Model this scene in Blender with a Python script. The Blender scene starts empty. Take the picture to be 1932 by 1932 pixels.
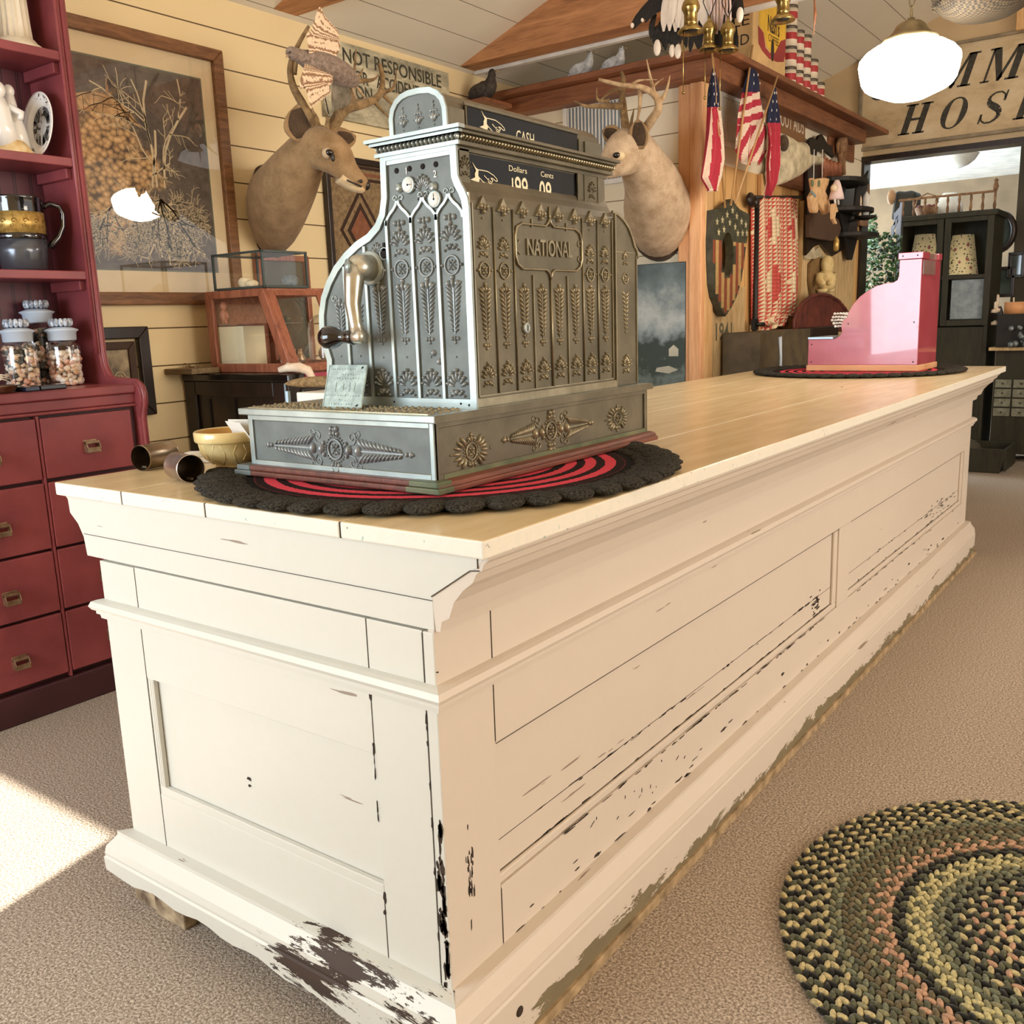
import bpy, math, random
from mathutils import Vector, Matrix
random.seed(7)
S = bpy.context.scene
COL = S.collection
PI = math.pi
def V(*a): return Vector(a)
# ---------------------------------------------------------------- camera
CAMP = V(0.8499, -0.9528, 1.1796)
FPX, YAW, PIT, ROL = 1761.01, 0.6366, -0.2008, -0.03436
CF = V(-math.sin(YAW)*math.cos(PIT), math.cos(YAW)*math.cos(PIT), math.sin(PIT))
_r = V(math.cos(YAW), math.sin(YAW), 0); _u = _r.cross(CF)
CR = math.cos(ROL)*_r + math.sin(ROL)*_u
CU = -math.sin(ROL)*_r + math.cos(ROL)*_u
cd = bpy.data.cameras.new('camera'); cam = bpy.data.objects.new('camera', cd); COL.objects.link(cam)
cd.sensor_width = 36; cd.sensor_height = 36; cd.sensor_fit = 'HORIZONTAL'; cd.lens = 36*FPX/1932
cd.clip_start = .02
cam.matrix_world = Matrix(((CR.x, CU.x, -CF.x, CAMP.x), (CR.y, CU.y, -CF.y, CAMP.y), (CR.z, CU.z, -CF.z, CAMP.z), (0, 0, 0, 1)))
S.camera = cam
def at(px, py, X=None, Y=None, Z=None):
    """point of the place seen at a photo pixel, on the plane X=, Y= or Z="""
    d = CF*FPX + CR*(px-966) + CU*(966-py)
    t = (X-CAMP.x)/d.x if X is not None else (Y-CAMP.y)/d.y if Y is not None else (Z-CAMP.z)/d.z
    return CAMP + d*t
# ---------------------------------------------------------------- world, lights, exposure
S.view_settings.view_transform = 'Standard'; S.view_settings.look = 'None'
S.view_settings.gamma = 1; S.view_settings.exposure = 0.38
try: S.view_settings.use_curve_mapping = False
except Exception: pass
W = bpy.data.worlds.new('world'); S.world = W; W.use_nodes = True
W.node_tree.nodes['Background'].inputs[0].default_value = (1.0, .955, .90, 1)
W.node_tree.nodes['Background'].inputs[1].default_value = 0.92
def light(name, kind, loc, aim, energy, color, size=None, size_y=None, angle=None, spread=None):
    d = bpy.data.lights.new(name, kind); o = bpy.data.objects.new(name, d); COL.objects.link(o)
    o.location = loc; o.rotation_euler = (Vector(aim)-Vector(loc)).to_track_quat('-Z', 'Y').to_euler()
    d.energy = energy; d.color = color
    if kind == 'AREA':
        d.size = size
        if size_y: d.shape = 'RECTANGLE'; d.size_y = size_y
        if spread: d.spread = spread
    if angle: d.angle = angle
    if kind == 'POINT' and size: d.shadow_soft_size = size
    return o
# daylight through the window in the rear wall (left of the camera)
light('window_daylight', 'AREA', (-1.55, -2.45, 1.35), (-1.15, 0.2, .75), 72, (.74, .88, 1.0), 1.7, 1.4)
# added warm fill from the open right-hand side, its source unseen
light('warm_side_fill', 'AREA', (5.6, 1.6, 2.1), (-1.0, 2.2, 1.75), 175, (1.0, .87, .72), 3.6, 2.2)
light('back_room_daylight', 'AREA', (-3.1, 8.0, 1.5), (-.8, 8.4, 2.46), 210, (.78, .92, 1.0), 1.6, 1.2)
sun = light('sun', 'SUN', (0, 0, 5), (0, 0, 0), 17.0, (1.0, .93, .82), angle=.009)
SUN_DIR = V(-.23, 1.0, -.775).normalized()          # direction the sunlight travels
sun.rotation_euler = SUN_DIR.to_track_quat('-Z', 'Y').to_euler()
# ---------------------------------------------------------------- materials
MT = {}
def srgb(h):
    h = h.lstrip('#'); c = [int(h[i:i+2], 16)/255 for i in (0, 2, 4)]
    return tuple(x/12.92 if x <= .04045 else ((x+.055)/1.055)**2.4 for x in c)+(1,)
class NG:
    def __init__(s, name):
        s.m = bpy.data.materials.new(name); s.m.use_nodes = True; s.t = s.m.node_tree
        s.p = s.t.nodes['Principled BSDF']; s.out = s.t.nodes['Material Output']
        s._c = None
    def n(s, typ, **kw):
        n = s.t.nodes.new(typ)
        for k, v in kw.items():
            if k.startswith('i_'): n.inputs[int(k[2:])].default_value = v
            else: setattr(n, k, v)
        return n
    def l(s, a, b): s.t.links.new(a, b)
    def co(s, scale=(1, 1, 1), loc=(0, 0, 0), rot=(0, 0, 0)):
        if s._c is None: s._c = s.n('ShaderNodeTexCoord')
        mp = s.n('ShaderNodeMapping'); mp.inputs['Scale'].default_value = scale; mp.inputs['Location'].default_value = loc; mp.inputs['Rotation'].default_value = rot
        s.l(s._c.outputs['Object'], mp.inputs[0]); return mp.outputs[0]
    def noise(s, vec, sc=5, det=4, rough=.55, dist=0):
        n = s.n('ShaderNodeTexNoise'); n.inputs['Scale'].default_value = sc; n.inputs['Detail'].default_value = det
        n.inputs['Roughness'].default_value = rough; n.inputs['Distortion'].default_value = dist
        s.l(vec, n.inputs['Vector']); return n.outputs['Fac']
    def vor(s, vec, sc=5, feat='F1', out='Distance', rnd=1):
        n = s.n('ShaderNodeTexVoronoi'); n.feature = feat; n.inputs['Scale'].default_value = sc; n.inputs['Randomness'].default_value = rnd
        s.l(vec, n.inputs['Vector']); return n.outputs[out]
    def ramp(s, fac, stops, interp='LINEAR'):
        r = s.n('ShaderNodeValToRGB'); r.color_ramp.interpolation = interp
        e = r.color_ramp.elements
        while len(e) < len(stops): e.new(.5)
        for x, (p, c) in zip(e, stops):
            x.position = p; x.color = c if not isinstance(c, (int, float)) else (c, c, c, 1)
        s.l(fac, r.inputs[0]); return r.outputs[0]
    def mix(s, fac, a, b, mode='MIX'):
        m = s.n('ShaderNodeMix', data_type='RGBA', blend_type=mode)
        for i, x in ((0, fac), (6, a), (7, b)):
            if hasattr(x, 'links') or hasattr(x, 'is_linked'): s.l(x, m.inputs[i])
            else: m.inputs[i].default_value = x
        return m.outputs[2]
    def math(s, op, a, b=0, c=None, clamp=False):
        m = s.n('ShaderNodeMath', operation=op); m.use_clamp = clamp
        for i, x in enumerate((a, b, c)):
            if x is None: continue
            if hasattr(x, 'is_linked'): s.l(x, m.inputs[i])
            else: m.inputs[i].default_value = x
        return m.outputs[0]
    def xyz(s, vec):
        n = s.n('ShaderNodeSeparateXYZ'); s.l(vec, n.inputs[0]); return n.outputs
    def bump(s, h, strength=.3, dist=.01):
        b = s.n('ShaderNodeBump'); b.inputs['Strength'].default_value = strength; b.inputs['Distance'].default_value = dist
        s.l(h, b.inputs['Height']); s.l(b.outputs[0], s.p.inputs['Normal'])
    def base(s, c):
        if hasattr(c, 'is_linked'): s.l(c, s.p.inputs['Base Color'])
        else: s.p.inputs['Base Color'].default_value = c
    def set(s, **k):
        for a, b in k.items():
            nm = dict(rough='Roughness', metal='Metallic', spec='Specular IOR Level', trans='Transmission Weight', ior='IOR', emc='Emission Color', ems='Emission Strength', alpha='Alpha', coat='Coat Weight', sheen='Sheen Weight')[a]
            if hasattr(b, 'is_linked'): s.l(b, s.p.inputs[nm])
            else: s.p.inputs[nm].default_value = b
def pm(name, col, rough=.5, metal=0, var=.12, sc=8, bump=0, bsc=40, stretch=(1, 1, 1), col2=None, ems=0, spec=.5, coat=0):
    """plain procedural material: two-tone noise colour + fine bump"""
    g = NG(name); c = srgb(col) if isinstance(col, str) else col
    c2 = (srgb(col2) if col2 else tuple(x*(1-var*2.2) for x in c[:3])+(1,))
    v = g.co(stretch)
    g.base(g.ramp(g.noise(v, sc, 4), [(.3, c2), (.65, c)]))
    g.set(rough=rough, metal=metal, spec=spec, coat=coat)
    if bump: g.bump(g.noise(v, bsc, 3), bump, .003)
    if ems: g.set(emc=c, ems=ems)
    MT[name] = g.m; return g.m
def wood(name, a, b, axis='x', rough=.55, sc=3, ring=1.0, knots=False, bump=.15, coat=0):
    g = NG(name); st = {'x': (.12, 1, 1), 'y': (1, .12, 1), 'z': (1, 1, .12)}[axis]
    v = g.co(st); n1 = g.noise(v, sc*6, 6, .6, 1.2); n2 = g.noise(g.co(tuple(x*1 for x in st), (3, 1, 2)), sc*30, 3, .6)
    m = g.math('ADD', g.math('MULTIPLY', n1, .7), g.math('MULTIPLY', n2, .3))
    c = g.ramp(m, [(.32, srgb(b)), (.62, srgb(a))])
    if knots:
        k = g.vor(g.co(tuple(.35 if x < 1 else .9 for x in st)), 4.2)
        c = g.mix(g.ramp(k, [(.05, 1.0), (.13, 0.0)]), c, tuple(x*.35 for x in srgb(b)[:3])+(1,))
    g.base(c); g.set(rough=rough, coat=coat); g.bump(m, bump, .003); MT[name] = g.m; return g.m
# ---------------------------------------------------------------- mesh builder
class MB:
    def __init__(s): s.v = []; s.f = []; s.m = []; s.s = []
    def add(s, vs, fs, m=0, sm=False):
        k = len(s.v); s.v += [tuple(x) for x in vs]
        for f in fs: s.f.append(tuple(i+k for i in f)); s.m.append(m); s.s.append(sm)
        return s
    def box(s, a, b, m=0, R=None, c=None):
        x0, y0, z0 = [min(p, q) for p, q in zip(a, b)]; x1, y1, z1 = [max(p, q) for p, q in zip(a, b)]
        vs = [Vector(p) for p in ((x0, y0, z0), (x1, y0, z0), (x1, y1, z0), (x0, y1, z0), (x0, y0, z1), (x1, y0, z1), (x1, y1, z1), (x0, y1, z1))]
        if R is not None:
            cc = Vector(c) if c is not None else (vs[0]+vs[6])/2
            vs = [R @ (p-cc)+cc for p in vs]
        return s.add(vs, ((0, 3, 2, 1), (4, 5, 6, 7), (0, 1, 5, 4), (1, 2, 6, 5), (2, 3, 7, 6), (3, 0, 4, 7)), m)
    def fbox(s, F, a0, a1, b0, b1, c0, c1, m=0):
        P = [F(a, b, c) for c in (c0, c1) for a, b in ((a0, b0), (a1, b0), (a1, b1), (a0, b1))]
        return s.add(P, ((0, 3, 2, 1), (4, 5, 6, 7), (0, 1, 5, 4), (1, 2, 6, 5), (2, 3, 7, 6), (3, 0, 4, 7)), m)
    def prism(s, F, pts, c0, c1, m=0, sm=False):
        n = len(pts); P = [F(a, b, c0) for a, b in pts]+[F(a, b, c1) for a, b in pts]
        area = sum(pts[i][0]*pts[(i+1) % n][1]-pts[(i+1) % n][0]*pts[i][1] for i in range(n))
        r = list(range(n)) if area*(c1-c0) > 0 else list(range(n))[::-1]
        s.add(P, [tuple(r[::-1]), tuple(i+n for i in r)], m)
        k = len(s.v)-2*n
        for j in range(n):
            a, b = r[j], r[(j+1) % n]; s.f.append((a+k, b+k, b+n+k, a+n+k)); s.m.append(m); s.s.append(sm)
        return s
    def rings(s, rings, m=0, sm=True, cap=True, close=False):
        n = len(rings[0]); vs = [p for r in rings for p in r]; fs = []
        R = len(rings)
        for i in range(R if close else R-1):
            j = (i+1) % R
            for k in range(n): fs.append((i*n+k, i*n+(k+1) % n, j*n+(k+1) % n, j*n+k))
        if cap and not close: fs += [tuple(range(n))[::-1], tuple((R-1)*n+k for k in range(n))]
        return s.add(vs, fs, m, sm)
    def tube(s, pts, rad, n=8, m=0, sm=True, cap=True, flat=1, up=None, close=False):
        pts = [Vector(p) for p in pts]; N = len(pts)
        rad = list(rad) if hasattr(rad, '__len__') else [rad]*N
        rings = []; prev = None
        for i, p in enumerate(pts):
            if close: t = pts[(i+1) % N]-pts[i-1]
            else: t = pts[min(i+1, N-1)]-pts[max(i-1, 0)]
            if t.length < 1e-9: t = V(0, 0, 1)
            t.normalize()
            if prev is None:
                q = Vector(up) if up is not None else (V(0, 0, 1) if abs(t.z) < .9 else V(1, 0, 0))
                prev = q
            b = t.cross(prev)
            if b.length < 1e-6: b = t.cross(V(.3, .5, .8))
            b.normalize(); a = b.cross(t).normalized(); prev = a
            rings.append([p+rad[i]*(math.cos(2*PI*k/n)*b+flat*math.sin(2*PI*k/n)*a) for k in range(n)])
        return s.rings(rings, m, sm, cap, close)
    def lathe(s, prof, o, ax=(0, 0, 1), n=20, m=0, sm=True, sx=1, cap=True):
        ax = Vector(ax).normalized(); q = V(1, 0, 0) if abs(ax.x) < .9 else V(0, 1, 0)
        b = ax.cross(q).normalized(); a = b.cross(ax).normalized(); o = Vector(o)
        rings = [[o+ax*h+r*(math.cos(2*PI*k/n)*a*sx+math.sin(2*PI*k/n)*b) for k in range(n)] for r, h in prof]
        return s.rings(rings, m, sm, cap)
    def ell(s, c, r, R=None, n=8, k=5, m=0, sm=True):
        c = Vector(c); r = r if hasattr(r, '__len__') else (r, r, r); vs = []; fs = []
        vs.append(V(0, 0, 1)); 
        for i in range(1, k):
            t = PI*i/k
            for j in range(n): vs.append(V(math.sin(t)*math.cos(2*PI*j/n), math.sin(t)*math.sin(2*PI*j/n), math.cos(t)))
        vs.append(V(0, 0, -1))
        for j in range(n): fs.append((0, 1+j, 1+(j+1) % n))
        for i in range(k-2):
            for j in range(n): a = 1+i*n+j; b = 1+i*n+(j+1) % n; fs.append((a, a+n, b+n, b))
        L = len(vs)-1
        for j in range(n): fs.append((L, L-n+(j+1) % n, L-n+j))
        o = []
        for p in vs:
            p = V(p.x*r[0], p.y*r[1], p.z*r[2])
            o.append(c+(R @ p if R is not None else p))
        return s.add(o, fs, m, sm)
    def fell(s, F, a, b, ra, rb, rc, ang=0, c=0, m=0, n=7):
        """flattened half dome on a frame, long axis turned by ang"""
        ca, sa = math.cos(ang), math.sin(ang); vs = []; fs = []
        for i, (rr, h) in enumerate(((1, 0), (.78, .62), (0, 1))):
            for j in range(n if rr else 1):
                x = ra*rr*math.cos(2*PI*j/n); y = rb*rr*math.sin(2*PI*j/n)
                vs.append(F(a+x*ca-y*sa, b+x*sa+y*ca, c+h*rc*1.7))
        for j in range(n):
            fs.append((j, (j+1) % n, n+(j+1) % n, n+j)); fs.append((n+j, n+(j+1) % n, 2*n))
        return s.add(vs, fs, m, True)
    def path(s, F, pts, w, h, c=0, m=0, close=False, sm=False, rnd=False):
        """ribbon of width w and height h along 2d points on a frame"""
        N = len(pts); L = []
        for i, (a, b) in enumerate(pts):
            if close: p0 = pts[i-1]; p1 = pts[(i+1) % N]
            else: p0 = pts[max(i-1, 0)]; p1 = pts[min(i+1, N-1)]
            d0 = Vector((a-p0[0], b-p0[1])); d1 = Vector((p1[0]-a, p1[1]-b))
            if d0.length < 1e-9: d0 = d1
            if d1.length < 1e-9: d1 = d0
            d0.normalize(); d1.normalize(); t = d0+d1
            if t.length < 1e-6: t = d1
            t.normalize(); k = 1/max(.45, t.dot(d1)); nx, ny = -t.y*k*w/2, t.x*k*w/2
            if rnd: L.append([F(a+nx, b+ny, c), F(a+nx*.6, b+ny*.6, c+h*.8), F(a, b, c+h), F(a-nx*.6, b-ny*.6, c+h*.8), F(a-nx, b-ny, c)][::-1])
            else: L.append([F(a+nx, b+ny, c), F(a+nx, b+ny, c+h), F(a-nx, b-ny, c+h), F(a-nx, b-ny, c)][::-1])
        return s.rings(L, m, rnd, True, close)
    def build(s, name, mats, parent=None, bevel=0, seg=2):
        me = bpy.data.meshes.new(name); me.from_pydata(s.v, [], s.f)
        mats = mats if isinstance(mats, (list, tuple)) else [mats]
        for x in mats: me.materials.append(MT[x] if isinstance(x, str) else x)
        me.polygons.foreach_set('material_index', s.m); me.polygons.foreach_set('use_smooth', s.s)
        o = bpy.data.objects.new(name, me); COL.objects.link(o)
        if parent is not None:
            root = parent
            while root.parent: root = root.parent
            me.transform((Matrix.Translation(root.location) @ root.rotation_euler.to_matrix().to_4x4()).inverted())
            o.parent = parent
        me.update()
        if bevel:
            b = o.modifiers.new('b', 'BEVEL'); b.width = bevel; b.segments = seg; b.limit_method = 'ANGLE'; b.angle_limit = .6
        return o
def fr(o, u, v):
    o = Vector(o); u = Vector(u).normalized(); v = Vector(v).normalized(); n = u.cross(v)
    return lambda a, b, c=0: o+a*u+b*v+c*n
FW = lambda X: fr((X, 0, 0), (0, 1, 0), (0, 0, 1))     # wall facing +X : a = Y, b = Z
FY = lambda Y: fr((0, Y, 0), (1, 0, 0), (0, 0, 1))     # wall facing -Y : a = X, b = Z
def pix(F, plane, pts):
    """pixels -> frame coordinates (plane = ('X',v) or ('Y',v))"""
    r = []
    for p in pts:
        q = at(p[0], p[1], **{plane[0]: plane[1]}); r.append((q.y, q.z) if plane[0] == 'X' else (q.x, q.z))
    return r
def tag(o, label=None, cat=None, group=None, kind=None):
    if label: o['label'] = label
    if cat: o['category'] = cat
    if group: o['group'] = group
    if kind: o['kind'] = kind
    return o
def thing(name, label, cat, loc, rz=0, group=None):
    o = bpy.data.objects.new(name, None); COL.objects.link(o); o.location = loc; o.rotation_euler = (0, 0, rz)
    o.empty_display_size = .1
    return tag(o, label, cat, group)
def st(name, mb, mats, label=None, bevel=0): return tag(mb.build(name, mats, None, bevel), label, None, None, 'structure')
def kids(o): return [c for c in bpy.data.objects if c.parent == o]
def dup(o, loc=None, rz=None, label=None, parent=None):
    c = o.copy(); COL.objects.link(c)
    if parent is not None: c.parent = parent
    else:
        if loc is not None: c.location = loc
        if rz is not None: c.rotation_euler = (0, 0, rz)
        if label: c['label'] = label
    for k in kids(o): dup(k, parent=c)
    return c
def text(mb, F, s, a, b, h, c=0, d=.001, m=0, w=None, shear=0, al='CENTER', bold=0, sp=1):
    """extruded lettering laid on a frame; b = baseline, h = cap height, w = total width"""
    cu = bpy.data.curves.new('t', 'FONT'); cu.body = s; cu.size = 1; cu.align_x = 'LEFT'; cu.offset = bold; cu.space_character = sp; cu.resolution_u = 3
    o = bpy.data.objects.new('t', cu); COL.objects.link(o)
    me = bpy.data.meshes.new_from_object(o.evaluated_get(bpy.context.evaluated_depsgraph_get()))
    vs = [v.co.copy() for v in me.vertices]; fs = [tuple(p.vertices) for p in me.polygons]
    bpy.data.objects.remove(o); bpy.data.curves.remove(cu)
    if not vs: return
    x0 = min(v.x for v in vs); x1 = max(v.x for v in vs); ky = h/.69; kx = (w/(x1-x0)) if w else ky
    W_ = (x1-x0)*kx; off = {'CENTER': -W_/2, 'LEFT': 0, 'RIGHT': -W_}[al]
    P = [(a+off+(v.x-x0)*kx+shear*v.y*ky, b+v.y*ky) for v in vs]
    n = len(P)
    from collections import Counter
    ed = Counter()
    for f in fs:
        for i in range(len(f)): ed[(f[i], f[(i+1) % len(f)])] += 1
    side = [e for e in ed if (e[1], e[0]) not in ed]
    mb.add([F(x, y, c) for x, y in P]+[F(x, y, c+d) for x, y in P], [tuple(i+n for i in f) for f in fs]+[(e[0], e[1], e[1]+n, e[0]+n) for e in side], m)
    bpy.data.meshes.remove(me)
# ================================================================ materials of the place
def mk_siding(name, col, pitch, dark, off=0, vert=False, ax='z', var=.04, gw=.035, noisec=None, joints=True):
    g = NG(name); o = g.xyz(g.co())
    w = o[{'x': 0, 'y': 1, 'z': 2}[ax]]
    t = g.math('FRACT', g.math('MULTIPLY', g.math('ADD', w, off), 1/pitch))
    gr = g.math('LESS_THAN', t, gw)
    n = g.noise(g.co((1, .25, 1) if ax != 'x' else (.25, 1, 1)), 3, 5)
    c = g.mix(n, srgb(col), tuple(x*(1-var*3) for x in srgb(col)[:3])+(1,))
    if noisec: c = g.mix(g.ramp(g.noise(g.co((1, 1, .1), (2, 0, 0)), 14, 4), [(.5, 0.0), (.75, 1.0)]), c, srgb(noisec))
    c = g.mix(gr, c, srgb(dark)); g.base(c); g.set(rough=.6)
    g.bump(g.math('SUBTRACT', 1, gr), .6, .006); MT[name] = g.m
mk_siding('siding_cream', '#f2dcac', .1475, '#5d4522', -.02)
mk_siding('siding_white', '#f6ead0', .1475, '#8f7c58', -.02)
mk_siding('ceiling_boards', '#f2ead9', .19, '#6d6455', 0, ax='x', gw=.018)
mk_siding('pine_boards', '#e6b878', .14, '#7a4c20', 0, ax='y', noisec='#c98f4c')
def mk_carpet():
    g = NG('carpet'); v = g.co()
    n = g.noise(v, 190, 3, .7); n2 = g.noise(v, 3.5, 4, .6); n3 = g.noise(v, 60, 3, .6)
    c = g.ramp(n, [(.36, srgb('#736659')), (.5, srgb('#b3a392')), (.64, srgb('#e9dccc'))])
    c = g.mix(g.math('MULTIPLY', n2, .3), c, srgb('#a3917e')); c = g.mix(g.math('MULTIPLY', n3, .25), c, srgb('#8c7a66'))
    g.base(c); g.set(rough=.95, spec=.1); g.bump(n, .9, .006); MT['carpet'] = g.m
mk_carpet()
def mk_paint(name, col, chip='#2e211c', chip2='#5a5038', amount=0.0, along='y', rough=.42, low=False):
    """old oil paint: fine dry cracks along the board, chips of bare wood mostly low down"""
    g = NG(name); st = {'x': (.25, 1, 1), 'y': (1, .25, 1), 'z': (1, 1, .3)}[along]
    v = g.co(st); o = g.xyz(g.co())
    big = g.noise(v, 13, 8, .74, .5); fine = g.noise(g.co(tuple(.1 if x < 1 else 1.3 for x in st), (5, 3, 1)), 38, 3, .55)
    patch = g.noise(g.co(), 1.9, 2)
    ck = g.math('MULTIPLY', g.math('GREATER_THAN', fine, .71), g.math('GREATER_THAN', patch, .47))
    tone = g.mix(g.noise(g.co(), 2.2, 3), srgb(col), tuple(x*.93 for x in srgb(col)[:3])+(1,))
    tone = g.mix(g.math('MULTIPLY', g.noise(g.co((1, 1, 1), (7, 0, 0)), 40, 4), .12), tone, srgb('#b9a88e'))
    if low:   # kick zone: much more bare wood the closer to the floor
        z = o[2]; a = o[{'x': 0, 'y': 1, 'z': 2}[along]]
        if low == 'end':
            f = g.math('MULTIPLY', g.math('ADD', a, .62), 3.4, None, True)
            band = g.math('SUBTRACT', 1, g.math('MULTIPLY', g.math('ABSOLUTE', g.math('SUBTRACT', z, g.math('ADD', .088, g.math('MULTIPLY', a, -.03)))), 7.5), None, True)
            thr = g.math('SUBTRACT', .70, g.math('MULTIPLY', g.math('MULTIPLY', f, band), .27))
        else:
            f = g.math('MULTIPLY', g.math('MAXIMUM', g.math('SUBTRACT', .09, z), 0), 4.2)
            thr = g.math('SUBTRACT', .70, f)
        chp = g.math('GREATER_THAN', big, thr)
    else:
        chp = g.math('GREATER_THAN', big, .80-amount)
    c = g.mix(g.math('MULTIPLY', ck, .75), tone, srgb('#6b5340'))
    bare = g.mix(g.noise(v, 25, 4), srgb(chip), srgb(chip2))
    c = g.mix(chp, c, bare)
    g.base(c); g.set(rough=g.math('ADD', rough, g.math('MULTIPLY', chp, .3)))
    g.bump(g.math('SUBTRACT', 1, g.math('MULTIPLY', chp, .8)), .5, .002); MT[name] = g.m
mk_paint('paint_long', '#d3c7ba', '#3a2c22', '#6a5a40', .0, 'y')
mk_paint('paint_long_low', '#d3c7ba', '#5b5240', '#8a7c5c', .0, 'y', low='long')
mk_paint('paint_end', '#d4d3ca', '#2c211d', '#54422f', .0, 'x')  # same counter paint, tinted cooler to imitate window daylight on the end
mk_paint('paint_end_low', '#d4d3ca', '#261c1a', '#4a382a', .0, 'x', low='end')
mk_paint('paint_post', '#d4d3ca', '#241c18', '#54422f', .02, 'z')
def mk_top():
    g = NG('counter_top_paint'); v = g.co((1, .12, 1)); n = g.noise(v, 30, 4); n2 = g.noise(g.co(), 2, 3)
    c = g.ramp(n, [(.35, srgb('#d3b988')), (.65, srgb('#e2ca9c'))]); c = g.mix(g.math('MULTIPLY', n2, .4), c, srgb('#e3cfb0'))
    g.base(c); g.set(rough=.27, spec=.6); g.bump(n, .12, .0015); MT['counter_top_paint'] = g.m
    g = NG('counter_edge_paint'); n = g.noise(g.co(), 60, 5, .7); k = g.noise(g.co(), 8, 3)
    c = g.ramp(n, [(.30, srgb('#8fb0aa')), (.36, srgb('#e4ded0')), (.7, srgb('#dcd8cc'))])
    c = g.mix(g.math('MULTIPLY', g.math('GREATER_THAN', n, .66), g.math('GREATER_THAN', k, .5)), c, srgb('#7a6650'))
    g.base(c); g.set(rough=.5); MT['counter_edge_paint'] = g.m
mk_top()
pm('crack', '#1b1512', .9)
wood('beam_wood', '#c98f5e', '#95603a', 'x', .6, 3, knots=True)
wood('post_wood', '#eebb8c', '#cf8f5e', 'z', .6, 3, knots=True)
wood('ledge_wood', '#9a6240', '#6b3d26', 'x', .5, 4)
wood('ledge_wood_y', '#8b5a3c', '#5a3422', 'y', .5, 4)
wood('pine_z', '#e8c08a', '#c48f55', 'z', .6, 3, knots=True)
wood('pale_plank', '#d9bd8e', '#a98858', 'z', .7, 5)
wood('oak_frame', '#8b5f38', '#583618', 'y', .5, 8); wood('oak_frame_z', '#8b5f38', '#583618', 'z', .5, 8)
wood('dark_wood', '#2e2018', '#150e0a', 'z', .35, 5); wood('cherry', '#a8664a', '#6f3a28', 'z', .4, 6)
wood('cherry_x', '#b07050', '#7a4430', 'x', .4, 6); wood('grey_plank', '#8d7654', '#5f4c32', 'x', .8, 6)
wood('dark_green_wood', '#33301f', '#1c1a12', 'z', .6, 4)
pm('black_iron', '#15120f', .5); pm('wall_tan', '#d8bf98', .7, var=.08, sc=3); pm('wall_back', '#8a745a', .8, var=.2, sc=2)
pm('dusty_white', '#f2efe8', .6)
# ================================================================ structure
WX = -2.5; PY = 3.6; CX = -1.275; GY = 6.35
m = MB(); m.box((-4, -3.2, -.05), (6.5, 10.4, 0)); st('floor', m, 'carpet')
m = MB(); m.box((WX-.1, -2.7, 0), (WX, PY+3, 3.2)); st('wall_left', m, 'siding_cream')
# rear wall behind the camera with the window the daylight and the sun come through
m = MB(); wx0, wx1, wz0, wz1 = -2.38, -.47, .80, 2.21
m.box((WX-.1, -2.7, 0), (wx0, -2.6, 3.2)); m.box((wx1, -2.7, 0), (6.2, -2.6, 4.6)); m.box((wx0, -2.7, 0), (wx1, -2.6, wz0)); m.box((wx0, -2.7, wz1), (wx1, -2.6, 3.2))
st('wall_rear', m, 'siding_cream')
m = MB()
for a in (wx0, wx1-.05): m.box((a, -2.69, wz0), (a+.05, -2.62, wz1))
for z in (wz0, wz1-.05): m.box((wx0, -2.68, z), (wx1, -2.63, z+.05))
st('window_1', m, 'dusty_white')
m = MB(); m.box((CX-3, PY, 0), (CX, PY+.08, 2.36)); st('wall_partition', m, 'siding_white')
m = MB(); m.box((CX-.08, PY+.08, 1.95), (CX, GY, 2.36), 1); m.box((CX-.08, PY+.08, 0), (CX, GY, 1.95), 0)
st('wall_side', m, ['pine_boards', 'siding_white'])
# gable wall with the wide opening to the back room
m = MB(); m.box((-4, GY, 0), (CX+.0, GY+.12, 4.6)); m.box((CX, GY, 2.245), (3.4, GY+.12, 4.6)); m.box((1.6, GY, 0), (3.4, GY+.12, 2.245))
st('wall_gable', m, 'wall_tan')
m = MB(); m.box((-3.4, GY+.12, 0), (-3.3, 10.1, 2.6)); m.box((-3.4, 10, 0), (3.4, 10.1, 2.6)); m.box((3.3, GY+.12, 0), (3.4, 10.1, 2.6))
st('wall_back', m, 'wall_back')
m = MB(); m.box((-3.4, GY+.12, 2.46), (3.4, 10.1, 2.6)); st('ceiling_back', m, 'dusty_white')
# sloping board ceiling, rising from the left wall to the ridge and down again
SL = .357; RX = 2.2
zc = lambda x: 2.505+(x-WX)*SL if x < RX else 2.505+(RX-WX)*SL-(x-RX)*SL
m = MB(); F = fr((0, -2.7, 0), (1, 0, 0), (0, 0, 1))
m.prism(F, [(WX-.1, zc(WX-.1)), (RX, zc(RX)), (RX, zc(RX)+.1), (WX-.1, zc(WX-.1)+.1)], 0, -(GY+2.72))
m.prism(F, [(RX, zc(RX)), (6.2, zc(6.2)), (6.2, zc(6.2)+.1), (RX, zc(RX)+.1)], 0, -(GY+2.72))
st('ceiling', m, 'ceiling_boards')
k = 0
for y in (1.96, 3.21):
    m = MB(); F = fr((0, y, 0), (1, 0, 0), (0, 0, 1)); zt = 2.86; zb = 2.515
    m.prism(F, [(WX, zb), (4.0, zb), (4.0, zt), (WX+(zt-2.505)/SL, zt), (WX+.005, zb+.005)], 0, -.13)
    k += 1; st('trim_%d' % k, m, 'beam_wood', None, .004)
m = MB(); m.box((WX+.02, 3.345, 2.50), (3.4, 3.375, 2.70)); st('trim_4', m, 'dusty_white')
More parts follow.
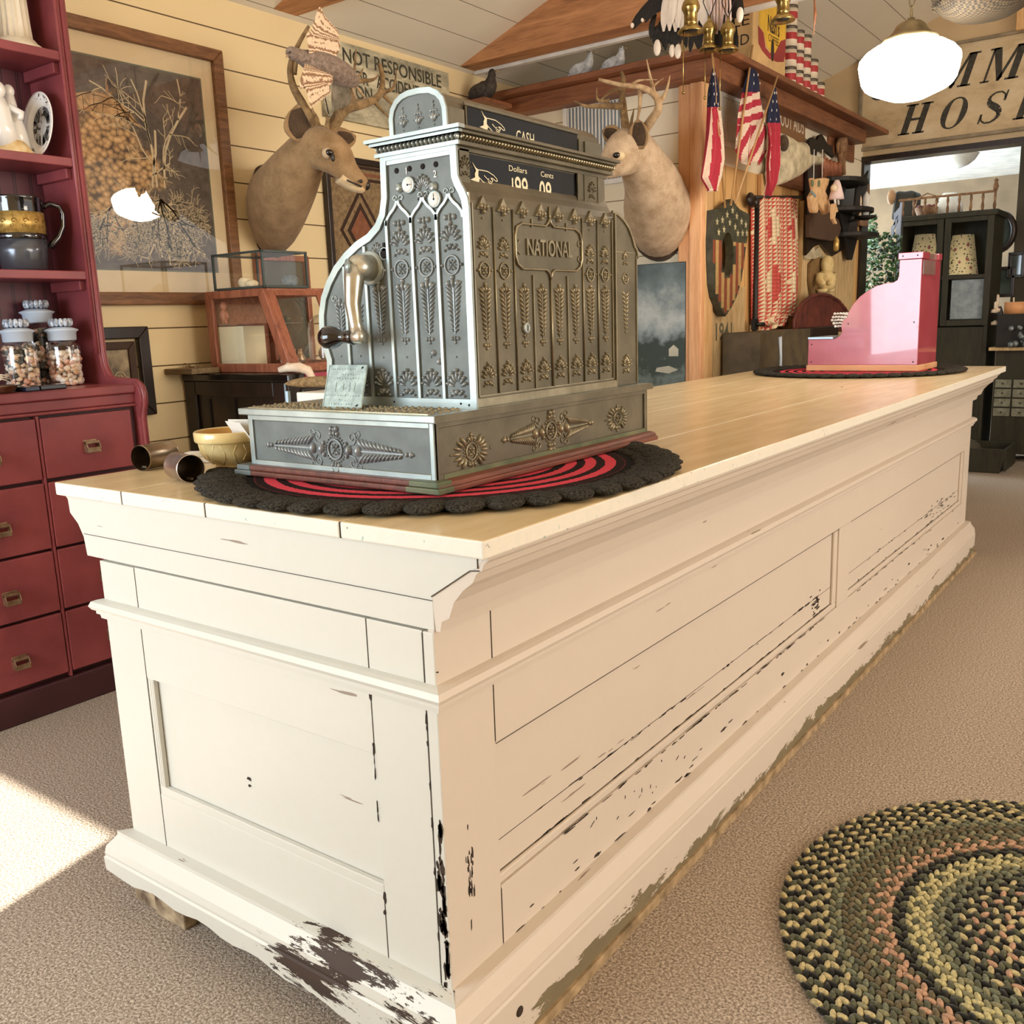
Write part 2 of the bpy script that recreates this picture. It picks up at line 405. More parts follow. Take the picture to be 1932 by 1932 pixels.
# corner posts of the partition and the ledge boards on top of it
m = MB(); m.box((CX-.10, PY-.035, 0), (CX-.035, PY-.001, 2.30)); m.box((CX-.034, PY-.045, 0), (CX+.035, PY-.001, 2.30)); st('trim_5', m, 'post_wood', None, .006)
m = MB(); m.box((CX+.001, PY, 0), (CX+.036, PY+.10, 2.30)); m.box((CX+.001, PY+.76, 0), (CX+.03, PY+.83, 1.95)); st('trim_6', m, 'pine_z', None, .006)
m = MB(); m.box((WX+.07, PY-.10, 2.30), (CX+.12, PY, 2.385)); m.box((WX+.01, PY-.17, 2.386), (CX+.19, PY+.1, 2.416)); st('trim_7', m, 'ledge_wood', None, .005)
m = MB(); m.box((CX+.001, PY+.001, 2.30), (CX+.12, GY-.35, 2.385)); m.box((CX+.001, PY+.101, 2.386), (CX+.19, GY-.05, 2.416)); st('trim_8', m, 'ledge_wood_y', None, .005)
m = MB(); m.box((WX-.9, PY+.001, 2.416), (CX-.001, GY, 2.44)); st('ceiling_store', m, 'dusty_white')
m = MB(); m.box((CX, GY-.03, 2.225), (3.0, GY+.13, 2.262)); m.box((CX-.02, GY-.02, 0), (CX+.02, GY+.14, 2.26)); st('trim_9', m, 'dark_wood')
# ================================================================ the counter
H = .90; WB = .8707; LB = 3.8524
ct = thing('store_counter', 'long cream painted shop counter with chipped weathered paint and recessed panels', 'counter', (0, 0, 0))
m = MB()      # carcass
m.box((-WB+.012, .012, .165), (-.012, LB-.012, .872)); o = m.build('carcass', ['paint_end', 'paint_long'], ct)
for p in o.data.polygons:
    if p.normal.x > .9: p.material_index = 1
m = MB()      # boards of the top run the length of the counter; dark joints between
xs = [-WB-.092, -.73, -.481, -.157, .1136]
for a, b in zip(xs[:-1], xs[1:]): m.box((a+.0012, -.021, .874), (b-.0012, LB+.115, H))
top = m.build('countertop', ['counter_top_paint', 'counter_edge_paint'], ct, .003)
for p in top.data.polygons:
    if p.normal.z < .9: p.material_index = 1
m = MB()
for x in xs[1:-1]: m.box((x-.0012, -.0195, .8745), (x+.0012, LB+.113, .8985))
m.box((-.232, 2.60, H+.0001), (-.225, 2.608, H+.0008)); m.box((-.228, 2.596, H+.0001), (-.222, 2.601, H+.0008))
m.build('board_joints', 'crack', ct)
m = MB()      # end frame (near end), stiles, rails, frieze
y0 = 0; F = FY(0.0)
def endf(F, sgn=1, low=True):
    m = MB()
    m.fbox(F, -.868, -.7505, .165, .747, -.012, .0)               # left stile
    m.fbox(F, -.136, -.0235, .165, .748, -.012, .0)
    m.fbox(F, -.7495, -.137, .526, .63, -.012, .0); m.fbox(F, -.7495, -.137, .165, .282, -.012, .0)
    m.fbox(F, -.7495, -.137, .665, .748, -.012, 0)
    return m
endf(F).build('end_frame', 'paint_end', ct, .0012)
m = MB(); m.fbox(F, -.0215, -.0012, .165, .748, -.012, .001); m.build('corner_post', 'paint_post', ct, .0015)
m = MB()      # bevels around the recessed end panel
m.prism(fr((0, .001, 0), (1, 0, 0), (0, 0, 1)), [(-.7495, .281), (-.137, .281), (-.137, .299), (-.731, .299), (-.731, .526), (-.7495, .526)], 0, -.010)
for j in (-.743, -.737): m.box((j, .0, .3), (j+.003, .006, .525))
m.build('panel_bevel', 'paint_end', ct, .003)
m = MB(); m.prism(F, [(-.91, .752), (.002, .752), (.002, .80), (.0, .803), (.085, .855), (.10, .873), (-.958, .873), (-.955, .835), (-.93, .815), (-.915, .79)], .001, -.014)
m.build('end_frieze', 'paint_end', ct, .0015)
m = MB(); m.path(F, [(-.91, .797), (.001, .797)], .0007, .0016, .001); m.path(F, [(-.0, .803), (.072, .850), (.088, .852)], .0013, .0016, .001)
m.path(F, [(.086, .855), (.086, .872)], .0012, .0014, .001)
for z0, z1, x in ((.665, .748, -.1365), (.165, .282, -.1365), (.53, .628, -.1365), (.17, .745, -.0228), (.165, .748, -.7498)): m.path(F, [(x, z0), (x, z1)], .0022 if x == -.0228 else .0008, .0008, .0)
m.build('board_joints', pm('joint_brown', '#4c4238', .9), ct)  # dark brown strips drawn along the board joints
# crown moulding along the shopper's side
crown = [(0, .80), (.004, .752), (.012, .752), (.016, .768), (.03, .775), (.034, .785), (.04, .80), (.058, .82), (.075, .833), (.082, .846), (.086, .849), (.092, .852), (.096, .862), (.104, .868), (.106, .873), (0, .873)]
Fc = fr((0, .0, 0), (1, 0, 0), (0, 0, 1))
m = MB(); m.prism(Fc, crown, .0005, -(LB+.02)); 
m.build('crown_moulding', 'paint_long', ct)
m = MB(); m.prism(fr((-WB, 0, 0), (-1, 0, 0), (0, 0, 1)), [(x*.9, z) for x, z in crown], 0.0, LB); m.build('crown_moulding', 'paint_long', ct)
# long side frame
FS = FW(0.0)
def longf(m, F):
    m.fbox(F, .0, .131, .165, .752, -.012, 0); m.fbox(F, 3.737, LB, .165, .752, -.012, 0)
    m.fbox(F, .1322, 3.7358, .526, .63, -.012, 0); m.fbox(F, .1322, 3.7358, .165, .274, -.012, 0); m.fbox(F, .1322, 3.7358, .665, .752, -.012, 0)
    m.fbox(F, 1.88, 1.995, .2745, .5255, -.012, 0)
m = MB(); longf(m, FS); m.build('side_frame', 'paint_long', ct, .0012)
m = MB()
for a, b in ((.1322, 1.88), (1.995, 3.7358)):
    for q in range(2):
        m.prism(FS, [(a, .2745), (b, .2745), (b, .292), (a, .292)] if q == 0 else [(b-.034, .292), (b, .292), (b, .525), (b-.034, .525)], -.012, -.004)
m.build('panel_bevel', 'paint_long', ct, .003)
m = MB()
for a, b, z in ((.14, 1.845, .347), (.14, 1.845, .292), (2.0, 3.70, .345), (2.0, 3.7, .293)): m.path(FS, [(a, z), (b, z)], .0016, .0006, -.0125)
for a, b, z in ((.132, 3.72, .668), (.132, 1.88, .5255), (1.995, 3.7, .5255)): m.path(FS, [(a, z), (b, z)], .0013, .0007, 0)
for z0, z1 in ((.665, .752), (.53, .628), (.17, .27)): m.path(FS, [(.1316, z0), (.1316, z1)], .0014, .0008, 0)
m.build('board_joints', 'joint_brown', ct)
# flakes: bare wood showing along the worn joints and corner (dirt-dark, real shape of their own)
m = MB(); rr = random.Random(3)
def flake(F, a, b, L, w, c=0.0005, ang=0):
    n = 9; P = []
    for i in range(n):
        t = 2*PI*i/n; r = 1+rr.uniform(-.45, .45)
        x = math.cos(t)*L*r/2; y = math.sin(t)*w*r/2; P.append((a+x*math.cos(ang)-y*math.sin(ang), b+x*math.sin(ang)+y*math.cos(ang)))
    m.prism(F, P, c-.0004, c+.0004)
for i in range(150):     # along the panel seam and bevel of the long side
    y = .25+rr.random()**1.2*1.6; z = rr.choice((.347, .292, .274))+rr.gauss(0, .0015)
    flake(FS, y, z, rr.uniform(.008, .05), rr.uniform(.001, .004), -.0117 if z > .28 else .0004)
for i in range(70):
    y = 2.1+rr.random()*1.5; z = rr.choice((.345, .293, .274))+rr.gauss(0, .003); flake(FS, y, z, rr.uniform(.01, .04), rr.uniform(.001, .004), -.0117 if z > .28 else .0004)
for i in range(60): flake(FS, .1+rr.random()*3.6, .168+rr.random()**3*.05, rr.uniform(.006, .04), rr.uniform(.0015, .007))
for i in range(13): flake(FS, .62+rr.gauss(0, .14), .23+rr.gauss(0, .018), rr.uniform(.003, .016), rr.uniform(.001, .003), .0004, rr.choice((.4, 1.4)))
for i in range(30): flake(FS, 3.3+rr.gauss(0, .15), .33+rr.gauss(0, .02), rr.uniform(.015, .05), rr.uniform(.002, .006), -.0117)
for i in range(22): flake(FS, 1.72+rr.gauss(0, .02), .33+rr.gauss(0, .015), rr.uniform(.006, .03), rr.uniform(.003, .007), -.0117)
for i in range(22): flake(FS, .055+rr.gauss(0, .004), .335+rr.gauss(0, .035), rr.uniform(.001, .004), rr.uniform(.006, .022), .0005)
for i in range(40):      # the worn near corner
    z = .17+rr.random()**1.3*.28; flake(F, -.006-rr.random()**2*.012, z, rr.uniform(.003, .011), rr.uniform(.01, .035), .0015)
for i in range(16): flake(F, rr.choice((-.137, -.023)), .25+rr.random()*.4, rr.uniform(.002, .005), rr.uniform(.006, .024), .0014)
for x, z, L, w in ((-.475, .385, .011, .006), (-.475, .372, .007, .006), (-.137, .622, .006, .02), (-.135, .28, .007, .02)): flake(F, x, z, L, w, -.0112 if x < -.4 else .0005)
m.build('paint_flakes', pm('bare_wood', '#3a2b20', .85, sc=60, col2='#15100c'), ct)
# mid moulding round the two faces
rail = [(0, .629), (.006, .629), (.007, .636), (.012, .639), (.012, .645), (.018, .648), (.022, .655), (.018, .664), (.010, .667), (0, .669)]
def mitred(prof, mat, name, kind, low=None):
    m = MB()
    if kind == 'long': R = [[V(c, -c, z) for c, z in prof], [V(c, LB+.02+c*.0, z) for c, z in prof]]
    else: R = [[V(-WB-c, -c, z) for c, z in prof], [V(c, -c, z) for c, z in prof]]
    m.rings(R, 0, False); return m.build(name, mat, ct)
mitred(rail, 'paint_long', 'mid_moulding', 'long'); mitred(rail, 'paint_end', 'mid_moulding', 'end')
# base boards
bs = [(0, .02), (.044, .02), (.045, .11), (.042, .114), (.043, .12), (.040, .135), (.028, .150), (.022, .158), (.022, .166), (0, .168)]
mitred(bs, 'paint_long_low', 'base_board', 'long')
m = MB(); m.box((.0, .0, 0), (.050, LB+.045, .0215)); m.build('floor_strip', pm('strip_wood', '#b79c78', .8, col2='#6b5a3e', sc=20), ct)
m = MB(); Fe = fr((0, 0, 0), (0, -1, 0), (0, 0, 1))
# near end board: bottom edge cut to a hollow curve
N = 26; R = []
low = lambda x: .035+(.045*math.sin(min(1, max(0, (-x)/(.9)))*PI*.62)+ .005*math.sin(x*40) if x > -.9 else .08)
for i in range(N+1):
    x = -WB-.018+(WB+.018+.0395)*i/N; zl = low(x)
    R.append([V(c if i == N else (-WB-c if i == 0 else x), -c, max(z, zl)) for c, z in bs])
m.rings(R, 0, False); m.build('base_board', 'paint_end_low', ct)
m = MB(); m.box((-.884, -.005, 0.0), (-.745, .10, .165)); m.box((-.80, -.012, 0), (-.70, .02, .06)); m.build('foot_block', pm('old_pine', '#b5a182', .85, col2='#4b3526', sc=25), ct, .004)
m = MB(); m.box((-WB+.02, LB-.1, 0), (-.02, LB-.02, .17)); m.box((-WB+.02, .3, 0), (-WB+.06, LB-.02, .17)); m.build('foot_block', 'old_pine', ct)
m = MB(); m.box((.0425, -.0462, .02), (.0462, -.0425, .112)); m.box((.0195, -.0225, .70), (.0225, -.0195, .701)); m.build('corner_gap', 'crack', ct)
for (y, z) in ((.11, .075), (.03, .035)):
    m = MB(); m.lathe([(.009, 0), (.009, .001), (.006, .0022), (.0, .0022)], V(.045, y, z), (1, 0, 0), 12, 0, True, 1); m.build('screw_plug', 'bare_wood', ct)
# ================================================================ round mats on the counter
def mk_mat(name, cx, cy, rx, ry, z, label, seed, rz=0, lobes=44):
    t = thing(name, label, 'mat', (cx, cy, z)); rr = random.Random(seed)
    m = MB(); n = 120
    rg = [[V(cx+rx*.93*s*math.cos(2*PI*i/n), cy+ry*.93*s*math.sin(2*PI*i/n), z+h) for i in range(n)] for s, h in ((1.0, 0), (1.0, .006), (.9, .008), (.02, .008))]
    m.rings(rg, 0, True); m.build('centre', 'mat_rings_'+name, t)
    m = MB()
    for i in range(lobes):
        a = 2*PI*(i+.5)/lobes; w = 2*PI/lobes
        for j, (rad, hh, s, rw, rz_) in enumerate(((.87, .0075, 1.1, .05, .0058), (.925, .0095, 1.1, .06, .0088), (.958, .0105, 1.02, .068, .0098))):
            c = V(cx+rx*rad*math.cos(a), cy+ry*rad*math.sin(a), z+hh)
            tang = math.atan2(ry*math.cos(a), -rx*math.sin(a)); L = w*.62*math.hypot(rx*math.sin(a), ry*math.cos(a))
            m.ell(c, (L*s*.92, (rx+ry)/2*rw, rz_), Matrix.Rotation(tang+.18+.3*j, 3, 'Z'), 10, 7)
    b = m.build('border', 'black_yarn', t)
    return t
g = NG('black_yarn'); n = g.noise(g.co((1, 1, 1)), 260, 3, .7); g.base(g.ramp(n, [(.35, srgb('#1a1815')), (.65, srgb('#56524a'))])); g.set(rough=.95, spec=.1)
g.bump(n, 1.0, .006); MT['black_yarn'] = g.m
def mk_ringmat(name, rx, ry):
    g = NG('mat_rings_'+name); o = g.co((1/rx, 1/ry, 0)); 
    L = g.n('ShaderNodeVectorMath', operation='LENGTH'); g.l(o, L.inputs[0]); r = g.math('ADD', L.outputs['Value'], g.math('MULTIPLY', g.noise(g.co(), 120, 2), .018))
    t = g.math('FRACT', g.math('MULTIPLY', r, 11.0)); k = g.math('GREATER_THAN', t, .45)
    c = g.mix(k, srgb('#2a1d1c'), srgb('#d94a5a')); g.base(g.mix(g.math('GREATER_THAN', r, .86), c, srgb('#1c1a17'))); g.set(rough=.95, spec=.1)
    g.bump(g.noise(g.co(), 300, 3), .8, .003); MT['mat_rings_'+name] = g.m
mk_ringmat('crocheted_mat', .45*.93, .45*.93)
mk_mat('crocheted_mat', -.334, .424, .45, .45, .9001, 'round black scalloped mat with red rings under the brass cash register', 1)
# ================================================================ the brass cash register
def mk_brass():
    g = NG('antique_brass'); v = g.co(); n = g.noise(v, 9, 5, .6); n2 = g.noise(v, 70, 3)
    c = g.ramp(n, [(.3, srgb('#625e50')), (.55, srgb('#787262')), (.8, srgb('#8f8872'))])
    c = g.mix(g.math('MULTIPLY', n2, .3), c, srgb('#55503c')); g.base(c); g.set(metal=.6, rough=.45)
    g.bump(n2, .15, .001); MT['antique_brass'] = g.m
    g = NG('worn_brass_edge'); n = g.noise(g.co(), 20, 4); g.base(g.ramp(n, [(.3, srgb('#918a74')), (.7, srgb('#b3ab93'))])); g.set(metal=.85, rough=.3); MT['worn_brass_edge'] = g.m
    g = NG('daylit_brass_panel'); n = g.noise(g.co(), 14, 4); g.base(g.ramp(n, [(.3, srgb('#5f6360')), (.7, srgb('#787d79'))])); g.set(metal=.35, rough=.55); g.bump(g.noise(g.co(), 160, 2), .15, .001); MT['daylit_brass_panel'] = g.m  # paler, cooler copy of the brass, imitating daylight on the window side
    g = NG('nickel_and_daylit_brass'); n = g.noise(g.co(), 12, 4); g.base(g.ramp(n, [(.3, srgb('#949d9a')), (.7, srgb('#b6c0bd'))])); g.set(metal=.55, rough=.36); MT['nickel_and_daylit_brass'] = g.m  # daylight tint for window-side brass edges; also the nickel dials, knobs and lock
mk_brass()
pm('daylit_brass_relief', '#a3a8a8', .38, .35, sc=30, col2='#7f8587'); pm('brass_relief_lit', '#a0977f', .38, .55, sc=30, col2='#7a735f')  # relief colours lightened for wear and to imitate highlights
pm('verdigris', '#7d7f60', .55, .5, sc=18, col2='#55614a')
pm('tablet_black', '#121315', .22, spec=.25); pm('ivory_ink', '#efe6c6', .5, var=.03)
pm('dial_white', '#f4f4ee', .3, var=.02); wood('mahogany', '#7a4636', '#4a2820', 'y', .45, 6); wood('mahogany_x', '#94685a', '#6b453a', 'x', .5, 6)
wood('black_walnut', '#1c1310', '#0b0706', 'x', .12, 6, coat=.5)
rg = thing('cash_register', 'large embossed antique brass cash register marked NATIONAL, with side crank, on the round mat', 'cash register', (-.37, .54, .918))
Z0 = .911
m = MB(); m.box((-.632, .162, Z0-.001), (-.118, .918, Z0+.009)); m.prism(fr((0, .164, 0), (1, 0, 0), (0, 0, 1)), [(-.628, Z0+.009), (-.120, Z0+.009), (-.124, Z0+.016), (-.136, Z0+.019), (-.612, Z0+.019), (-.624, Z0+.016)], 0, -.752)
m.build('wooden_plinth', 'mahogany', rg, .003)
for x0, x1 in ((-.6335, -.585), (-.19, -.1165)):
    m = MB(); m.box((x0, .1605, Z0-.0005), (x1, .20, Z0+.0095)); m.box((x0+.006, .1625, Z0+.0095), (x1-.005, .2, Z0+.0195)); m.build('plinth_bracket', 'daylit_brass_panel' if x0 < -.4 else 'verdigris', rg, .002)
zb0, zb1 = Z0+.0155, 1.024
m = MB(); m.box((-.602, .187, zb0), (-.143, .900, zb1)); m.build('drawer_case', 'antique_brass', rg)
def panel_frame(m, F, a0, a1, b0, b1, w, h, wb=None):
    wb = wb or w
    m.fbox(F, a0, a0+w, b0, b1, 0, h); m.fbox(F, a1-w, a1, b0, b1, 0, h); m.fbox(F, a0+w, a1-w, b1-w*.8, b1, 0, h); m.fbox(F, a0+w, a1-w, b0, b0+wb, 0, h)
F1 = FY(.187); F2 = FW(-.143)
m = MB(); panel_frame(m, F1, -.606, -.1385, zb0, zb1, .012, .005); m.build('drawer_front_frame', 'nickel_and_daylit_brass', rg, .001)
m = MB(); m.fbox(F1, -.5945, -.1505, zb0+.013, zb1-.011, 0.0002, .001); m.build('drawer_front_panel', 'daylit_brass_panel', rg)
m = MB(); panel_frame(m, F2, .182, .904, zb0, zb1, .012, .0045); m.build('drawer_side_frame', 'antique_brass', rg, .001)
m = MB(); m.fbox(F2, .20, .90, zb0, zb0+.011, .0046, .0052); m.build('tarnish_strip', 'verdigris', rg)
# lid
m = MB(); m.box((-.621, .1725, 1.0245), (-.1295, .912, 1.0365)); m.build('drawer_lid', 'nickel_and_daylit_brass', rg, .0015)
lid = rg.children[-1] if rg.children else None
m = MB(); m.box((-.1294, .1722, 1.0243), (-.1282, .9123, 1.0367)); m.build('lid_edge', 'antique_brass', rg)
m = MB(); FL = fr((0, 0, 1.0366), (1, 0, 0), (0, 1, 0)); rr = random.Random(9)
for i in range(60):
    a = -.60+.44*(i % 30)/29; b = .195+.05*(i//30)+rr.uniform(-.004, .004)
    m.fell(FL, a, b, .008, .004, .0025, rr.uniform(-1, 1)); m.fell(FL, a+.006, b+.02, .005, .005, .003)
m.path(FL, [(-.60, .183), (-.15, .183)], .004, .002); m.path(FL, [(-.60, .272), (-.16, .272)], .004, .002)
m.build('lid_scrollwork', 'worn_brass_edge', rg)
# ---- ornament vocabulary
def palmette(m, F, a, b, s, flip=1, n=7):
    for i in range(n):
        t = (i-(n-1)/2)/((n-1)/2); an = t*1.15; L = s*(.40-.13*abs(t)); d = L*.62+s*.10
        m.fell(F, a+math.sin(an)*d, b+flip*(math.cos(an)*d*1.25+.08*s), s*.052, L*.5, s*.07, -an*flip)
        m.fell(F, a+math.sin(an)*(d+L*.42), b+flip*(math.cos(an)*(d*1.25+L*.42)+.08*s), s*.06, s*.06, s*.1)
    for q in (-1, 1): m.fell(F, a+q*.13*s, b-flip*.05*s, .10*s, .06*s, .08*s, q*.7*flip); m.fell(F, a+q*.27*s, b-flip*.13*s, .05*s, .05*s, .07*s); m.fell(F, a+q*.20*s, b+flip*.02*s, .04*s, .07*s, .06*s, q)
    m.fell(F, a, b, .07*s, .09*s, .1*s)
def rosette(m, F, a, b, r, beads=0):
    P = [(a+r*math.cos(2*PI*i/20), b+r*math.sin(2*PI*i/20)) for i in range(20)]
    m.path(F, P, r*.26, r*.22, 0, 0, True, True, True)
    for i in range(4): t = PI/4+PI/2*i; m.fell(F, a+r*.45*math.cos(t), b+r*.45*math.sin(t), r*.26, r*.15, r*.2, t)
    for i in range(4): t = PI/2*i; m.fell(F, a+r*.42*math.cos(t), b+r*.42*math.sin(t), r*.2, r*.09, r*.15, t)
    m.fell(F, a, b, r*.15, r*.15, r*.25)
    for i in range(beads): t = 2*PI*i/beads; m.fell(F, a+r*1.35*math.cos(t), b+r*1.35*math.sin(t), r*.12, r*.12, r*.14, 0, 0, 0, 5)
    if not beads:
        for q in (-1, 1): m.fell(F, a+q*r*1.35, b, r*.16, r*.2, r*.25)
def wheat(m, F, a, bt, bb, w, n=9, vert=True):
    """paired leaves on a stem from bt (wide) to bb (point)"""
    G = F if vert else (lambda x, y, c=0: F(y, -x, c)); a = a if vert else -a
    for i in range(n):
        t = i/(n-1); y = bt+(bb-bt)*t*.93; ww = w*(1-.62*t)
        for q in (-1, 1): m.fell(G, a+q*ww*.58, y, ww*.60, min(ww*.26, abs(bb-bt)/n*.29), w*.17, q*(.75 if bt > bb else -.75), 0, 0, 7)
    m.path(G, [(a, bt), (a, bb)], w*.1, w*.08)
def trefoil(m, F, a, b, s, flip=1):
    for x, y, r in ((-.5, .15, .24), (.5, .15, .24), (0, -.35, .2)): m.fell(F, a+x*s, b+y*s*flip, r*s, r*s*1.25, r*s)
    m.fell(F, a, b+.1*s*flip, .12*s, .45*s, .2*s)
def scroll(m, F, a, b, r, turn=1, start=0, w=.3, n=14):
    P = []
    for i in range(n+1):
        t = i/n; rr_ = r*(1-.78*t); an = start+turn*t*2.4*PI*.8; P.append((a+rr_*math.cos(an), b+rr_*math.sin(an)))
    m.path(F, P, r*w, r*w*.7, 0, 0, False, True, True)
# ---- drawer ornament
def drawer_orn(m, F, a, b, s, wing):
    rosette(m, F, a, b, .019*s, 24)
    for f in (1, -1):
        trefoil(m, F, a, b+f*.033*s, .017*s, -f); m.fell(F, a+.007*s, b+f*.04*s, .004*s, .006*s, .004); m.fell(F, a-.007*s, b+f*.04*s, .004*s, .006*s, .004)
    for q in (-1, 1):
        for f in (1, -1):
            scroll(m, F, a+q*.047*s, b+f*.024*s, .011*s, q*f, PI/2*(1-q), .26); scroll(m, F, a+q*.063*s, b+f*.03*s, .009*s, -q*f, PI/2*(1+q), .26)
            m.path(F, [(a+q*.024*s, b+f*.002*s), (a+q*.034*s, b+f*.008*s), (a+q*.052*s, b+f*.012*s), (a+q*.058*s, b+f*.022*s)], .0026*s, .0022*s, 0, 0, False, True, True)
            m.fell(F, a+q*.031*s, b+f*.011*s, .003*s, .006*s, .004*s)
        m.fell(F, a+q*.037*s, b, .007*s, .011*s, .006*s); m.fell(F, a+q*.062*s, b, .007*s, .012*s, .006*s)
        if wing:
            wheat(m, F, b, a+q*.070*s, a+q*(.070*s+wing), .026*s, 11, False)
            for d, r in ((.008, .003), (.017, .004), (.022, .002)): m.fell(F, a+q*(.070*s+wing+d), b, r, r*1.6, .003)
def shell_orn(m, F, a, b, s):
    rosette(m, F, a, b, .018*s, 22)
    for q in (-1, 1):
        for i in range(7):
            t = (i-3)/3; an = t*1.1; d = .036*s*(1-.12*abs(t)); m.fell(F, a+q*(.012*s+d*math.cos(an)), b+d*.8*math.sin(an), .014*s, .0042*s, .005*s, q*an*.9)
        m.fell(F, a+q*.067*s, b, .0022, .0022, .002)
    for f in (1, -1): trefoil(m, F, a, b+f*.03*s, .018*s, -f)
m = MB(); drawer_orn(m, FY(.1858), -.375, .969, .92, .098); m.build('drawer_ornament', 'daylit_brass_relief', rg)
m = MB(); F = FW(-.1425); shell_orn(m, F, .278, .966, .80); drawer_orn(m, F, .522, .974, .88, .070); shell_orn(m, F, .775, .972, .72); m.build('drawer_ornament', 'brass_relief_lit', rg)
# ---- upper body
OUT = [(-.506, 1.037), (-.498, 1.12), (-.507, 1.145), (-.513, 1.175), (-.511, 1.205), (-.502, 1.235), (-.485, 1.262), (-.463, 1.287), (-.435, 1.308), (-.405, 1.325), (-.375, 1.336), (-.352, 1.352), (-.338, 1.372), (-.331, 1.40), (-.329, 1.466),
       (-.172, 1.466), (-.171, 1.418), (-.165, 1.404), (-.158, 1.393), (-.152, 1.380), (-.150, 1.365), (-.150, 1.037)]
m = MB(); m.prism(fr((0, .306, 0), (1, 0, 0), (0, 0, 1)), OUT, 0, -.48, 0); m.build('body', 'antique_brass', rg)
IN = [(x*.0+x, z) for x, z in OUT]
m = MB(); m.prism(FY(.306), OUT, 0, .001); m.build('side_panel', 'daylit_brass_panel', rg)
FSd = FY(.305)
def arc(x0, z0, x1, z1, k, n=6): 
    r = []
    for i in range(n+1):
        t = i/n; r.append((x0+(x1-x0)*t, z0+(z1-z0)*(t**k if k > 0 else 1-(1-t)**-k)))
    return r
m = MB(); ins = lambda P, d: P
m.path(FSd, OUT, .014, .005, 0, 0, True)
inner = lambda x, z: (x, z)
m.fbox(FSd, -.325, -.176, 1.462, 1.470, 0, .0045); m.fbox(FSd, -.322, -.176, 1.452, 1.463, 0, .0042)
m.fbox(FSd, -.505, -.152, 1.037, 1.052, 0, .0048)
cols = [-.389, -.331, -.273, -.2155]
for x, zt in zip(cols, (1.322, 1.362, 1.362, 1.362)): m.fbox(FSd, x-.0032, x+.0032, 1.05, zt, 0, .0045)
m.fbox(FSd, -.447, -.4408, 1.05, 1.29, 0, .0045)
# ogee arches with curled tips
for x0, x1 in zip(cols[1:], [-.273, -.2155, -.158]):
    xm = (x0+x1)/2; h = 1.388
    for q, xe in ((-1, x0), (1, x1)):
        P = [(xe, 1.352), (xe-q*.002, 1.362), (xm+q*.019, 1.371), (xm+q*.010, 1.378), (xm+q*.003, h-.002), (xm+q*.002, h+.004)]
        m.path(FSd, P, .0052, .0045)
        scroll(m, FSd, xm+q*.0075, h+.008, .006, -q, PI/2*(1+q), .55)
m.path(FSd, [(-.331, 1.318), (-.345, 1.30), (-.36, 1.297), (-.389, 1.297)], .001, .001)
# small quarter panels at the keyboard curve
scroll(m, FSd, -.478, 1.232, .008, 1, 0, .4); 
m.build('side_tracery', 'nickel_and_daylit_brass', rg, .0006, 1)
m = MB()
for x in (-.360, -.302, -.2445, -.187):
    if x > -.35: palmette(m, FSd, x, 1.308, .052, 1); trefoil(m, FSd, x, 1.352, .018, 1); m.fell(FSd, x, 1.338, .0022, .007, .003)
    else: palmette(m, FSd, x, 1.302, .034, 1)
    rosette(m, FSd, x, 1.277, .0155)
    trefoil(m, FSd, x, 1.250, .020, -1); wheat(m, FSd, x, 1.243, 1.163, .019, 11); trefoil(m, FSd, x, 1.153, .013, 1)
    m.fell(FSd, x, 1.124, .002, .002, .002); palmette(m, FSd, x, 1.064, .055, 1)
trefoil(m, FSd, -.462, 1.224, .017, -1); wheat(m, FSd, -.462, 1.218, 1.150, .015, 9)
wheat(m, FSd, -.416, 1.215, 1.150, .015, 8); m.fell(FSd, -.470, 1.127, .0022, .0022, .002); m.fell(FSd, -.418, 1.127, .0022, .0022, .002)
palmette(m, FSd, -.243, 1.396, .046, 1, 9); palmette(m, FSd, -.418, 1.062, .04)
for a, b in ((-.238, 1.131), (-.226, 1.116)): m.fell(FSd, a, b, .006, .006, .004, 0, 0, 0, 12)
m.build('side_ornament', 'daylit_brass_relief', rg)
m = MB()
for a in (-.302, -.272, -.242, -.213): m.lathe([(.0048, 0), (.0048, .0012), (.0, .0012)], FSd(a, 1.4535-.012, 0), (0, -1, 0), 12)
for a, b in ((-.321, 1.4685), (-.335, 1.044), (-.178, 1.044), (-.160, 1.042)): m.lathe([(.0022, .0045), (.0022, .0052), (0, .0052)], FSd(a, b, 0), (0, -1, 0), 8)
m.build('screw_hole', 'crack', rg)
for x, z, kx, kz, an in ((-.274, 1.415, -.296, 1.413, 0), (-.217, 1.386, -.219, 1.406, PI/2)):
    m = MB(); m.lathe([(.0145, 0), (.0145, .004), (.012, .006), (.0115, .005), (0, .005)], FSd(x, z, 0), (0, -1, 0), 24); c = m.build('counter_dial', 'nickel_and_daylit_brass', rg)
    m = MB(); m.lathe([(.0115, .0052), (.0115, .0056), (0, .0056)], FSd(x, z, 0), (0, -1, 0), 24); m.build('dial_face', 'dial_white', c)
    m = MB(); m.path(FSd, [(x, z), (x+.009*math.cos(an), z+.009*math.sin(an))], .001, .0004, .0058); m.fell(FSd, x, z, .002, .002, .0006, 0, .0058); m.build('dial_hand', 'tablet_black', c)
    m = MB(); m.lathe([(.009, 0), (.008, .003), (.0068, .0036), (.0068, .007), (.005, .0085), (0, .009)], FSd(kx, kz, 0), (0, -1, 0), 18); m.build('reset_knob', 'nickel_and_daylit_brass', rg)
m = MB(); text(m, FSd, '1', -.2785, 1.433, .011, .0012, .0006); text(m, FSd, '2', -.2150, 1.421, .011, .0012, .0006); m.build('dial_number', 'dial_white', rg)
